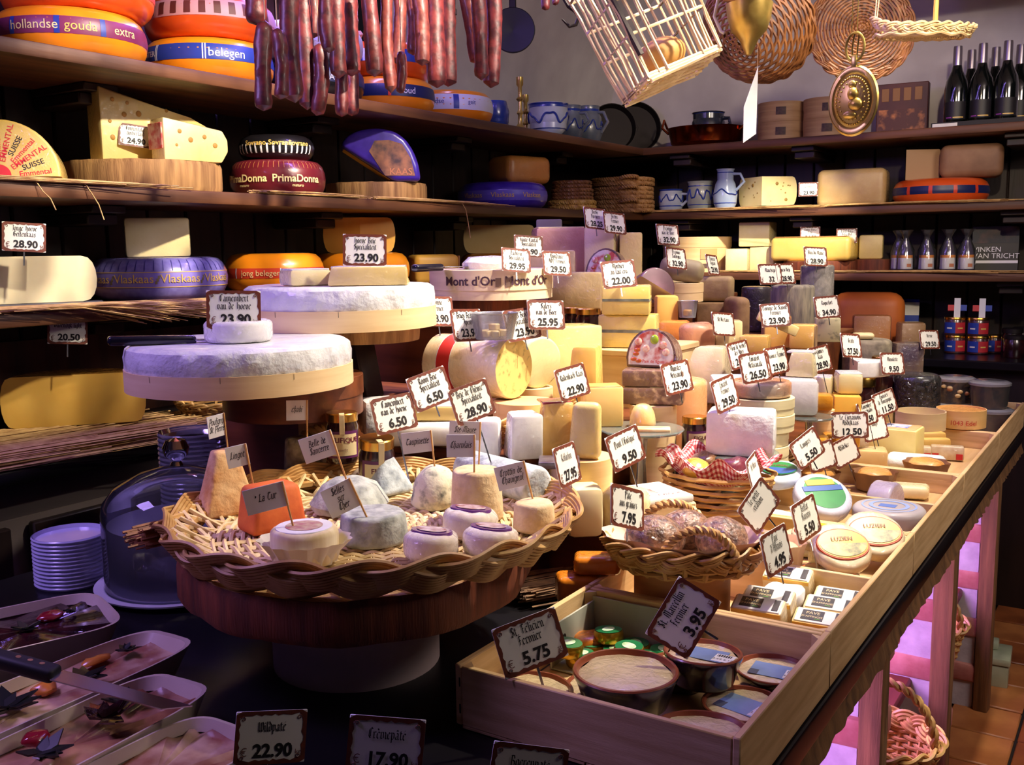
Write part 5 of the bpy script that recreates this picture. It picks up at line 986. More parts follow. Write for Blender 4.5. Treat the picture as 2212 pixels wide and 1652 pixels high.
# ------------------------------------------------------------------ cloche, tubs, pate dishes on the black counter
p = at(395, 1262, CT); k = dep(p)/F; t = T('glass_cloche', 'clear glass cloche with a round knob standing on a white plate', 'cloche', p)
white_c = mat('white china', (222, 220, 226), rough=.25, coat=.5)
MB().lathe([(0, 0), (110*k, 0), (178*k, 12*k), (180*k, 16*k), (120*k, 10*k), (0, 8*k)], 48).build('plate', white_c, t)
R0 = 158*k; Hc = 170*k
MB().lathe([(R0*.93, 16*k), (R0*.93, Hc*.86)], 48).build('glow_sleeve', glassmat('pale glow sleeve', (226, 224, 240), .3, .93), t)  # milky sleeve added to stand for the pale glow inside the cloche
MB().lathe([(R0, 12*k), (R0*1.0, Hc), (R0*.97, Hc+22*k), (R0*.82, Hc+52*k), (R0*.5, Hc+78*k), (R0*.16, Hc+92*k), (0, Hc+94*k)], 56).build('dome', clear, t)
MB().lathe([(R0*1.004, 12*k), (R0*1.012, 15*k), (R0*1.004, 18*k)], 48).build('dome_rim', clear, t)
z0 = Hc+94*k; MB().lathe([(0, z0-2*k), (14*k, z0), (10*k, z0+8*k), (24*k, z0+22*k), (28*k, z0+38*k), (20*k, z0+54*k), (0, z0+60*k)], 24).build('knob', mat('chrome', (200, 200, 210), rough=.06, metal=1), t)
MB().lathe([(0, 9*k), (90*k, 9*k), (94*k, 40*k), (70*k, 48*k), (0, 50*k)], 36).build('fresh_cheese', mat('fresh white cheese', (226, 224, 230), rough=.6), t, label='pale fresh cheese under the glass')
def tub(label, p, R, n, hstep, group, m=None):
    t = T('plastic_tubs', label, 'plastic tubs', p, 0, group); m = m or mat('milky plastic', (196, 196, 226), (184, 184, 216), rough=.2, coat=.5)
    for i in range(n): MB().lathe([(R*.965, i*hstep), (R*.985, i*hstep+hstep*.3), (R*1.0, i*hstep+hstep*.6), (R*.985, i*hstep+hstep*.85), (R*.965, i*hstep+hstep)], 40).build('tub', m, t)
    MB().lathe([(0, (n-1)*hstep), (R*.9, (n-1)*hstep), (R*.95, n*hstep)], 40).build('tub_floor', m, t); return t
p = at(160, 1255, CT); k = dep(p)/F; tub('nested stack of milky plastic tubs on the black counter', p, 77*k, 13, 8.3*k, 'plastic tub stacks')
p = at(425, 1090, CT); p = atD(425, 1100, 2.02); p.z = CT; k = dep(p)/F; tub('tall stack of clear ribbed tubs behind the cloche', p, 72*k, 26, 10*k, 'plastic tub stacks', glassmat('ribbed clear plastic', (210, 210, 220), .1, .18))
pate = mat('pate surface', (226, 192, 160), (150, 82, 60), rough=.45, scale=18, bump=.6, bscale=30, coat=.5); jelly = mat('dark jelly', (46, 14, 24), (24, 8, 16), rough=.12, scale=25, bump=1, bscale=24, coat=1, bdist=.006)
cer = mat('cream stoneware dish', (222, 206, 190), (204, 184, 166), rough=.3, coat=.5, scale=8)
def dish(label, p, L_, W_, H_, rz, fill, corner=.03, group='pate dishes'):
    t = T('pate_dish', label, 'dish', p, rz, group); n = 40
    def ov(a, l, w_): c, s = cos(a), sin(a); e = .42; return (l*math.copysign(abs(c)**e, c), w_*math.copysign(abs(s)**e, s))
    rings = [(.86, 0), (.98, H_*.7), (1.03, H_), (.99, H_*1.0), (.93, H_*.72)]; mb = MB(); vs = []
    for f, z in rings:
        for i in range(n): x, y = ov(2*pi*i/n, L_/2*f, W_/2*f); vs.append((x, y, z))
    fs = [(r*n+i, r*n+(i+1) % n, (r+1)*n+(i+1) % n, (r+1)*n+i) for r in range(4) for i in range(n)] + [tuple(range(n))[::-1]]
    mb.add(vs, fs).build('dish_body', cer, t)
    mb = MB(); vs = [(0, 0, H_*.78)]+[(*ov(2*pi*i/n, L_/2*.945*f, W_/2*.945*f), H_*.74+.004*sin(i*1.7)*f) for f in (.5, 1) for i in range(n)]
    mb.add(vs, [(0, 1+i, 1+(i+1) % n) for i in range(n)]+[(1+i, 1+n+i, 1+n+(i+1) % n, 1+(i+1) % n) for i in range(n)]).build('filling', fill, t); return t
leafm = mat('dark leaf', (30, 34, 30), (18, 20, 22), rough=.3, coat=.6); apricot = mat('orange slice', (222, 140, 50), (200, 112, 40), rough=.35, coat=.6); berry = mat('red berry', (150, 26, 44), rough=.2, coat=1)
def deco(t, pts):
    for x, y, z, r, m, sq in pts:
        if m in (leafm, jelly):                        # cluster of pointed leaves or jelly shards
            b = MB(); g = random.Random(x*99)
            for i in range(11):
                a = g.uniform(0, 6.28); l = r*g.uniform(.7, 1.25); Ml = Matrix.Translation((x, y, z+.003*g.random())) @ Matrix.Rotation(a, 4, 'Z') @ Matrix.Rotation(-g.uniform(.05, .5), 4, 'Y'); b.prism([(0, -.002), (l*.4, -l*.28), (l, 0), (l*.4, l*.28), (0, .002)], -.001, .001, M=Ml)
            b.build('leaf_garnish', m, t, 60); continue
        MB().ball((x, y, z), r*.75, 12, 8, (sq[0], sq[1], sq[2]*.8)).jitter(.004, 70, x*9).build('garnish', m, t)
ro = radians(90)
p = at(60, 1415, CT); t = dish('round white dish of dark jelly pate with a red berry', p, .24, .19, .05, radians(70), jelly); deco(t, [(.04, .03, .043, .022, berry, (1.3, 1, .6)), (.075, .03, .042, .012, leafm, (1, 1, .8)), (0, .0, .04, .02, leafm, (1.5, .8, .4))])
p = at(10, 1505, CT); t = dish('long dish of glossy dark jelly pate at the counter edge', p+Vector((-.075, -.18, 0)), .34, .12, .05, ro, jelly)
p = at(190, 1555, CT)+Vector((-.02, -.065, 0)); t = dish('long stoneware dish of pink pate with dark leaves and orange slices', p, .44, .125, .055, ro+radians(2), pate); deco(t, [(-.03, 0, .05, .035, leafm, (1.2, 1, .35)), (.03, .01, .05, .022, apricot, (1, 1, .5)), (.12, .03, .05, .02, apricot, (1.4, .8, .4)), (.07, -.01, .05, .028, leafm, (1.6, .7, .3)), (.16, .02, .05, .018, leafm, (1.6, .7, .3))])
p = at(345, 1610, CT)+Vector((-.015, -.11, 0)); t = dish('long stoneware dish of brown pate with mushrooms and dark jelly', p, .34, .125, .055, ro+radians(4), mat('brown pate', (206, 150, 112), (120, 58, 42), rough=.4, scale=16, bump=.6, bscale=30, coat=.6)); deco(t, [(-.04, -.01, .055, .03, leafm, (1.2, 1, .5)), (-.05, -.03, .055, .02, mat('mushroom', (170, 120, 84), rough=.4, coat=.5), (1.2, 1, .6)), (.05, .0, .055, .035, jelly, (1.8, .8, .4)), (-.02, .03, .055, .02, berry, (1, 1, .6)), (-.09, -.02, .05, .018, leafm, (1, 1, .6)), (.10, .02, .05, .025, leafm, (1.6, .7, .35))])
p = at(560, 1660, CT)+Vector((-.03, -.12, 0)); t = dish('stoneware dish behind the first price card, mostly hidden', p, .22, .13, .05, ro, pate)
a = atD(-30, 1415, 1.19); c = atD(405, 1535, 1.155); d = c-a; t = T('carving_knife', 'long carving knife with a black riveted handle lying across the pate dishes', 'knife', a, 0)
t.matrix_world = Matrix.Translation(a) @ (d.to_track_quat('X', 'Z').to_matrix().to_4x4()); L_ = d.length
MB().rbox(0, L_*.36, -.012, .012, -.009, .009, .006, 3).build('handle', black_matt, t)
for f in (.16, .22, .28): MB().lathe([(0, .0092), (.0032, .0092)], 12, M=Matrix.Translation((L_*f, 0, .0004))).build('rivet', steel, t)
MB().prism([(L_*.36, -.014), (L_*.9, -.011), (L_, .012), (L_*.36, .012)], -.0008, .0008).build('blade', steel, t)
card(585, 1592, 1.03, 'dim price card reading 22.90 at the pate dishes', ['Wildpaté'], '22.90', 10, 9, 12, s=.85, pin=.04)
card(833, 1610, 1.01, 'dim price card reading 17.90 standing on the black counter', ['Crèmepâté'], '17.90', -6, 6, 12, s=.9, pin=.05)
card(1140, 1672, .99, 'dark price card cut by the frame before the front crate', ['Boerenpaté'], '19.90', 10, 12, 12, s=.9, pin=.03)
# ------------------------------------------------------------------ wheels of white cheese on stands
def wbox(label, x0, x1, y0, y1, z0, z1, m=None, name='wooden_riser'):
    t = T(name, label, 'wooden stand', ((x0+x1)/2, (y0+y1)/2, z0), 0, 'brown wooden display risers'); hx, hy = (x1-x0)/2, (y1-y0)/2; m = m or oak
    MB().rbox(-hx, hx, -hy, hy, z1-z0-.016, z1-z0, .003, 1).build('top_board', m, t); MB().box(-hx+.004, hx-.004, -hy+.004, hy-.004, 0, z1-z0-.016).build('body', m, t); return t
R1 = 1.15; wbox('red brown wooden riser under the two white cheese wheels', -1.53, -1.325, 1.31, 1.74, CT, R1)
bloom = mat('bloomy white rind', (236, 234, 228), (214, 210, 208), rough=.75, scale=25, bump=.5, bscale=30); papw = mat('crumpled white paper', (232, 232, 232), (206, 206, 212), rough=.55, scale=14, bump=1, bscale=16, coat=.5, bdist=.014)
def brie(label, p, R, Hb, Hc, rz=0, film_=True):
    t = T('white_cheese_round', label, 'cheese', p, rz, 'white cheese wheels in chipwood rings'); 
    MB().lathe([(0, 0), (R, 0), (R, Hb), (R*.985, Hb), (R*.985, .004), (0, .004)], 64).build('chipwood_ring', chip, t)
    for a in (-2.2, -1.55, -.9, -.3): band_part(t, [(R, 0), (R, Hb)], Hb*.72, Hb*.98, ink, .0005, a, a+.004, 'staple', 1)
    MB().lathe([(R*.975, Hb*.9), (R*.985, Hb+.004), (R*.99, Hb+Hc*.5), (R*.972, Hb+Hc*.86), (R*.93, Hb+Hc), (R*.5, Hb+Hc*.99), (0, Hb+Hc)], 90, wob=lambda a, z: 1+.011*sin(23*a+z*60)*(.5+.5*sin(5*a))+.007*sin(47*a-z*260)*(z < Hb+Hc*.9)).build('paper_wrap', papw if film_ else bloom, t)
    return t
p = atD(521, 790, 1.72); zl = 1.222; pc = Vector((p.x, p.y, zl))
rbx('turntable', 'low dark disc under the lower white cheese wheel', (pc.x-.02, pc.y+.14, R1), .13, zl-R1-.0005, oak, 'wooden turntables', lid=True)
brie('lower white cheese wheel in a chipwood ring with film on top', pc, .191, .036, .040, radians(0))
zt = zl+.0765; q = atD(516, 735, 1.70)
thing1('small_camembert', 'small film wrapped white cheese on the lower white wheel', 'cheese', (q.x, q.y, zt), MB().lathe(cprof(.057, .036, .008), 36).jitter(.001, 60), 'wrapped_body', w_white)
card(505, 669, 1.66, 'price card reading 23.90 on the small round cheese of the lower wheel', ['Camembert', 'van de Hoeve'], '23.90', 2, 2, 8, pin=.03, s=1.02)
def knife(label, p0, p1, z, hl=.14):
    a, c = Vector(p0), Vector(p1); d = c-a; t = T('cheese_knife', label, 'knife', a, 0, 'black handled cheese knives'); t.matrix_world = Matrix.Translation(a) @ d.to_track_quat('X', 'Z').to_matrix().to_4x4()
    MB().rbox(0, hl, -.011, .011, -.008, .008, .006, 3).build('handle', mat('dark blue black handle', (22, 20, 34), rough=.25, coat=.6), t); MB().rbox(hl*.98, d.length, -.012, .012, -.001, .001, .0006, 1).build('blade', steel, t); return t
a = atD(232, 738, 1.62); c = atD(455, 748, 1.70); knife('black handled cheese knife sticking out over the lower white wheel', (a.x, a.y, zt+.010), (c.x, c.y, zt+.003), 0)
zu = 1.298; p = atD(737, 690, 2.02); pu = Vector((p.x, p.y, zu))
t = T('wheel_stand', 'dark slanting post stand with a log disc under the upper white wheel', 'stand', (pu.x+.03, pu.y+.03, R1)); MB().lathe([(0, zu-R1-.03), (.115, zu-R1-.03), (.118, zu-R1-.001), (0, zu-R1-.001)], 36).build('disc', bark_side, t)
MB().prism([(-.03, -.03), (.03, -.03), (.03, .03), (-.03, .03)], 0, zu-R1-.03, .004, 1, top=[(-.055, -.03), (.005, -.03), (.005, .03), (-.055, .03)]).build('post', mat('dark walnut', (34, 22, 22), rough=.4), t)
brie('upper white cheese wheel in a chipwood ring with folded paper', pu, .193, .040, .043, radians(40))
zv = zu+.0835; q = atD(790, 600, 1.96); block('cheese_piece', 'cut creamy cheese piece in film on the upper white wheel', (q.x, q.y, zv), .155, .10, .036, w_yel, face(q)-radians(6), .005, 't', w_white, top=[(-.07, -.05), (.0775, -.05), (.06, .05), (-.05, .05)])
q = atD(668, 604, 1.97); block('cheese_piece', 'smaller wrapped cheese piece on the upper white wheel', (q.x, q.y, zv), .085, .08, .032, w_cream, face(q)+radians(18), .008, 't', w_white)
card(788, 540, 1.92, 'price card reading 23.90 on the cut piece of the upper wheel', ['Hoeve Brie', 'Specialiteit'], '23.90', 2, 2, 8, pin=.03, s=.97)
# ------------------------------------------------------------------ stepped risers under the cheese heap
ML, MM, MH, MP = .96, 1.08, 1.285, 1.17
wbox('low long wooden step behind the pale crates', -.905, -.72, 1.50, 2.345, CT, ML); wbox('low long wooden step at the far crates', -.835, -.72, 2.36, 3.40, CT, ML)
wbox('middle wooden step behind the big goat cheese basket', -1.235, -.92, 1.44, 2.345, CT, MM); wbox('small wooden ledge beside the riser of the white wheels', -1.315, -1.245, 1.30, 1.74, CT, MM)
wbox('far wooden step under the rinded cheeses', -1.235, -.845, 2.36, 3.40, CT, MP); wbox('tall rear wooden step under the round lettered box', -1.64, -1.25, 1.80, 3.40, CT, MH)
wbox('pale wooden block under the ash striped cheeses', -1.22, -.955, 2.05, 2.335, MM, 1.214, pine)
def pos(u, v, D, z):                                   # point on plane z below pixel column u at about distance D
    q = atD(u, v, D); return onz(u, D, z)
def onz(u, D, z):
    v = CY
    for _ in range(4):
        q = atD(u, v, D); v += (q.z-z)*F/D
    return atD(u, v, D)
def H_(v0, v1, D): return (v1-v0)*D/F
def blk(label, u0, u1, v0, v1, D, z, m, depth=.08, rz=0, r=.006, rinds=None, rind=None, name='cheese_block', wrap=True, seg=2, jit=0, top=None):
    """block seen between columns u0..u1 whose top is at row v0, standing on height z at distance D"""
    p = onz((u0+u1)/2, D, z); zt = atD((u0+u1)/2, v0, D).z; w_ = (u1-u0)*D/F
    t = block(name, label, p+Vector((0, 0, .0005)), w_, depth, max(.012, zt-z), m, face(p)+radians(rz), r, rinds, rind, 'cheeses heaped on the display counter', seg=seg, jit=jit, top=top)
    return t
def rnd_box(label, u0, u1, D, z, H, m=None, **k): p = onz((u0+u1)/2, D, z); return rbx('chipwood_box', label, p+Vector((0, 0, .0005)), (u1-u0)/2*D/F, H, m, 'chipwood boxes in the cheese heap', **k)
def zc(D, v, u): return atD(u, v, D).z
brown_r = mat('brown rind', (150, 116, 80), (112, 84, 58), rough=.8, scale=20, bump=.6, bscale=50); grey_r = mat('grey mould rind', (160, 148, 124), (112, 102, 88), rough=.85, scale=30, bump=.7, bscale=60)
pink_w = mat('pinkish wrapped rind', (206, 158, 134), (182, 130, 108), rough=.5, scale=12, wrap=.5); greyw = mat('wrapped grey log', (150, 144, 140), (110, 106, 104), rough=.5, scale=30, wrap=.8, bump=.5)
# back tier ---------------------------------------------------------
t_ = rbx('round_lettered_box', 'wide round chipwood box with dark lettering on a log slice', (onz(1062, 2.36, 1.334)), .146, .068, mat('lilac chipwood', (226, 206, 176), (212, 190, 158), rough=.55, scale=4, stretch=(1, 1, 14)), 'lettered chipwood boxes', lidk=.68)
stump('log_slice', 'small brown log slice under the round lettered box', onz(1062, 2.36, MH), .092, .048, True)
fa = atan2(-t_.location.y, -t_.location.x)
for a in (-.36, .62): bend_text(bmesh_text("Mont d'Or", .02), .028, .146, fa+a, .034, t_, mat('dark plum print', (70, 40, 60)), .0012)
for a in (.06, .22): band_part(t_, [(.146, 0), (.146, .07)], .03, .05, mat('faded stamp', (120, 96, 84)), .0012, fa+a, fa+a+.09, 'stamp', 4)
q = onz(1065, 2.33, t_.location.z+.068); thing1('wrapped_cheese', 'low film wrapped white cheese on top of the round lettered box', 'cheese', q, MB().lathe([(0, 0), (.07, 0), (.072, .014), (.06, .026), (0, .03)], 36).jitter(.004, 40), 'wrapped_body', w_white)
a = onz(893, 2.16, 1.409); c = onz(1010, 2.30, 1.409); knife('black handled knife lying by the round lettered box', a, c, 0, .09)
blk('pinkish wrapped half cheese with a pale lid on the tall rear step', 1170, 1280, 492, 600, 2.95, MH, pink_w, .14, 8, .012, 't', w_cream)
blk('grey cream cheese quarter beside the pinkish half on the rear step', 1265, 1330, 492, 600, 2.93, MH, w_cream, .10, -12, .006, 't', pink_w)
blk('pale wooden cheese block behind the 29.50 card', 1140, 1240, 541, 620, 2.75, MH, mat('beige wrapped', (222, 190, 150), (206, 170, 128), rough=.5, wrap=.4), .10, 4, .006)
blk('yellow block behind the round fig parcel', 1326, 1374, 503, 600, 2.9, MH, w_yel, .08, 0, .006)
blk('grey packed box behind the cards at the corner', 1160, 1215, 475, 560, 3.25, MH, mat('dim grey box', (120, 112, 104), rough=.6), .08, 0, .006, name='packed_box')
figp = mat('fig picture', (226, 216, 214), (196, 84, 70), rough=.3, scale=32, coat=1, lo=.48, hi=.6); figw = mat('violet film rim', (126, 104, 160), (90, 62, 120), rough=.3, wrap=.6); figb = mat('brown fig loaf', (110, 74, 60), (70, 44, 38), rough=.35, scale=30, wrap=.6)
def figloaf(label, u, v1, D, wpx, hpx, z=None, yaw=-18):
    """half-round parcel stood upright with a picture front"""
    k = D/F; p = onz(u, D, z) if z else atD(u, v1, D); t = T('fig_loaf', label, 'fig loaf', p+Vector((0, 0, .0005)), 0, 'fig loaf parcels'); t.matrix_world = Matrix.Translation(p+Vector((0, 0, .0005))) @ Matrix.Rotation(face(p)+radians(yaw), 4, 'Z') @ Matrix.Rotation(radians(-8), 4, 'X')
    n = 20; P = [(wpx/2*k*cos(pi*i/n)*(1.0), hpx*k*(.22+.78*sin(pi*i/n))) for i in range(n+1)]; P = [(wpx/2*k*.98, 0)]+P+[(-wpx/2*k*.98, 0)]
    MB().prism(P, -.05, 0, .003, 2, M=FRONT).build('loaf', figb, t); MB().prism([(x*.9, .06*hpx*k+y*.88) for x, y in P], -.001, .0016, M=FRONT).build('picture_label', figp, t)
    MB().ball((wpx*.06*k, -.002, hpx*.72*k), wpx*.085*k, 12, 8, (1, .2, 1.1)).build('printed_green_fig', mat('green fig print', (150, 180, 50), rough=.3, coat=1), t)
    for x, y in ((-.26, .66), (-.1, .48), (.24, .58), (.3, .4)): MB().ball((wpx*x*k, -.002, hpx*y*k), wpx*.075*k, 10, 8, (1, .15, 1)).build('printed_fig', mat('cut fig print', (206, 110, 96), (240, 220, 200), scale=90, rough=.3, coat=1), t)
    for x, y in ((-.3, .34), (-.34, .2), (-.24, .16), (-.28, .44)): MB().ball((wpx*x*k, -.002, hpx*y*k), wpx*.05*k, 10, 8, (1.3, .15, .8)).build('printed_almond', mat('almond print', (190, 92, 44), rough=.3, coat=1), t)
    put_text(bmesh_text('Pain de figues', .01), t, red_ink, hpx*.11*k, wpx*.06*k, hpx*.12*k, .002, FRONT); return t
figloaf('round fig loaf parcel with a fruit picture behind the 22.00 card', 1303, 590, 2.62, 90, 78, 1.352); rnd_box('small chipwood box lifting the rear fig loaf', 1270, 1335, 2.63, MH, .065)
sector('cheese_half', 'white cheese half with a violet rind tipped on the rear step', onz(1398, 2.85, MH+.0)+Vector((0, 0, .05)), .055, .085, -.2, pi-.2, mat('violet brown rind', (120, 78, 92), (92, 58, 66), rough=.5, scale=14, coat=.4), p_white, 'c', face(onz(1398, 2.85, MH))+radians(20), rx=radians(70), ry=radians(20))
p = onz(1470, 3.0, MH); block('cheese_roll', 'greyish cheese roll lying before the big chipwood box', p+Vector((.0, .0, .06)), .13, .075, .068, mat('grey beige rind', (176, 162, 124), (150, 136, 102), rough=.6, scale=14), face(p)-radians(6), .026, group='cheeses heaped on the display counter', ry=radians(10), seg=4)
rnd_box('flat chipwood box under the greyish cheese roll', 1420, 1520, 3.0, MH, .055)
for u, D, lab in ((1233, 2.50, 'left'), (1266, 2.47, 'right')):
    q = onz(u, D, 1.2145); jar('dark preserve jar under the rear wrapped cheese, %s one' % lab, q, .031, .088, face(q), text='', strip=False)
blk('wrapped tan cheese block behind the dark jars', 1195, 1308, 586, 660, 2.66, MH, mat('film tan paste', (204, 182, 136), (186, 160, 114), rough=.45, wrap=.6), .09, -10, .006, 'l', brown_r)
# ash striped cheeses -----------------------------------------------
mor = mat('ash line paste', (232, 212, 128), (222, 198, 108), rough=.45, scale=8, wrap=.4); ash_l = mat('ash line', (96, 104, 96), (130, 134, 120), rough=.6, scale=50)
def morbier(label, u0, u1, v0, v1, D, z, rz):
    p = onz((u0+u1)/2, D, z)+Vector((0, 0, .0005)); k = D/F; w_, h_ = (u1-u0)*k, (v1-v0)*k; t = T('striped_cheese', label, 'cheese', p, face(p)+radians(rz), 'ash striped cheeses')
    MB().prism([(-w_/2, -.035), (w_/2, -.045), (w_/2, .04), (-w_/2*.9, .045)], 0, h_, .005, 2).build('paste', mor, t); MB().rbox(-w_/2*.98, w_/2*.98, .03, .046, .001, h_-.001, .003, 1).build('rind', w_cream, t)
    MB().prism([(-w_/2*.96, -.0362), (w_/2*.97, -.0458), (w_/2*1.004, -.04), (w_/2*1.004, .03), (-w_/2*.9, .0)], h_*.46, h_*.55).jitter(.0008, 90).build('ash_line', ash_l, t); return t
morbier('lower ash striped cheese block on the pale wooden block', 1296, 1420, 668, 738, 2.36, 1.2145, -8); morbier('upper ash striped cheese wedge under the 22.00 card', 1302, 1405, 610, 672, 2.34, 1.2145+70*2.36/F+.001, -4)
# middle of the heap ------------------------------------------------
p = onz(1020, 2.02, 1.152)+Vector((.0, 0, .062)); ax = Vector((.96, -.28, 0)).normalized()
t = T('cheese_roll', 'thick cheese roll with a red label band and a speckled cut end', 'cheese', p, 0, 'cheeses heaped on the display counter'); t.matrix_world = Matrix.Translation(p) @ Matrix.Rotation(atan2(ax.y, ax.x)+radians(12), 4, 'Z') @ Matrix.Rotation(pi/2, 4, 'Y')
Pr = [(0, -.11), (.052, -.11), (.061, -.10), (.063, 0), (.062, .085), (.060, .09)]; MB().lathe(Pr, 40).build('rind', mat('film wrapped ivory rind', (236, 222, 192), (216, 182, 132), rough=.5, scale=14, wrap=.5), t)
MB().lathe([(.060, .09), (0, .0905)], 40).build('cut_face', mat('herbed paste', (214, 190, 116), (150, 132, 76), rough=.5, scale=80, lo=.55, hi=.72), t); band_part(t, Pr, -.062, -.028, red_ink, .0008, name='red_band')
for z in (-.0635, -.0275): band_part(t, Pr, z, z+.0015, white_ink, .0012, name='white_line')
bend_text(bmesh_text('APERO', .02), .018, .0635, -.3, -.052, t, white_ink, .0014); bend_text(bmesh_text('B', .02), .02, .0635, -1.2, -.052, t, white_ink, .0014)
q = onz(1150, 2.1, 1.16)+Vector((0, 0, .055)); t = thing1('cheese_slice', 'round film wrapped cheese slice behind the thick roll', 'cheese', q, MB().lathe(cprof(.055, .03, .006), 36), 'wrapped_body', w_cream, 0, 'cheeses heaped on the display counter'); t.matrix_world = Matrix.Translation(q) @ Matrix.Rotation(face(q)+radians(35), 4, 'Z') @ Matrix.Rotation(pi/2+.1, 4, 'X')
rnd_box('flat chipwood box supporting the round film wrapped slice', 1105, 1195, 2.12, MM, .078)
rnd_box('open round chipwood box under the thick cheese roll', 1066, 1200, 1.95, MM, .07, mat('light poplar', (236, 204, 146), (222, 186, 124), rough=.55, scale=4, stretch=(1, 1, 12)), staples=(-1.9,))
rnd_box('left chipwood box under the end of the cheese roll', 905, 1000, 2.08, R1 if False else MM, .071)
blk('tall pale yellow cheese wedge with the 25.95 card', 1162, 1288, 700, 850, 2.25, MM, w_yel, .10, 22, .006)
blk('golden cheese wedge standing before the tall pale one', 1222, 1300, 742, 850, 2.08, MM, mat('gold rind paste', (236, 196, 108), (226, 178, 86), rough=.45, wrap=.3), .075, -14, .012, top=[(-.02, -.03), (.036, -.03), (.034, .03), (-.015, .03)])
b2 = basket('wicker_basket', 'small wicker basket with a looped handle behind the goat cheeses', (-1.135, 1.585, MM+.001), .118, .04, 1.12, wick, 5, 22, .0035, dict(m=6, rods=3, rr=.003, A=.008, B=.005)); 
q1, q2 = atD(640, 948, 1.80), atD(782, 985, 1.78); q1 = q1-b2.location; q2 = q2-b2.location; handle(b2, arc(q1-Vector((0, 0, .03)), q2, .05), .0062, 7)
ZB = MM+.012
q = onz(731, 1.80, MM+.001); jar('fig preserve jar with a gold lid behind the basket handle', (q.x, q.y, MM+.001), .0285, .088, face(q), text='DELIFIQUE')
q = atD(812, 1000, 1.70); q.z = FZ-.004; jar('fig preserve jar with a tilted gold lid inside the big basket', q, .0305, .098, face(q)+.25, rx=radians(6), text='FIGUE')
blk('paper wrapped cheese stack behind the 6.50 camembert card', 760, 838, 862, 940, 1.93, ZB, papw, .07, 10, .01, jit=.002)
blk('broad flat white cheese in the small wicker basket', 838, 1005, 905, 960, 1.86, ZB, bloom, .11, -8, .014, jit=.002, seg=3)
zz = zc(1.86, 905, 920)+.001; blk('yellow white cheese wedge under the 6.50 room brie card', 893, 992, 872, 905, 1.86, zz, p_yel, .07, -10, .005, 'tk', w_white)
blk('tall white rinded wedge with a frosty top', 1094, 1166, 888, 990, 1.78, MM, w_white, .06, 16, .006, top=[(-.028, -.03), (.03, -.034), (.03, .03), (-.02, .03)])
blk('white wedge half hidden behind the paper flags', 1028, 1082, 905, 1000, 1.76, MM, w_white, .05, -6, .008)
rnd_box('chipwood box with a brown oval stamp behind the frosty wedge', 1072, 1205, 1.92, 1.0 if False else MM, .0, m=chip) if False else None
t = rnd_box('chipwood box with a brown stamp beside the frosty wedge', 1100, 1225, 2.0-.14, MM, .036, mat('honey chipwood', (240, 208, 140), (228, 190, 118), rough=.5, scale=4, stretch=(1, 1, 12))); fa = atan2(-t.location.y, -t.location.x)
band_part(t, [(.055, 0), (.055, .05)], .008, .03, brown_ink, .001, fa-.9, fa-.4, 'stamp', 5)
blk('gold cheese wedge with a red waxed edge', 1166, 1236, 866, 950, 1.78, MM+.0, w_gold, .055, 14, .005, 't', mat('red wax film', (150, 40, 50), rough=.3, wrap=.5), top=[(-.025, -.025), (.03, -.03), (.03, .02), (-.02, .02)])
blk('heart shaped yellow cheese slice in film', 1232, 1306, 872, 950, 1.72, ML+.12, w_yel, .03, -8, .012, top=[(-.02, -.012), (.03, -.012), (.03, .012), (-.02, .012)], seg=3)
rnd_box('flat chipwood lid box under the heart shaped slice', 1190, 1332, 1.76, ML, .119, mat('light poplar', (236, 204, 146)))
block('printed_parcel', 'grey and plum printed parcel among the chipwood boxes', onz(1215, 1.66, MM), .07, .06, .012, mat('plum grey print', (110, 100, 104), (70, 50, 60), rough=.4, scale=60, coat=.5), face(onz(1215, 1.66, MM)), .002, group='cheeses heaped on the display counter', cat='parcel')
basket('wicker_basket', 'small round wicker basket behind the 22.90 card', onz(1245, 2.0, MM), .045, .05, 1.15, wick, 6, 16, .0035, dict(m=5, rods=2, rr=.003, A=.007, B=.004), base=False)
# glass stands ------------------------------------------------------
glass_s = mat('greenish glass', (206, 222, 216), rough=.05, trans=.85, coat=.3)
def stand(label, u, D, z0, z1, R, group='glass cake stands'):
    p = onz(u, D, z0); t = T('glass_stand', label, 'cake stand', p+Vector((0, 0, .0005)), 0, group); h = z1-z0
    MB().lathe([(0, 0), (R*.5, 0), (R*.48, .006), (R*.14, .014), (R*.10, h*.5), (R*.16, h-.012), (0, h-.008)], 32).build('foot_column', glass_s, t); MB().lathe([(0, h-.008), (R*.96, h-.006), (R, h-.002), (R*.98, h), (0, h-.001)], 44).build('plate', glass_s, t); return t
SP1 = 1.098; stand('glass stand with a round plate before the fig loaf', 1385, 1.97, ML, SP1, .083)
blk('square cheese block with a pink orange top on the glass stand', 1258, 1342, 830, 905, 1.99, SP1, mat('beige gold paste', (232, 206, 134), (224, 192, 112), rough=.45), .055, 10, .005, 't', mat('orange rind', (222, 150, 80), rough=.5))
thing1('small_cheese', 'small domed cheese in film on the glass stand', 'cheese', onz(1388, 1.97, SP1)+Vector((0, 0, .0005)), MB().lathe(dprof(.026, .045, p=.7), 28), 'wrapped_body', mat('honey film', (232, 200, 140), (216, 174, 104), rough=.4, wrap=.5))
block('cheese_slice', 'thin orange cheese slices at the front of the glass stand', onz(1408, 1.92, SP1)+Vector((0, 0, .0005)), .07, .035, .006, mat('orange cream', (232, 170, 110), (240, 206, 160), scale=40, rough=.5), face(onz(1408, 1.92, SP1)), .002, group='cheeses heaped on the display counter')
zb_ = SP1+.001
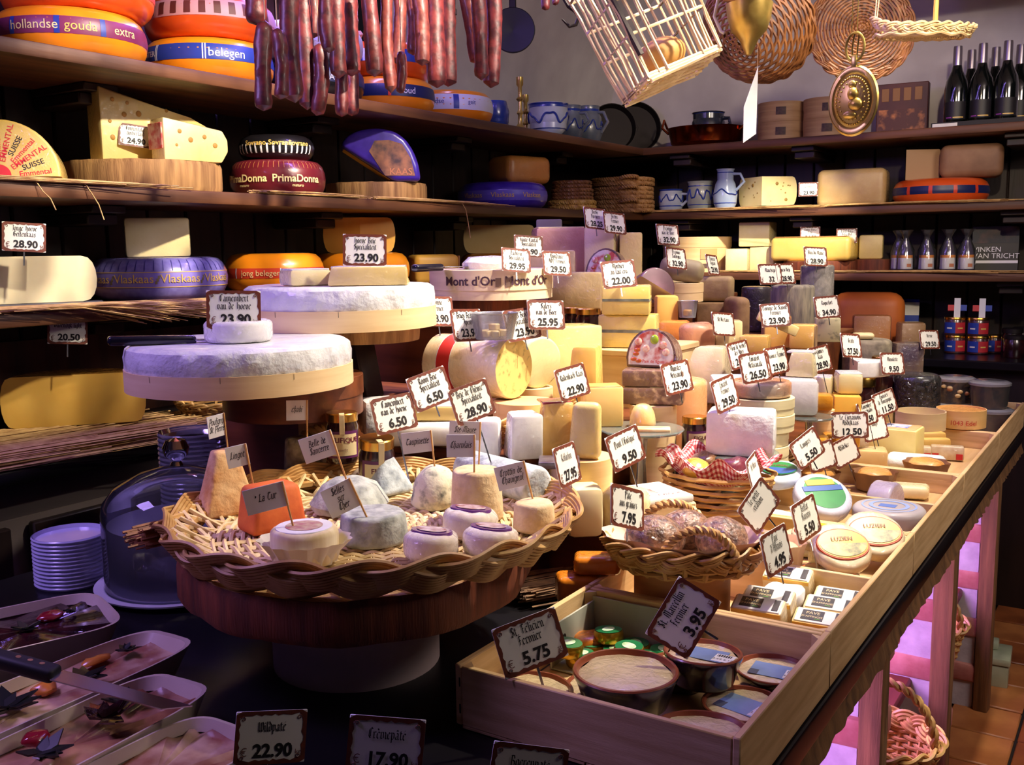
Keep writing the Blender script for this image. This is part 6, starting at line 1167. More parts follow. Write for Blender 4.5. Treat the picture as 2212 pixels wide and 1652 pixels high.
for k, nm in enumerate(('lower', 'upper')): blk('%s brown nut bar under the front fig loaf' % nm, 1346, 1478, 835-38*k, 872-38*k, 2.06, zc(2.06, 872-38*k, 1410), mat('nut bar', (120, 90, 72), (196, 168, 130), rough=.4, scale=45, wrap=.5, lo=.55, hi=.68), .06, -6, .006, name='nut_bar')
rnd_box('hidden chipwood box carrying the nut bars', 1360, 1460, 2.08, ML, zc(2.06, 872, 1410)-ML-.001)
figloaf('half round fig loaf parcel with a fruit picture on the nut bars', 1405, 798, 2.07, 112, 84, zc(2.06, 797, 1410)+.001)
thing1('wrapped_cheese', 'orange pink round cheese in film behind the 29.50 card', 'cheese', onz(1470, 2.20, ML), MB().lathe(cprof(.056, zc(1.98, 845, 1475)-ML, .012), 40), 'wrapped_body', mat('salmon film', (232, 170, 120), (222, 150, 98), rough=.45, wrap=.6))
SP2 = 1.045; stand('second glass stand carrying the white paper parcel', 1600, 1.98, ML, SP2, .075)
t = blk('white paper wrapped cheese parcel on the second glass stand', 1533, 1674, 882, 945, 1.97, SP2, papw, .10, -4, .008, name='paper_parcel', jit=.003)
MB().rbox(-.055, .045, -.045, .03, .0575, .0595, .0004, 1).build('printed_top', mat('lilac print', (196, 176, 190), (232, 226, 232), scale=25), t)
for u, D, v0, v1, lab, H in ((1500, 2.06, 865, 945, 'upper fig jar standing on two lower jars', .08), (1474, 2.07, 940, 1005, 'left lower fig jar under the upper one', .06), (1530, 2.05, 945, 1005, 'right lower fig jar under the upper one', .06)):
    z = ML if v0 > 900 else ML+.0615; q = onz(u, D, z); jar(lab, q+Vector((0, 0, .0005)), .0265, H if z > ML else .0605, face(q)+.5, text='FIGUE' if v0 < 900 else '', strip=False)
lv = mat('pale green chipwood', (226, 214, 172), (206, 194, 150), rough=.55, scale=4, stretch=(1, 1, 14)); D = 2.16; z = ML
for k, h in enumerate((.028, .036, .03, .036, .035)):
    p = onz(1642+(3 if k > 2 else -2), D, z); rbx('chipwood_box', 'round pale box, %s of the tall stack under the 26.50 card' % ('lowest', 'second', 'third', 'fourth', 'fifth')[k], p+Vector((0, 0, .0005)), .069 if k > 2 else .062, h-.001, lv, 'tall stack of pale round boxes', lidk=.6); z += h
ZL = z; thing1('washed_rind_cheese', 'round grey banded orange cheese in film topmost of the pale box stack', 'cheese', onz(1642, D, ZL)+Vector((0, 0, .0005)), MB().lathe(cprof(.066, .034, .008), 40), 'wrapped_body', mat('livarot film', (206, 130, 80), (150, 140, 130), rough=.4, wrap=.6, scale=9))
# upper middle, right of the fig loaf -------------------------------
blk('orange yellow square cheese beside the striped cheese', 1413, 1460, 636, 700, 2.80, MP, mat('orange edged paste', (236, 186, 96), (226, 166, 70), rough=.45), .05, 10, .008)
t = T('plastic_cup', 'small clear plastic cup with orange cheese cubes', 'cup', onz(1485, 2.72, MP+.085), 0); MB().lathe([(0, 0), (.022, 0), (.028, .045), (.029, .046), (.0275, .045), (.0215, .002), (0, .002)], 28).build('cup', frost, t); MB().rbox(-.01, .01, -.01, .01, .004, .022, .003, 1).build('cheese_cube', p_gold, t)
blk('orange cheese block under the little plastic cup', 1425, 1488, 692, 752, 2.66, MP, w_orange, .07, -6, .01)
thing1('wrapped_cheese', 'salmon pink rounded cheese in shiny film', 'cheese', onz(1512, 2.55, MP), MB().lathe(cprof(.046, .085, .02, 4), 32).jitter(.004, 30), 'wrapped_body', mat('salmon pink film', (226, 166, 130), (206, 140, 104), rough=.4, wrap=.8))
blk('brown cheese block under the grey tomme', 1500, 1572, 652, 720, 3.05, MP, brown_r, .10, 8, .01); blk('upright brown cheese half beside the grey tomme', 1570, 1608, 640, 725, 2.98, MP, brown_r, .09, 30, .02, seg=3)
zt_ = zc(3.05, 652, 1520)+.001; blk('grey brown tomme block lying on the brown one', 1466, 1575, 598, 652, 3.03, zt_, mat('tomme rind', (166, 142, 98), (136, 108, 78), rough=.8, scale=16, bump=.5), .10, -6, .014, seg=3)
blk('pale greyish cheese half behind the tomme block', 1412, 1478, 580, 690, 3.10, MH, w_cream, .08, 12, .01)
blk('white rinded wrapped wedge with a grey rind', 1462, 1575, 745, 830, 2.38, MM+.0, mat('wedge film', (226, 206, 170), (176, 164, 136), rough=.45, wrap=.6), .09, -20, .012, top=[(-.02, -.03), (.055, -.03), (.05, .03), (.0, .03)])
blk('pale yellow block under the small blank card', 1545, 1602, 692, 748, 2.55, MP, w_pale, .06, 6, .005)
block('printed_parcel', 'blue and yellow printed packet before the pale box stack', onz(1580, 2.28, MM)+Vector((0, 0, .045)), .10, .06, .03, mat('blue yellow print', (230, 230, 240), (90, 130, 200), rough=.35, scale=22, coat=.6, lo=.5, hi=.6), face(onz(1580, 2.28, MM))+radians(12), .006, group='cheeses heaped on the display counter', cat='parcel', rx=radians(8))
rnd_box('chipwood box under the blue and yellow packet', 1545, 1625, 2.30, MM, .04)
blk('golden wedge beside the fleur card', 1592, 1652, 722, 770, 2.52, MP, w_gold, .06, -10, .006)
a = onz(1675, 2.62, MP+.062); t = block('cheese_wedge', 'long bright pale wedge leaning over the golden wedges', a, .11, .035, .026, p_pale, face(a)+radians(6), .004, group='cheeses heaped on the display counter', ry=radians(24))
blk('golden wedge under the 23.90 tomme card', 1650, 1706, 680, 745, 2.74, MP, w_gold, .06, 8, .005, 'l', brown_r); blk('golden wedge beside the blue veined block', 1706, 1758, 700, 746, 2.70, MP, w_gold, .06, -8, .005, 'r', brown_r)
thing1('cheese_drum', 'big grey crusted cheese drum at the far end of the heap', 'cheese', onz(1710, 3.12, MP), MB().lathe(cprof(.066, zc(3.12, 615, 1710)-MP, .01), 40).jitter(.002, 40), 'rind', mat('furred grey rind', (156, 146, 124), (104, 98, 92), rough=.85, scale=20, bump=.8, bscale=60, stretch=(3, 3, .6)), 0, 'grey cheese drums')
q = onz(1735, 3.04, MP); t = tag(MB().rbox(-.015, .015, -.001, .001, 0, .04, .0005, 1).build('label_patch', black_matt), 'small black label on the grey crusted drum', 'label'); bpy.data.objects.remove(t)
thing1('cheese_drum', 'violet grey film wrapped drum behind the crusted one', 'cheese', onz(1762, 3.30, MP), MB().lathe(cprof(.054, zc(3.30, 572, 1762)-MP, .008), 36), 'rind', greyw, 0, 'grey cheese drums')
thing1('cheese_drum', 'dark film wrapped drum beside the crusted one', 'cheese', onz(1632, 3.25, MP), MB().lathe(cprof(.047, zc(3.25, 618, 1632)-MP, .008), 36), 'rind', mat('black film', (44, 40, 56), (70, 62, 60), rough=.3, wrap=.9), 0, 'grey cheese drums')
blue_v = mat('blue veined paste', (206, 200, 150), (92, 100, 88), rough=.5, scale=34, lo=.56, hi=.7, wrap=.2)
blk('blue veined cheese block under the 34.90 card', 1760, 1812, 686, 760, 2.88, MP, blue_v, .06, 4, .003)
stand('third glass stand carrying the white wedge', 1745, 2.32, ML, 1.055, .055)
blk('clear film wrapped white wedge on the third glass stand', 1665, 1762, 815, 880, 2.33, 1.056, w_white, .07, 6, .012); blk('tall creamy wedge with a white top behind the 26.50 card', 1700, 1762, 758, 815, 2.34, zc(2.33, 815, 1715)+.001, w_cream, .05, -12, .005, 't', w_white, top=[(-.02, -.025), (.03, -.025), (.025, .02), (-.012, .02)])
pet = mat('orange foil paper', (226, 160, 50), (206, 132, 34), rough=.3, scale=14, bump=.8, bscale=24, coat=.5, bdist=.006)
for (u0, u1, v0, v1, D, z, rz, lab) in ((1720, 1786, 894, 942, 2.30, ML, -10, 'front'), (1778, 1802, 884, 925, 2.36, ML, 10, 'side'), (1755, 1795, 850, 884, 2.40, zc(2.40, 884, 1775), 6, 'upper')):
    p = onz((u0+u1)/2, D, z); t = block('foil_cheese', 'small orange foil wrapped cheese with dark lettering, %s one' % lab, p+Vector((0, 0, .0005)), (u1-u0)*D/F, .06, H_(v0, v1, D), pet, face(p)+radians(rz), .008, group='orange foil cheeses', jit=.0015)
    if lab == 'front': put_text(bmesh_text('Petit', .02), t, brown_ink, .014, .006, .026, .0312, FRONT); put_text(bmesh_text('Breton', .02), t, brown_ink, .014, .006, .014, .0312, FRONT)
rnd_box('low chipwood box under the upper foil cheese', 1752, 1800, 2.42, ML, zc(2.40, 884, 1775)-ML-.001)
blk('yellow block under the white square cheese', 1795, 1850, 850, 895, 2.45, ML, p_gold, .07, 6, .004); blk('square white topped cheese on the yellow block', 1800, 1852, 803, 850, 2.46, zc(2.45, 850, 1822)+.001, mat('creamy white topped', (236, 220, 176), (226, 206, 150), rough=.5, wrap=.3), .07, 10, .008, 't', w_white)
blk('white cream cheese cut beside the white topped square', 1760, 1800, 808, 850, 2.52, ML+.06, w_cream, .06, -6, .006, 't', w_white); blk('chunk under the white cream cut', 1756, 1800, 850, 890, 2.53, ML, w_gold, .07, 0, .006)
thing1('cheese_round', 'flat grey rinded round lying at the far end', 'cheese', onz(1868, 3.2, ML), MB().lathe(cprof(.075, zc(3.2, 730, 1868)-ML, .014), 36), 'rind', grey_r); 
blk('upright pale half cheese on the far grey round', 1842, 1885, 718, 745, 3.16, zc(3.2, 730, 1868)+.001, w_cream, .05, 10, .015, seg=3)
q = onz(1862, 2.62, ML); jar('dark jar with a brass lid under the white wedge', q+Vector((0, 0, .0005)), .035, zc(2.62, 812, 1862)-ML, face(q), text='', strip=False)
t = wedge('cheese_wedge', 'white rinded wedge lying on the dark jar under the 27.50 card', onz(1868, 2.62, zc(2.62, 812, 1862)+.001), .11, 1.0, .042, mat('ivory wedge', (226, 208, 150), (214, 192, 128), rough=.5), w_white, face(onz(1868, 2.62, 1.08))+radians(40))
q = onz(1918, 3.0, ML); jar('tall dark jar with a gold lid behind the white wedge', q+Vector((0, 0, .0005)), .034, .15, face(q), text='', strip=False)
blk('dark packed wedge behind the 9.50 card', 1925, 1985, 738, 850, 3.30, .9365, mat('navy brown pack', (70, 52, 70), (140, 116, 80), rough=.4, scale=9, wrap=.5), .06, 20, .005)
thing1('black_cheese', 'black waxed cheese half wrapped in clear film', 'cheese', onz(1972, 2.98, CT+.0065), MB().lathe(cprof(.066, zc(2.98, 806, 1972)-CT-.0065, .02, 4), 36), 'wrapped_body', mat('black film wax', (20, 18, 20), (40, 38, 36), rough=.25, wrap=.8))
t = bpy.data.objects[[o.name for o in COL.objects if o.name.startswith('black_cheese')][0]]
MB().tube([(-.066, -.01, .02), (-.02, -.066, .045), (.02, -.067, .07), (.05, -.052, .10)], .004, 6, flat=.4).build('film_fold', mat('white film fold', (206, 206, 206), rough=.3, coat=1), t)
nut = mat('mixed nuts', (90, 54, 30), (196, 142, 84), rough=.4, scale=55, lo=.5, hi=.66, coat=.5)
for u, D, nm in ((2070, 3.20, 'nut'), (2152, 3.10, 'dark fruit')):
    for k, lv_ in enumerate(('lower', 'upper')):
        q = onz(u, D, CT+.0065+.0835*k); R = .058; t = T('snack_tub', '%s clear lidded tub of %s mix at the far counter end' % (lv_, nm), 'tub', q, 0, 'clear snack tubs')
        MB().lathe([(0, 0), (R*.86, 0), (R*.97, .068), (0, .066)], 36).build('contents', nut if nm == 'nut' else mat('dark dried fruit', (60, 30, 24), (110, 64, 44), rough=.4, scale=40, coat=.5), t); MB().lathe([(R*.9, 0), (R, .07)], 36).build('tub_wall', film, t); MB().lathe([(R*1.0, .068), (R*1.06, .07), (R*1.06, .077), (R*.9, .082), (0, .08)], 36).build('lid', frost, t)
        g = random.Random(u+k)
        if nm == 'nut':
            for i in range(10): a = -pi/2+g.uniform(-1.2, 1.2); MB().ball((R*.95*cos(a), R*.95*sin(a), g.uniform(.012, .055)), .007, 8, 6, (1.4, .6, .9)).build('nut', mat('cashew', (222, 190, 130), rough=.5) if i % 2 else mat('almond', (150, 90, 50), rough=.5), t)
block('gingham_parcel', 'red and white gingham topped parcel before the far jars', onz(2070, 3.42, CT), .10, .05, .14, mat('red white cloth', (200, 60, 70), (230, 200, 200), rough=.7, scale=50), face(onz(2070, 3.62, CT)), .02, cat='parcel')
# low zone before the steps ----------------------------------------
t = T('cheese_box', 'square wooden cheese box with a white paper lid and red print', 'box', onz(1388, 1.79, ML)+Vector((0, 0, .0005)), face(onz(1388, 1.79, ML))+radians(32)); 
MB().rbox(-.075, .075, -.06, .06, 0, .04, .003, 1).build('box_side', chip, t); MB().rbox(-.072, .072, -.057, .057, .038, .054, .005, 2).build('white_cheese', bloom, t); MB().rbox(-.045, .02, -.02, .03, .053, .0548, .0004, 1).build('red_print', mat('faded red print', (236, 214, 206), (206, 90, 84), scale=40), t); put_text(bmesh_text("PONT L'EVEQUE", .01), t, brown_ink, .013, .01, -.04, .0552)
blk('pale cheese with small eyes under the 27.95 card', 1250, 1310, 988, 1035, 1.86, ML, p_cream, .05, -4, .006); blk('film bag of pale cheese before the wooden box', 1290, 1392, 1045, 1105, 1.74, ML, w_cream, .06, -14, .02, seg=3, jit=.004); blk('cream cheese end beside the basket rim', 1225, 1300, 1030, 1085, 1.76, ML, p_cream, .06, 10, .012)
ging = bpy.data.materials.new('gingham cloth'); ging.use_nodes = True; nt = ging.node_tree; bs = nt.nodes['Principled BSDF']; bs.inputs['Roughness'].default_value = .8; tc = nt.nodes.new('ShaderNodeTexCoord'); sp = nt.nodes.new('ShaderNodeSeparateXYZ'); nt.links.new(tc.outputs['UV'], sp.inputs[0])
def _sq(o_):
    a = nt.nodes.new('ShaderNodeMath'); a.operation = 'MULTIPLY'; a.inputs[1].default_value = 26; nt.links.new(o_, a.inputs[0]); b_ = nt.nodes.new('ShaderNodeMath'); b_.operation = 'FRACT'; nt.links.new(a.outputs[0], b_.inputs[0]); c_ = nt.nodes.new('ShaderNodeMath'); c_.operation = 'GREATER_THAN'; c_.inputs[1].default_value = .5; nt.links.new(b_.outputs[0], c_.inputs[0]); return c_.outputs[0]
s1, s2 = _sq(sp.outputs[0]), _sq(sp.outputs[1]); ad = nt.nodes.new('ShaderNodeMath'); ad.operation = 'ADD'; nt.links.new(s1, ad.inputs[0]); nt.links.new(s2, ad.inputs[1]); dv = nt.nodes.new('ShaderNodeMath'); dv.operation = 'MULTIPLY'; dv.inputs[1].default_value = .5; nt.links.new(ad.outputs[0], dv.inputs[0])
cr = nt.nodes.new('ShaderNodeValToRGB'); cr.color_ramp.interpolation = 'CONSTANT'; cr.color_ramp.elements[0].color = lin((238, 226, 222)); cr.color_ramp.elements[1].position = .8; cr.color_ramp.elements[1].color = lin((168, 36, 48)); e = cr.color_ramp.elements.new(.3); e.color = lin((214, 120, 124)); nt.links.new(dv.outputs[0], cr.inputs[0]); nt.links.new(cr.outputs[0], bs.inputs['Base Color'])
gq = onz(1548, 1.90, ML); gq = Vector((gq.x, gq.y, 1.03)); bt_ = T('lined_basket', 'basket lined with red and white gingham cloth holding small bags', 'basket', gq)
N_ = 40
def gfun(i, j):
    x, y = i*2-1, j*2-1; r = max(abs(x), abs(y)); a = atan2(y, x); rr_ = .105*(r**.9)*(1+.10*sin(6*a)*r); z = -.03+.055*min(1, r*1.15)**3 + .012*sin(9*a)*r*r; return (rr_*cos(a)*1.05, rr_*sin(a)*.85, z)
gm = MB().grid(gfun, N_, N_); me = gm.mesh('gingham_liner'); uv = me.uv_layers.new(name='UVMap')
for p_ in me.polygons:
    for li in p_.loop_indices: k = me.loops[li].vertex_index; uv.data[li].uv = ((k % (N_+1))/N_, (k//(N_+1))/N_)
lo_ = ob('gingham_liner', me, ging, bt_); 
b = MB()
for j in range(6): ring(b, .078+.004*j, -.07+.013*j, .004, 60, .003, 12, j*pi, 1.1, .9)
b.build('woven_side', wick, bt_, 60, 'stuff')
for x, y, m_, lab in ((-.03, -.035, mat('yellow mustard bag', (222, 180, 70), (200, 150, 40), rough=.3, scale=30, wrap=.6), 'yellow'), (.03, .015, mat('plum berry bag', (100, 24, 44), (60, 14, 30), rough=.3, scale=30, wrap=.6), 'plum'), (-.035, .035, mat('brown olive bag', (120, 80, 40), (80, 50, 26), rough=.3, scale=30, wrap=.6), 'brown')):
    q = gq+Vector((x, y, -.012)); thing1('spread_bag', 'small %s bag of spread in the gingham lined basket' % lab, 'bag', q, MB().ball((0, 0, .016), .03, 16, 10, (1.25, .9, .6)).jitter(.004, 50, x*50), 'bag', m_, rnd.uniform(0, 3), 'spread bags in the gingham basket')
orw = mat('orange waxed film', (232, 140, 36), (214, 112, 24), rough=.25, wrap=.8, scale=10)
for k, (u, v, D, sz, lab) in enumerate(((1290, 1130, 1.58, (.075, .05, .03), 'top'), (1262, 1200, 1.52, (.07, .05, .05), 'middle'), (1268, 1262, 1.47, (.055, .045, .03), 'lowest'))):
    q = atD(u, v, D); block('orange_wedge', 'orange film wrapped cheese wedge beside the big basket, %s of the pile' % lab, (q.x, q.y, (CT+.0005, CT+.0365, CT+.085)[2-k]), sz[0], sz[1], (.03, .048, .035)[k], orw, face(q)+radians(10*k), .01, group='orange film wrapped wedges', seg=3)
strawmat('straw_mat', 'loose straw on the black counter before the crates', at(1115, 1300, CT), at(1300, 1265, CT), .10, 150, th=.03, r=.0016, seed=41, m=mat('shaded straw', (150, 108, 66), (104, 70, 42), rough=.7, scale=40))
strawmat('straw_mat', 'straw under the pale box stack beside the crates', at(1650, 1010, CT+.08), at(1800, 945, CT+.08), .05, 90, th=.02, r=.0014, seed=42)
# ------------------------------------------------------------------ pale wooden crates along the front edge
CX0, CX1, CZ0, CZ1 = -.712, -.340, CT+.001, .935; TH = .009
YS = (.955, 1.30, 1.84, 2.38, 2.96, 3.56)
CL = ('front crate of bowls nearest the pate dishes', 'second crate with the seeded loaves and labelled packs', 'third crate with grey and green labelled rounds', 'fourth crate with cut blocks and red labelled bars', 'last crate with chipwood boxes at the far end')
lin_c = mat('thin crate floor', (206, 170, 118), (186, 148, 98), rough=.65, scale=5, stretch=(9, 1, 1))
for k in range(5):
    y0, y1 = YS[k]+.001, YS[k+1]-.001; t = T('wooden_crate', 'pale wooden crate, '+CL[k], 'crate', ((CX0+CX1)/2, (y0+y1)/2, CZ0), 0, 'pale wooden crates along the counter edge'); hx, hy, h = (CX1-CX0)/2, (y1-y0)/2, CZ1-CZ0
    for s in (-1, 1):
        MB().rbox(s*hx-TH*(s > 0), s*hx+TH*(s < 0), -hy, hy, .004, h, .0015, 1).build('side_board', pine_x, t)
        MB().rbox(-hx+TH+.0005, hx-TH-.0005, s*hy-TH*(s > 0), s*hy+TH*(s < 0), .004, h-.002, .0015, 1).build('end_board', pine_x, t)
    n = 4
    for i in range(n): x0 = -hx+TH+.0005+i*(2*hx-2*TH)/n; MB().rbox(x0, x0+(2*hx-2*TH)/n-.002, -hy+.0005, hy-.0005, 0, .004, .0008, 1).build('floor_slat', lin_c, t)
    if k in (1, 2, 3): MB().box(-hx+TH+.001, hx-TH-.001, (1.58-(y0+y1)/2 if k == 1 else -hy+TH+.001), hy-TH-.001, .005, .0345).build('raised_floor', lin_c, t)
    if k in (1, 2): yd = (1.575 if k == 1 else 2.10)-(y0+y1)/2; MB().rbox(-hx+TH+.0005, hx-TH-.0005, yd-.004, yd+.004, .004, h-.008, .0012, 1).build('divider', pine, t)
    for sx_ in (-1, 1):
        for sy_ in (-1, 1): MB().prism([(sx_*(hx-TH-.0005), sy_*(hy-TH-.0005)), (sx_*(hx-TH-.014), sy_*(hy-TH-.0005)), (sx_*(hx-TH-.0005), sy_*(hy-TH-.014))][::sx_*sy_], .004, h-.004).build('corner_block', pine, t)
    for z in (.02, .055): MB().rbox(-hx+.006, -hx+.008, -hy-.0006, -hy+.0004, z, z+.012, .0002, 1).build('staple', iron, t)
Z0 = CZ0+.0055
# bowls of creamy cheese
blueg = mat('dark blue glaze', (40, 40, 58), (30, 28, 40), rough=.2, coat=.8); browng = mat('brown glaze', (44, 32, 30), (32, 22, 22), rough=.18, coat=.9); terra = mat('terracotta rim', (150, 78, 50), (124, 60, 40), rough=.35, coat=.5)
creamf = mat('set cream', (226, 208, 164), (212, 190, 142), rough=.45, scale=12, bump=.5, bscale=25, wrap=.35)
def bowl(label, u, D, z, R, H, out=blueg, lab=False, sy=1, rz=0, rx=0):
    p = onz(u, D, z); t = T('stoneware_bowl', label, 'bowl', p+Vector((0, 0, .0004)), face(p)+radians(rz), 'bowls of creamy cheese', rx=radians(rx))
    MB().lathe([(0, 0), (R*.72, 0), (R*.80, .004), (R*.93, H*.7), (R*1.0, H*.9), (R*1.0, H*.96)], 44, sy=sy).build('bowl_body', out, t); MB().lathe([(R*1.0, H*.96), (R*.98, H), (R*.93, H), (R*.88, H*.86)], 44, sy=sy).build('rim', terra, t)
    MB().lathe([(R*.9, H*.84), (R*.84, H*.9), (R*.5, H*.93), (0, H*.92)], 44, sy=sy, wob=lambda a, z_: 1+.035*sin(5*a+u)+.02*sin(9*a)).jitter(.0012, 50, u).build('cream', creamf, t)
    if lab:
        MB().rbox(-R*.55, R*.62, -R*.5*sy, R*.34*sy, H*.945, H*.955, .0004, 1).build('blue_label', mat('blue grey label', (132, 160, 200), (110, 138, 182), rough=.4, scale=20, coat=.6), t); MB().rbox(-R*.55, -R*.3, -R*.5*sy, -R*.2*sy, H*.956, H*.958, .0003, 1).build('dark_logo', mat('dark slate', (70, 76, 92)), t)
        MB().rbox(R*.35, R*.85, -R*.45*sy, R*.1*sy, H*.958, H*.962, .0004, 1).build('price_label', paper, t)
        for i in range(12): MB().box(R*.40+i*R*.03, R*.40+i*R*.03+R*.014*(1+i % 2), -R*.1*sy, R*.06*sy, H*.963, H*.965).build('barcode_bar', ink, t)
        put_text(bmesh_text('3.69 6.12', .0), t, ink, R*.14, R*.6, -R*.32*sy, H*.966)
    return t
bowl('large blue glazed bowl of cream cheese in the front crate', 1342, 1.265, Z0+.022, .0665, .047, blueg); bowl('blue rimmed bowl under the large one, mostly hidden', 1290, 1.30, Z0, .05, .02, browng)
bowl('low bowl of cream cheese behind the 5.75 card', 1150, 1.30, Z0, .058, .034, browng); bowl('wide low bowl of cream cheese in the crate front corner', 1524, 1.115, Z0, .0625, .034, blueg)
bowl('dark bowl with a blue label and barcode stacked on two others', 1553, 1.262, Z0+.029, .0512, .042, browng, True, rz=-18, rx=-4); bowl('bowl with a torn blue label at the back of the front crate', 1680, 1.318, Z0, .050, .036, browng, True, rz=-14); bowl('half hidden bowl with a white price label by the crate side', 1632, 1.20, Z0, .052, .028, browng, True, rz=-30); bowl('dark bowl edge behind the two larger bowls', 1468, 1.36, Z0, .046, .028, browng, True)
# green and gold foil rounds in a card tray
p = onz(1310, 1.48, Z0); t = T('card_tray', 'grey card tray holding the green foil cheeses', 'tray', (-.605, 1.222, Z0)); gc = mat('grey card', (176, 176, 160), (160, 160, 146), rough=.7, scale=10)
MB().box(-.088, .088, .062, .065, 0, .068).box(-.088, -.085, -.065, .062, 0, .062).box(.085, .088, -.065, .062, 0, .05).box(-.085, .085, -.065, .062, 0, .002).build('tray', gc, t)
MB().lathe([(0, 0), (.006, 0)], 14, M=Matrix.Translation((-.0848, -.03, .035)) @ Matrix.Rotation(pi/2, 4, 'Y')).build('tray_hole', black_matt, t)
goldf = mat('gold foil', (206, 164, 60), (180, 136, 40), rough=.28, metal=.9, scale=30, bump=.8, bscale=60); greenl = mat('green label', (34, 128, 74), (24, 104, 58), rough=.25, scale=12, coat=.8)
GR = None
for k, (x, y, l) in enumerate(((-.055, -.035, 0), (-.012, -.038, 0), (.034, -.034, 0), (-.06, .008, 0), (-.018, .006, 0), (.028, .008, 0), (-.05, .04, 0), (-.005, .04, 0), (.04, .04, 0), (-.04, .022, 1), (.012, -.016, 1), (-.068, -.05, 1))):
    if GR is None:
        GR = T('foil_cheese', '', 'cheese', (0, 0, 0), 0, 'green and gold foil cheeses'); R = .0215
        MB().lathe([(0, 0), (R*.92, 0), (R, .003), (R*1.02, .012), (R*.95, .0165), (R*.86, .017), (0, .017)], 24, wob=lambda a, z_: 1+.02*sin(24*a)).build('gold_foil', goldf, GR); MB().lathe([(0, .0176), (R*.92, .0176)], 24).build('green_label', greenl, GR); MB().lathe([(0, .0182), (R*.55, .0182)], 18, sy=.7).build('label_picture', mat('pale label centre', (206, 226, 200), (150, 190, 120), scale=80), GR); o = GR
    else: o = copy(GR)
    o.location = (-.605+x, 1.222+y, Z0+.0025+.0185*l); o.rotation_euler = (rnd.uniform(-.08, .08) if l else 0, rnd.uniform(-.08, .08) if l else 0, rnd.uniform(0, 6)); o['label'] = 'small green labelled cheese in gold foil, %s' % ('stacked above the others in the card tray' if l else 'on the floor of the card tray')
# second crate: loaf basket on a round box, labelled packs
q = onz(1472, 1.555, Z0); rbx('round_box', 'tall brown round box under the seeded loaf basket', q, .075, .104, mat('brown card drum', (196, 140, 88), (176, 122, 74), rough=.6, scale=4, stretch=(1, 1, 10)), 'stand boxes', lid=False)
lz = Z0+.1045; t = basket('wicker_basket', 'oval braided basket with two hoop handles holding seeded rounds', (q.x+.005, q.y, lz), .082, .03, 1.16, wick, 3, 22, .0036, dict(m=6, rods=4, rr=.0026, A=.0105, B=.006, tau=62), rz=face(q), sx=1.22, sy=.92)
for sx_, sy_ in ((.02, -1), (-.02, 1)): handle(t, arc((-.055+sx_, sy_*.076, .02), (.055+sx_, sy_*.076, .02), .058), .0042, 9)
lp = MB().lathe([(.02, .01), (.085, .03), (.105, .052)], 48, sx=1.15, sy=.85, wob=lambda a, z_: 1+(.08*sin(4*a+1)+.05*sin(9*a) if z_ > .04 else 0)).build('paper_liner', mat('pink brown paper', (214, 180, 160), (198, 160, 140), rough=.6, scale=9), t)
seed = mat('seed crust', (150, 110, 84), (84, 54, 42), rough=.4, scale=90, bump=1, bscale=110, wrap=.7, lo=.4, hi=.6, bdist=.004)
for k, (x, y, z, r, lab) in enumerate(((-.045, -.012, .045, .047, 'left'), (.0, .035, .052, .042, 'rear'), (.052, -.005, .045, .046, 'right'))):
    a = Vector((q.x+.005, q.y, lz)) + Matrix.Rotation(face(q), 3, 'Z') @ Vector((x, y, .012)); thing1('seeded_round', 'brown seed crusted round in film, %s one in the hoop handled basket' % lab, 'cheese', a, MB().ball((0, 0, r*.75), r, 24, 16, (1, .9, .75)).jitter(.002, 60, k), 'crust', seed, k, 'seeded rounds in the basket')
pk = mat('cream pack film', (236, 220, 180), (222, 200, 150), rough=.35, scale=18, wrap=.5); blk_l = mat('black pack label', (40, 38, 42), (60, 56, 58), rough=.4, coat=.6, scale=50); PK = None
for k, (u, v, zt, lab) in enumerate(((1640, 1292, .925, 'front of the inner column'), (1672, 1262, .925, 'middle of the inner column'), (1702, 1236, .925, 'rear of the inner column'), (1762, 1328, .903, 'front of the outer column'), (1788, 1292, .903, 'middle of the outer column'), (1812, 1258, .903, 'rear of the outer column'))):
    q = at(u, v, zt)
    if PK is None:
        PK = T('cheese_pack', '', 'cheese', (0, 0, 0), 0, 'black labelled cheese packs'); MB().rbox(-.038, .038, -.019, .019, -.038, 0, .004, 2).build('pack', pk, PK); MB().rbox(-.034, .034, -.0165, .0165, -.001, .0006, .0004, 1).build('white_label', paper, PK); MB().rbox(-.026, .006, -.012, .012, .0004, .0012, .0003, 1).build('black_panel', blk_l, PK); MB().rbox(.022, .031, -.013, .014, .0004, .0012, .0003, 1).build('text_panel', blk_l, PK)
        put_text(bmesh_text('PAVE', .0), PK, lab_cream, .009, -.010, .002, .0014); put_text(bmesh_text("D'AFFINOIS", .0), PK, lab_cream, .006, -.010, -.006, .0014); MB().rbox(-.006, .002, -.0095, -.0085, .0012, .0016, .0001, 1).build('green_dash', mat('green dash', (110, 190, 60)), PK); MB().rbox(-.036, .036, -.0197, -.018, -.008, -.001, .0004, 1).build('yellow_edge', p_gold, PK); o = PK
    else: o = copy(PK)
    o.location = q; o.rotation_euler = (radians(16), 0, radians(4)); o['label'] = 'cream cheese pack with a black label, %s in the crate' % lab
for k, y in enumerate((1.345, 1.385, 1.425)): block('cheese_pack_lower', 'plain lower cheese pack, %s under the inner column of packs' % ('front', 'middle', 'rear')[k], at((1640, 1672, 1702)[k], (1292, 1262, 1236)[k], .925)*1.0 - Vector((0, 0, .925-Z0)), .07, .034, .028, pk, radians(4), .004, group='plain lower packs')
Z3 = Z0+.031
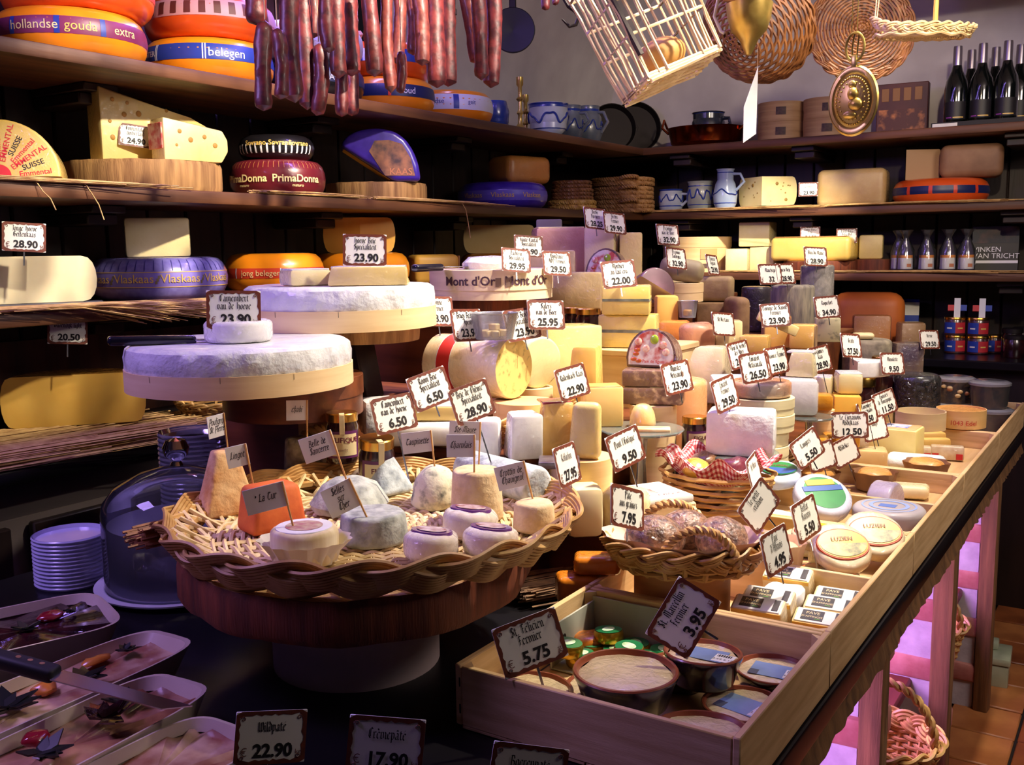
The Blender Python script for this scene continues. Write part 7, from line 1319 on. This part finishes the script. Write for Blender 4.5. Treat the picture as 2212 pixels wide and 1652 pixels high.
# second crate, far compartment
yl = mat('yellow label', (222, 166, 40), (206, 150, 30), rough=.35, scale=10); lp2 = mat('village picture', (90, 90, 60), (200, 190, 120), rough=.4, scale=60)
def labelled(label, u, v, D, R, H, body, rx, rz, lm, lp_, ring=None, z=None):
    q = atD(u, v, D) if z is None else onz(u, D, z); t = T('soft_round', label, 'cheese', q, 0, 'soft rounds in the crates'); t.matrix_world = Matrix.Translation(q) @ Matrix.Rotation(face(q)+radians(rz), 4, 'Z') @ Matrix.Rotation(radians(rx), 4, 'X')
    MB().lathe(cprof(R, H, H*.4, 4), 36).jitter(.0014, 50, u).build('rind', body, t); L_ = R*.84
    if ring: MB().lathe([(0, H+.0024), (L_*1.05, H+.002), (L_*1.08, H-.002)], 32, sy=.72).build('label_ring', ring, t)
    MB().lathe([(0, H+.003), (L_, H+.0026)], 32, sy=.7).build('oval_label', lm, t); MB().lathe([(0, H+.0036), (L_*.95, H+.0033)], 32, pi, 2*pi, sy=.66).build('label_picture', lp_, t)
    put_text(bmesh_text('LUZIEN', .01), t, brown_ink, R*.22, 0, R*.12, H+.0042); return t
wh = mat('thin paper rind', (220, 204, 172), (200, 178, 138), rough=.55, scale=16, bump=.4, wrap=.3)
ringr = mat('red label ring', (206, 80, 40)); 
labelled('soft round with a yellow village label leaning on another, front one', 1812, 1196, 1.68, .050, .026, wh, 36, 22, yl, lp2, ringr); labelled('soft round with a yellow village label behind the front one', 1884, 1168, 1.76, .052, .026, wh, 34, 18, yl, lp2, ringr); labelled('soft round with a yellow label showing only its edge', 1762, 1172, 1.74, .042, .024, wh, 12, 10, yl, lp2, ringr)
labelled('flat soft round under the leaning ones', 1790, 1240, 1.66, .05, .022, wh, 0, 0, yl, lp2, ringr, Z3)
q = onz(1668, 1.70, Z3); t = thing1('bark_round', 'soft cream cheese in a wavy paper collar beside the petit card', 'cheese', q, MB().lathe(cprof(.036, .06, .01), 32), 'cheese_body', wh, 0); MB().lathe([(.038, .02), (.043, .055), (.047, .066)], 48, wob=lambda a, z_: 1+.05*sin(12*a)).build('paper_collar', mat('peach paper', (240, 214, 186), (226, 190, 156), rough=.6), t)
q = onz(1610, 1.72, Z3); thing1('bark_round', 'pale marbled cheese cone behind the paper collar', 'cheese', q, MB().lathe(dprof(.036, .075, p=.8), 28).jitter(.002, 40), 'cheese_body', p_cream)
q = onz(1700, 1.63, Z3); thing1('soft_round', 'white crumpled paper parcel beside the collared cheese', 'cheese', q, MB().lathe(cprof(.034, .03, .01), 28).jitter(.004, 40), 'wrapped_body', papw)
# third crate
gp_ = mat('grey paper wrap', (176, 168, 168), (158, 150, 152), rough=.55, scale=8, bump=.3, bscale=20, coat=.3); grn = mat('green band print', (40, 140, 70), (30, 110, 60), rough=.3, coat=.6); blu = mat('blue band print', (44, 84, 160), rough=.3, coat=.6)
q = onz(1900, 1.96, Z3); t = thing1('paper_round', 'large grey paper wrapped round with a blue swirl in the third crate', 'cheese', q, MB().lathe(cprof(.069, .052, .012), 44), 'wrapped_body', gp_); MB().lathe([(.03, .0526), (.034, .0528), (.038, .0526)], 30).lathe([(.048, .0524), (.05, .0527), (.052, .0524)], 30).build('printed_rings', mat('pale blue ring', (140, 160, 206)), t); MB().rbox(-.018, .014, -.014, .008, .052, .0528, .0003, 1).build('printed_crest', mat('blue crest', (90, 116, 180)), t)
q = onz(1772, 2.0, Z3+.045); t = thing1('paper_round', 'silver wrapped round with blue and green bands tipped up', 'cheese', q, MB().lathe(cprof(.058, .034, .012), 40), 'wrapped_body', mat('silver wrap', (206, 206, 222), (186, 186, 206), rough=.35, wrap=.4), 0); t.matrix_world = Matrix.Translation(q) @ Matrix.Rotation(face(q)+radians(28), 4, 'Z') @ Matrix.Rotation(radians(34), 4, 'X')
MB().lathe([(0, .0348), (.042, .0346)], 32).build('round_label', grn, t); MB().rbox(-.042, .042, .004, .018, .0346, .0356, .0004, 1).build('blue_band', blu, t); MB().rbox(-.03, .03, .019, .034, .0346, .0356, .0004, 1).build('yellow_band', yl, t)
labelled('silver wrapped round with a green band behind the petit card', 1690, 1050, 2.02, .044, .03, mat('white blue wrap', (226, 232, 244), (200, 212, 232), rough=.4, wrap=.4), 18, -10, grn, blu)
for k, (u, v, D, R, lab) in enumerate(((1755, 1100, 1.86, .046, 'front pale'), (1790, 1122, 1.80, .042, 'lowest pale'), (1682, 1082, 1.93, .040, 'inner white'))): q = onz(u, D, Z3); thing1('paper_round', 'film wrapped %s round in the third crate' % lab, 'cheese', q+Vector((0, 0, .0 if k else .0)), MB().lathe(cprof(R, .036, .014, 4), 32).jitter(.002, 40, u), 'wrapped_body', mat('greenish film', (206, 200, 168), (186, 180, 146), rough=.4, wrap=.7) if k < 2 else papw)
oran = mat('orange film round', (226, 168, 90), (206, 138, 60), rough=.4, wrap=.8); bpap = mat('brown nest paper', (150, 110, 80), (116, 82, 58), rough=.6)
for k, (u, v, D, R, lab) in enumerate(((1765, 1010, 2.30, .040, 'nearest the 5.50 card'), (1890, 1035, 2.32, .040, 'in the middle paper nest'), (2000, 1040, 2.40, .042, 'beside the crate side'), (1700, 1015, 2.24, .034, 'at the inner crate side'))):
    q = onz(u, D, Z3); t = thing1('orange_round', 'orange soft round in film and brown paper, '+lab, 'cheese', q, MB().lathe(cprof(R, .048, .016, 4), 32).jitter(.003, 40, u), 'wrapped_body', oran, 0, 'orange rounds in brown paper'); MB().lathe([(R*1.04, .004), (R*1.1, .03), (R*1.22, .044)], 36, wob=lambda a, z_: 1+.08*sin(7*a+u)*(z_ > .02)).build('paper_nest', bpap, t)
q = onz(1886, 2.16, Z3); sector('film_half', 'lilac film wrapped half round standing in the third crate', q+Vector((0, 0, .0)), .055, .05, 0, pi, mat('lilac film', (186, 172, 196), (160, 146, 170), rough=.35, wrap=.7), mat('herb paste', (190, 178, 120), (150, 140, 90), rough=.5, scale=40), 'c', face(q)+radians(70), ctr=False, rx=radians(90))
q = onz(1965, 2.22, Z3); thing1('film_pack', 'flat glossy film pack beside the lilac half round', 'cheese', q, MB().rbox(-.04, .04, -.026, .026, 0, .03, .01, 3).jitter(.002, 50), 'pack', w_cream, face(q))
# fourth crate
D = 2.62
blk('stamped tan cheese block at the inner side of the fourth crate', 1820, 1912, 966, 1010, 2.44, Z3, mat('tan stamped rind', (226, 190, 130), (206, 164, 104), rough=.45, wrap=.3), .07, 4, .008)
t = blk('cut washed rind cheese with a pale face in the fourth crate', 1882, 1980, 925, 985, 2.55, Z3, mat('pale gruyere paste', (232, 214, 140), (222, 200, 120), rough=.45), .09, -14, .005, 't', mat('pinkish washed rind', (222, 170, 120), (206, 146, 98), rough=.5, scale=20)); MB().rbox(-.03, .03, -.02, .03, .0, .001, .0003, 1).build('blue_print', mat('blue white print', (230, 226, 232), (110, 120, 180), scale=50), t).location = (0, 0, (bpy.data.objects[t.children[0].name].dimensions.z)+.0016)
blk('white paper wrapped long cheese in the fourth crate', 1916, 2036, 978, 1018, 2.50, Z3, papw, .08, -6, .016, seg=3, name='paper_parcel')
for u0, u1, v0, D, rz, lab in ((1980, 2040, 932, 2.72, 24, 'leaning golden'), (1985, 2050, 945, 2.66, 22, 'front golden')): blk('%s cheese finger in the fourth crate' % lab, u0, u1, v0, 965, D, Z3, mat('golden finger', (236, 196, 110), (224, 176, 84), rough=.45), .028, rz, .008)
for k, (u0, u1, v0, D) in enumerate(((2010, 2076, 962, 2.60), (1815, 1890, 935, 2.78), (1955, 2010, 962, 2.62))):
    t = blk('flat bar with red printed ends in the fourth crate, %s' % ('by the outer board', 'under the 12.50 card', 'beside the golden fingers')[k], u0, u1, v0, 975, D, Z3, mat('bar film', (226, 210, 180), (200, 170, 130), rough=.4, scale=40, wrap=.4), .03, 4, .004, name='printed_bar'); w_ = (u1-u0)*D/F
    for s in (-1, 1): MB().rbox(s*w_*.36-.008, s*w_*.36+.008, -.0158, -.0145, .003, .018, .0004, 1).build('red_end', red_ink, t)
q = onz(1800, 2.58, Z3); t = T('bent_veneer', 'bent thin wood veneer standing in the fourth crate', 'veneer', q, 0); MB().grid(lambda i, j: (.03*cos(i*2.2), .03*sin(i*2.2), .06*j), 14, 2).build('veneer', pine, t)
# last crate
rnd_box('pale chipwood box of soft cheese in the last crate', 1936, 2040, 2.78, CZ1+.001, .05, mat('bleached chipwood', (226, 206, 160), (212, 188, 140), rough=.55, scale=4, stretch=(1, 1, 12)), lid=False); 
t = rnd_box('orange chipwood box with red lettering in the last crate', 2012, 2112, 2.86, CZ1+.001, .05, mat('orange chipwood', (236, 196, 128), (226, 178, 104), rough=.55, scale=4, stretch=(1, 1, 12)), lid=False); fa = atan2(-t.location.y, -t.location.x); bend_text(bmesh_text('1043 Edel', .0), .018, .068, fa+.1, .012, t, red_ink, .001); MB().lathe([(0, .046), (.05, .048), (.064, .044)], 36).build('cheese', oran, t)
for k, (x, y) in enumerate(((-.51, 3.085),)): block('box_prop', 'flat chipwood lid lying in the last crate', (x, y, Z0), .10, .11, CZ1-.0005-Z0, chip, 0, .003, group='chipwood lids in the last crate', cat='box lid')
for k, (u, v) in enumerate(((2125, 905), (2145, 885), (2150, 905))): q = at(u, v, Z0+.03); block('small_pack', 'small white and brown packed cheese in the last crate, %s' % ('front', 'rear', 'outer')[k], (q.x, q.y, Z0), .05, .03, .03, mat('brown white pack', (230, 224, 214), (110, 80, 64), rough=.4, scale=45, lo=.45, hi=.55), face(q), .004, group='small packs in the last crate')
# ------------------------------------------------------------------ baskets and box under the counter
for u, D, lab, z in ((1985, 2.62, 'pink lit wicker basket with a hoop handle on the lower shelf', .381), (1905, 2.02, 'second pink lit wicker basket behind the timber post', .381)):
    q = onz(u, D, z); t = basket('wicker_basket', lab, (q.x, q.y, z), .085, .08, 1.22, wick, 9, 24, .0042, dict(m=6, rods=3, rr=.004, A=.011, B=.006)); handle(t, arc((-.098, .0, .08), (.098, 0, .08), .12), .0055, 8)
q = at(2125, 1462, 0); t = T('plastic_box', 'pale green clear plastic box on the floor by the counter', 'box', q, radians(4)); gpl = mat('pale green plastic', (196, 204, 176), (176, 186, 156), rough=.25, coat=.6); MB().rbox(-.075, .075, -.07, .07, 0, .075, .006, 2).build('box_body', gpl, t); MB().rbox(-.08, .08, -.075, .075, .076, .10, .006, 2).build('lid', gpl, t); MB().rbox(-.035, .04, .0, .06, .1005, .125, .006, 2).build('upper_box', gpl, t)
# ------------------------------------------------------------------ small shifts that keep neighbouring things from touching through each other
NUDGE = {
'shorter brass candlestick beside the painted bowl': (-0.028, 0.029),
'pale stoneware bowl painted with a blue swan shape': (0.028, -0.029),
'cut golden cheese half on the plain orange wheel': (-0.012, 0.018),
'smaller brown cheese piece on the banded orange wheel': (-0.006, 0),
'larger brown cheese piece on the banded orange wheel': (0.006, -0),
'bright overlit cheese block at the front of the corner shelf': (-0.024, 0.006),
'cream cheese block beside the bright one under the top block': (-0.007, 0.028),
'square pale cheese block topmost of the corner stack': (-0.031, 0.034),
'long yellow cheese half with cards on top on the back wall': (0.011, -0.03),
'short glossy yellow cheese piece at the end of the lit shelf': (0.02, -0.004),
'small labelled bottle in cellophane, first of five on the lowest back shelf': (0.019, -0.036),
'small labelled bottle in cellophane, second of five on the lowest back shelf': (0.003, -0.01),
'red and blue labelled jar, lower in the second pile by the wall': (-0.001, -0.004),
'red and blue labelled jar, lower in the third pile by the wall': (0.001, 0.004),
'dark jar with a blue label by the back wall, first': (-0, -0.007),
'dark jar with a blue label by the back wall, second': (0, 0.007),
'grey blue goat cheese log lying behind the small crottin': (0.009, -0.015),
'clear glass cloche with a round knob standing on a white plate': (0.004, -0.001),
'nested stack of milky plastic tubs on the black counter': (-0.004, 0.001),
'cut creamy cheese piece in film on the upper white wheel': (0.009, 0.002),
'smaller wrapped cheese piece on the upper white wheel': (-0.009, -0.002),
'pinkish wrapped half cheese with a pale lid on the tall rear step': (-0.035, 0.013),
'grey cream cheese quarter beside the pinkish half on the rear step': (0.009, -0.005),
'pale wooden cheese block behind the 29.50 card': (-0.003, 0.005),
'yellow block behind the round fig parcel': (0.012, 0.013),
'round fig loaf parcel with a fruit picture behind the 22.00 card': (-0.024, 0.051),
'small chipwood box lifting the rear fig loaf': (-0.017, 0.035),
'white cheese half with a violet rind tipped on the rear step': (-0.003, 0.01),
'greyish cheese roll lying before the big chipwood box': (0.01, -0.03),
'flat chipwood box under the greyish cheese roll': (0.006, -0.019),
'dark preserve jar under the rear wrapped cheese, left one': (0.013, -0.002),
'dark preserve jar under the rear wrapped cheese, right one': (0.02, -0.026),
'wrapped tan cheese block behind the dark jars': (0.027, -0.055),
'thick cheese roll with a red label band and a speckled cut end': (0.004, 0.02),
'round film wrapped cheese slice behind the thick roll': (-0.001, 0.002),
'open round chipwood box under the thick cheese roll': (-0.018, 0.026),
'fig preserve jar with a gold lid behind the basket handle': (0.037, -0.028),
'paper wrapped cheese stack behind the 6.50 camembert card': (0.005, 0.024),
'tall white rinded wedge with a frosty top': (0.003, -0.006),
'white wedge half hidden behind the paper flags': (-0.009, 0.014),
'chipwood box with a brown stamp beside the frosty wedge': (-0.005, 0.01),
'gold cheese wedge with a red waxed edge': (-0.01, 0.011),
'heart shaped yellow cheese slice in film': (-0.021, 0.028),
'flat chipwood lid box under the heart shaped slice': (-0.026, 0.034),
'grey and plum printed parcel among the chipwood boxes': (-0.026, 0.034),
'glass stand with a round plate before the fig loaf': (0.003, -0.006),
'square cheese block with a pink orange top on the glass stand': (0.003, -0.006),
'small domed cheese in film on the glass stand': (0.003, -0.006),
'thin orange cheese slices at the front of the glass stand': (0.003, -0.006),
'lower brown nut bar under the front fig loaf': (-0.003, 0.006),
'upper brown nut bar under the front fig loaf': (-0.003, 0.006),
'hidden chipwood box carrying the nut bars': (-0.003, 0.006),
'half round fig loaf parcel with a fruit picture on the nut bars': (-0.003, 0.006),
'second glass stand carrying the white paper parcel': (0.001, -0.008),
'white paper wrapped cheese parcel on the second glass stand': (0.001, -0.008),
'orange yellow square cheese beside the striped cheese': (0.017, -0.032),
'salmon pink rounded cheese in shiny film': (-0.006, -0.006),
'brown cheese block under the grey tomme': (-0.005, 0.01),
'upright brown cheese half beside the grey tomme': (0.005, -0.01),
'grey brown tomme block lying on the brown one': (-0.007, 0.049),
'pale greyish cheese half behind the tomme block': (-0.014, 0.001),
'white rinded wrapped wedge with a grey rind': (0.002, 0.004),
'pale yellow block under the small blank card': (-0.007, 0.012),
'blue and yellow printed packet before the pale box stack': (0.009, -0.013),
'chipwood box under the blue and yellow packet': (0.01, -0.014),
'golden wedge beside the fleur card': (0.013, -0.006),
'golden wedge under the 23.90 tomme card': (-0.003, 0.001),
'golden wedge beside the blue veined block': (0.003, -0.001),
'yellow block under the white square cheese': (0.003, 0),
'square white topped cheese on the yellow block': (0.006, -0),
'white cream cheese cut beside the white topped square': (0.003, -0.031),
'chunk under the white cream cut': (-0.009, 0.032),
'flat grey rinded round lying at the far end': (0.002, -0.002),
'upright pale half cheese on the far grey round': (0.002, -0.002),
'dark jar with a brass lid under the white wedge': (-0.005, 0.004),
'white rinded wedge lying on the dark jar under the 27.50 card': (-0.005, 0.004),
'tall dark jar with a gold lid behind the white wedge': (-0.024, 0.024),
'black waxed cheese half wrapped in clear film': (0.001, 0.027),
'lower clear lidded tub of nut mix at the far counter end': (-0.01, 0.003),
'upper clear lidded tub of nut mix at the far counter end': (-0.013, 0.009),
'lower clear lidded tub of dark fruit mix at the far counter end': (-0.013, -0.003),
'upper clear lidded tub of dark fruit mix at the far counter end': (-0.02, -0.007),
'pale cheese with small eyes under the 27.95 card': (-0.01, 0.019),
'film bag of pale cheese before the wooden box': (0.015, -0.011),
'cream cheese end beside the basket rim': (0.021, -0.042),
'orange film wrapped cheese wedge beside the big basket, middle of the pile': (-0.039, 0.05),
'orange film wrapped cheese wedge beside the big basket, lowest of the pile': (0.01, -0.008),
'large blue glazed bowl of cream cheese in the front crate': (0.01, -0.008),
'blue rimmed bowl under the large one, mostly hidden': (-0.002, 0.021),
'low bowl of cream cheese behind the 5.75 card': (0.008, -0.022),
'wide low bowl of cream cheese in the crate front corner': (-0.019, 0.035),
'dark bowl with a blue label and barcode stacked on two others': (-0.032, 0.022),
'bowl with a torn blue label at the back of the front crate': (-0.009, 0.005),
'half hidden bowl with a white price label by the crate side': (-0.028, 0.035),
'brown seed crusted round in film, left one in the hoop handled basket': (0.002, -0.008),
'brown seed crusted round in film, rear one in the hoop handled basket': (-0.006, 0.013),
'brown seed crusted round in film, right one in the hoop handled basket': (0.004, -0.006),
'cream cheese pack with a black label, front of the inner column in the crate': (0.006, -0.022),
'cream cheese pack with a black label, middle of the inner column in the crate': (0.007, -0.047),
'cream cheese pack with a black label, front of the outer column in the crate': (0.007, -0.005),
'cream cheese pack with a black label, middle of the outer column in the crate': (0.009, -0.021),
'cream cheese pack with a black label, rear of the outer column in the crate': (0.015, -0.057),
'flat soft round under the leaning ones': (-0.001, 0.007),
'soft cream cheese in a wavy paper collar beside the petit card': (0.008, 0),
'pale marbled cheese cone behind the paper collar': (-0.015, 0.026),
'white crumpled paper parcel beside the collared cheese': (0.014, -0.069),
'large grey paper wrapped round with a blue swirl in the third crate': (0.014, 0.01),
'silver wrapped round with blue and green bands tipped up': (-0.001, -0.002),
'silver wrapped round with a green band behind the petit card': (-0.018, 0.037),
'film wrapped front pale round in the third crate': (-0.002, -0.029),
'film wrapped lowest pale round in the third crate': (0.019, -0.046),
'film wrapped inner white round in the third crate': (-0.017, 0.041),
'orange soft round in film and brown paper, in the middle paper nest': (0.005, -0.029),
'orange soft round in film and brown paper, beside the crate side': (0.002, -0.014),
'orange soft round in film and brown paper, at the inner crate side': (0.006, -0.005),
'cut washed rind cheese with a pale face in the fourth crate': (-0.003, 0.036),
'white paper wrapped long cheese in the fourth crate': (0.005, -0.026),
'flat bar with red printed ends in the fourth crate, by the outer board': (0.002, 0.002),
'flat bar with red printed ends in the fourth crate, under the 12.50 card': (0.026, -0.02),
'flat bar with red printed ends in the fourth crate, beside the golden fingers': (-0.002, -0.002),
'pale chipwood box of soft cheese in the last crate': (-0, -0.004),
'orange chipwood box with red lettering in the last crate': (0.023, -0.047),
'flat chipwood lid lying in the last crate': (0.021, -0.048),
'small white and brown packed cheese in the last crate, front': (0.004, -0.004),
'small white and brown packed cheese in the last crate, outer': (-0.002, 0.013),
}
for o in list(COL.objects):
    if o.parent is None and o.get('label') in NUDGE: d = NUDGE[o['label']]; o.location.x += d[0]; o.location.y += d[1]
bpy.context.view_layer.update(); dg = bpy.context.evaluated_depsgraph_get()
# ------------------------------------------------------------------ price cards in the heap and crates
CARDS = [
 (1142, 532, 2.82, ['Haute Cantal', 'Specialiteit'], '22.90', 20, 4, 'before the pinkish half on the rear step', 1.0),
 (1115, 562, 2.6, ['Vacherin', 'Specialiteit'], '29.95', 30, 6, 'behind the round lettered box', 1.0),
 (1203, 569, 2.55, ['Abondance', 'AOP Fermier'], '29.50', 35, 4, 'before the pale wooden block on the rear step', 1.0),
 (1286, 472, 2.86, ['Brebis', 'Pyrenees'], '28.25', 45, 5, 'left of two on the grey cream quarter', 1.0),
 (1328, 482, 2.84, ['Brebis', 'Fermier'], '29.90', 45, 5, 'right of two on the grey cream quarter', 1.0),
 (1337, 592, 2.26, ['Morbier', 'au lait cru'], '22.00', 27, -3, 'on the upper ash striped wedge', 1.0),
 (1443, 507, 2.94, ['Pecorino', 'van de Boer'], '32.90', 42, 3, 'on the greyish cheese roll', 1.0),
 (1461, 558, 2.9, ['Pecorino', 'Sardegna'], '32.90', 50, 6, 'leaning before the greyish cheese roll', 1.0),
 (1540, 572, 3.0, ['Parmesan', 'Reggiano'], '23.90', 68, 4, 'turned sharply before the big chipwood box', 1.0),
 (1010, 702, 1.9, ['Brugs Brochie', 'Apero'], '23.90', 48, 3, 'left of the plastic cup on the thick roll', 1.0),
 (1128, 700, 1.95, ['Brugs Brochie', 'Specialiteit'], '23.90', 40, -4, 'right of the plastic cup behind the thick roll', 1.0),
 (1180, 680, 2.1, ['Salers', 'van de Boer'], '25.95', 27, 3, 'on the tall pale yellow wedge', 1.0),
 (945, 672, 2.06, ['Tomme', 'Fermier'], '28.90', 40, 4, 'half hidden behind the upper white wheel', 1.0),
 (930, 840, 1.76, ['Room Brie', 'Specialiteit'], '6.50', 35, -12, 'on the yellow white wedge', 1.0),
 (852, 893, 1.72, ['Camembert', 'van de Hoeve'], '6.50', 33, -4, 'before the paper wrapped stack', 1.0),
 (1020, 868, 1.68, ['Brie de Chèvre', 'Specialiteit'], '28.90', 38, -10, 'before the chipwood boxes', 1.0),
 (1237, 825, 1.93, ['Rodenbach Kaas'], '22.90', 47, -6, 'before the golden wedge', 1.0),
 (1226, 1003, 1.56, ['Reblochon'], '27.95', 68, 2, 'turned sharply by the braided rim', 1.0),
 (1352, 968, 1.72, ["Pont l'Evêque"], '9.50', 48, -10, 'on the square wooden cheese box', 1.0),
 (1356, 1096, 1.5, ['Pâte', 'aux graines'], '7.95', 58, 20, 'beside the seeded loaf basket', 1.0),
 (1463, 815, 1.96, ['Munster', 'Artisanale'], '23.90', 51, -3, 'at the nut bars on the glass stand', 1.0),
 (1567, 850, 1.88, ['Livarot', 'Fermier'], '29.50', 60, -6, 'at the white paper parcel', 1.0),
 (1632, 793, 2.06, ['Livarot', 'Artisanale'], '26.50', 46, -3, 'topmost on the pale box stack', 1.0),
 (1597, 766, 2.3, ['Fleur de Herbes', 'des Alpes'], '24.90', 57, -4, 'half hidden by the 26.50 card', 1.0),
 (1678, 778, 2.28, ['Chaource Fermier'], '23.90', 57, -2, 'before the tall creamy wedge', 1.0),
 (1772, 775, 2.4, ['Chaumes', 'Kaas'], '28.90', 57, -4, 'half hidden behind the tall creamy wedge', 1.0),
 (1563, 700, 2.5, ['St Nectaire'], '', 50, 6, 'small one without a price', 0.95),
 (1675, 680, 2.62, ['Tomme de Savoie', 'Fermier'], '23.90', 28, -2, 'before the big grey drum', 1.0),
 (1664, 592, 3.0, ['Manchego'], '32', 40, 1, 'left of two overlapping on the grey drum', 1.0),
 (1697, 591, 3.02, ['Queso Viejo'], '28.90', 52, 1, 'right of two overlapping on the grey drum', 1.0),
 (1762, 554, 3.18, ['Bleu du Maine'], '28.90', 36, 3, 'on the violet grey drum', 1.0),
 (1787, 663, 2.8, ['Roquefort'], '34.90', 40, -2, 'on the blue veined block', 1.0),
 (1839, 746, 2.56, ['Gratte'], '27.50', 58, 6, 'on the white rinded wedge', 1.0),
 (1928, 785, 2.84, ['Mimolette'], '9.50', 45, 3, 'before the dark packed wedge', 1.0),
 (2008, 733, 3.3, ['Bresse'], '29.50', 48, 3, 'before the far jars', 1.0),
 (1912, 870, 2.58, ['Epoisses', 'de Bourgogne'], '11.50', 52, -10, 'beside the bleached chipwood box', 1.0),
 (1874, 892, 2.56, ['Camembert', 'au calvados'], '9.50', 60, -4, 'behind the 12.50 card', 1.0),
 (1836, 918, 2.36, ['Le Timanoix', 'Abdijkaas'], '12.50', 15, -1, 'standing square on the crate divider', 1.0),
 (1890, 925, 2.5, ['Kings'], '', 45, -6, 'half hidden behind the 12.50 card', 0.95),
 (1744, 968, 2.12, ['Langres'], '5.50', 45, -24, 'at the orange rounds', 1.0),
 (1775, 985, 2.18, ['Epoisse'], '', 45, -8, 'half hidden behind the Langres one', 0.95),
 (1825, 975, 2.28, ['Affidelice'], '', 45, -16, 'behind the stamped tan block', 0.95),
 (1630, 1020, 1.74, ['St Albray'], '', 78, -4, 'seen edge-on by the gingham basket', 0.95),
 (1640, 1092, 1.66, ['Le petit', 'cration'], '', 45, -38, 'at the wavy paper collar', 0.95),
 (1742, 1120, 1.58, ['Brillat', 'Savarin'], '5.50', 66, -4, 'at the crate divider before the yellow labels', 1.0),
 (1678, 1188, 1.48, ['Pavé', "d'Affinois"], '4.95', 65, -2, 'above the black labelled packs', 1.0),
 (1146, 1388, 1.22, ['St. Félicien', 'Fermier'], '5.75', 20, -12, 'leaning in the front crate corner', 1.0),
 (1476, 1334, 1.28, ['St. Marcellin', 'Fermier'], '3.95', 8, -58, 'tipped over by the card tray', 1.0)]
for u, v, D, lines, pr, yw, rl, where, s in CARDS:
    t = card(u, v, D, ('price card reading %s ' % pr if pr else 'brown bordered name card ') + where, lines, pr, yw, rl, 14, s, 'kg' if len(pr) > 4 else 'st', .03, euro=bool(pr))
    mw = t.matrix_world; fs = []
    for x, z in ((0, -CH/2-.003), (CW/2, -CH/2), (-CW/2, -CH/2), (CW/2, 0), (CW/2, CH/2), (-CW/2, 0), (0, 0)):
        bc = mw @ Vector((x, .003, z)); hit, loc, nr, ix, ho, mx = scn.ray_cast(dg, CAM, (bc-CAM).normalized())
        if hit: fs.append((loc-CAM).length/(bc-CAM).length)
    f = min(min(fs)-.003, fs[0]-.004) if fs else 1     # set the card against what shows at its lower edge, in front of all it covers
    if .80 < f < 1.2 and 'hidden' not in where: t.matrix_world = Matrix.Translation(CAM+(mw.translation-CAM)*f) @ mw.to_3x3().to_4x4() @ Matrix.Scale(f, 4)
    mw = t.matrix_world; a = mw @ Vector((0, .003, -CH/2-.001)); hit, loc, nr, ix, ho, mx = scn.ray_cast(dg, a, (mw.to_3x3() @ Vector((0, 0, -1))).normalized(), distance=.10); L_ = ((loc-a).length/mw.to_scale().x+.006) if hit else .02
    pn = [c for c in t.children if c.name.startswith('pin')][0]; pn.matrix_local = Matrix.Translation((0, .0035, -CH/2-L_)) @ Matrix.Diagonal((1, 1, L_+.01, 1))
q = at(1690, 1030, .955); t = card(1690, 1030, dep(q), 'price card reading 6.50 lying flat on the third crate', ['Cœur de', 'Neufchatel'], '6.50', 20, 0, 66, .84, 'st', 0)
t = T('plastic_cup', 'clear plastic tasting cup of cheese cubes on the thick roll', 'cup', onz(1068, 1.92, 1.277), 0); MB().lathe([(0, 0), (.036, 0), (.046, .048), (.048, .05), (.045, .048), (.035, .002), (0, .002)], 32).build('cup', frost, t)
for i in range(7): a = i*.9; MB().rbox(-.009, .009, -.008, .008, 0, .013, .002, 1, Matrix.Translation((.018*cos(a)*(i > 0), .018*sin(a)*(i > 0), .004+.012*(i == 0))) @ Matrix.Rotation(a, 4, 'Z')).build('cheese_cube', p_yel, t)
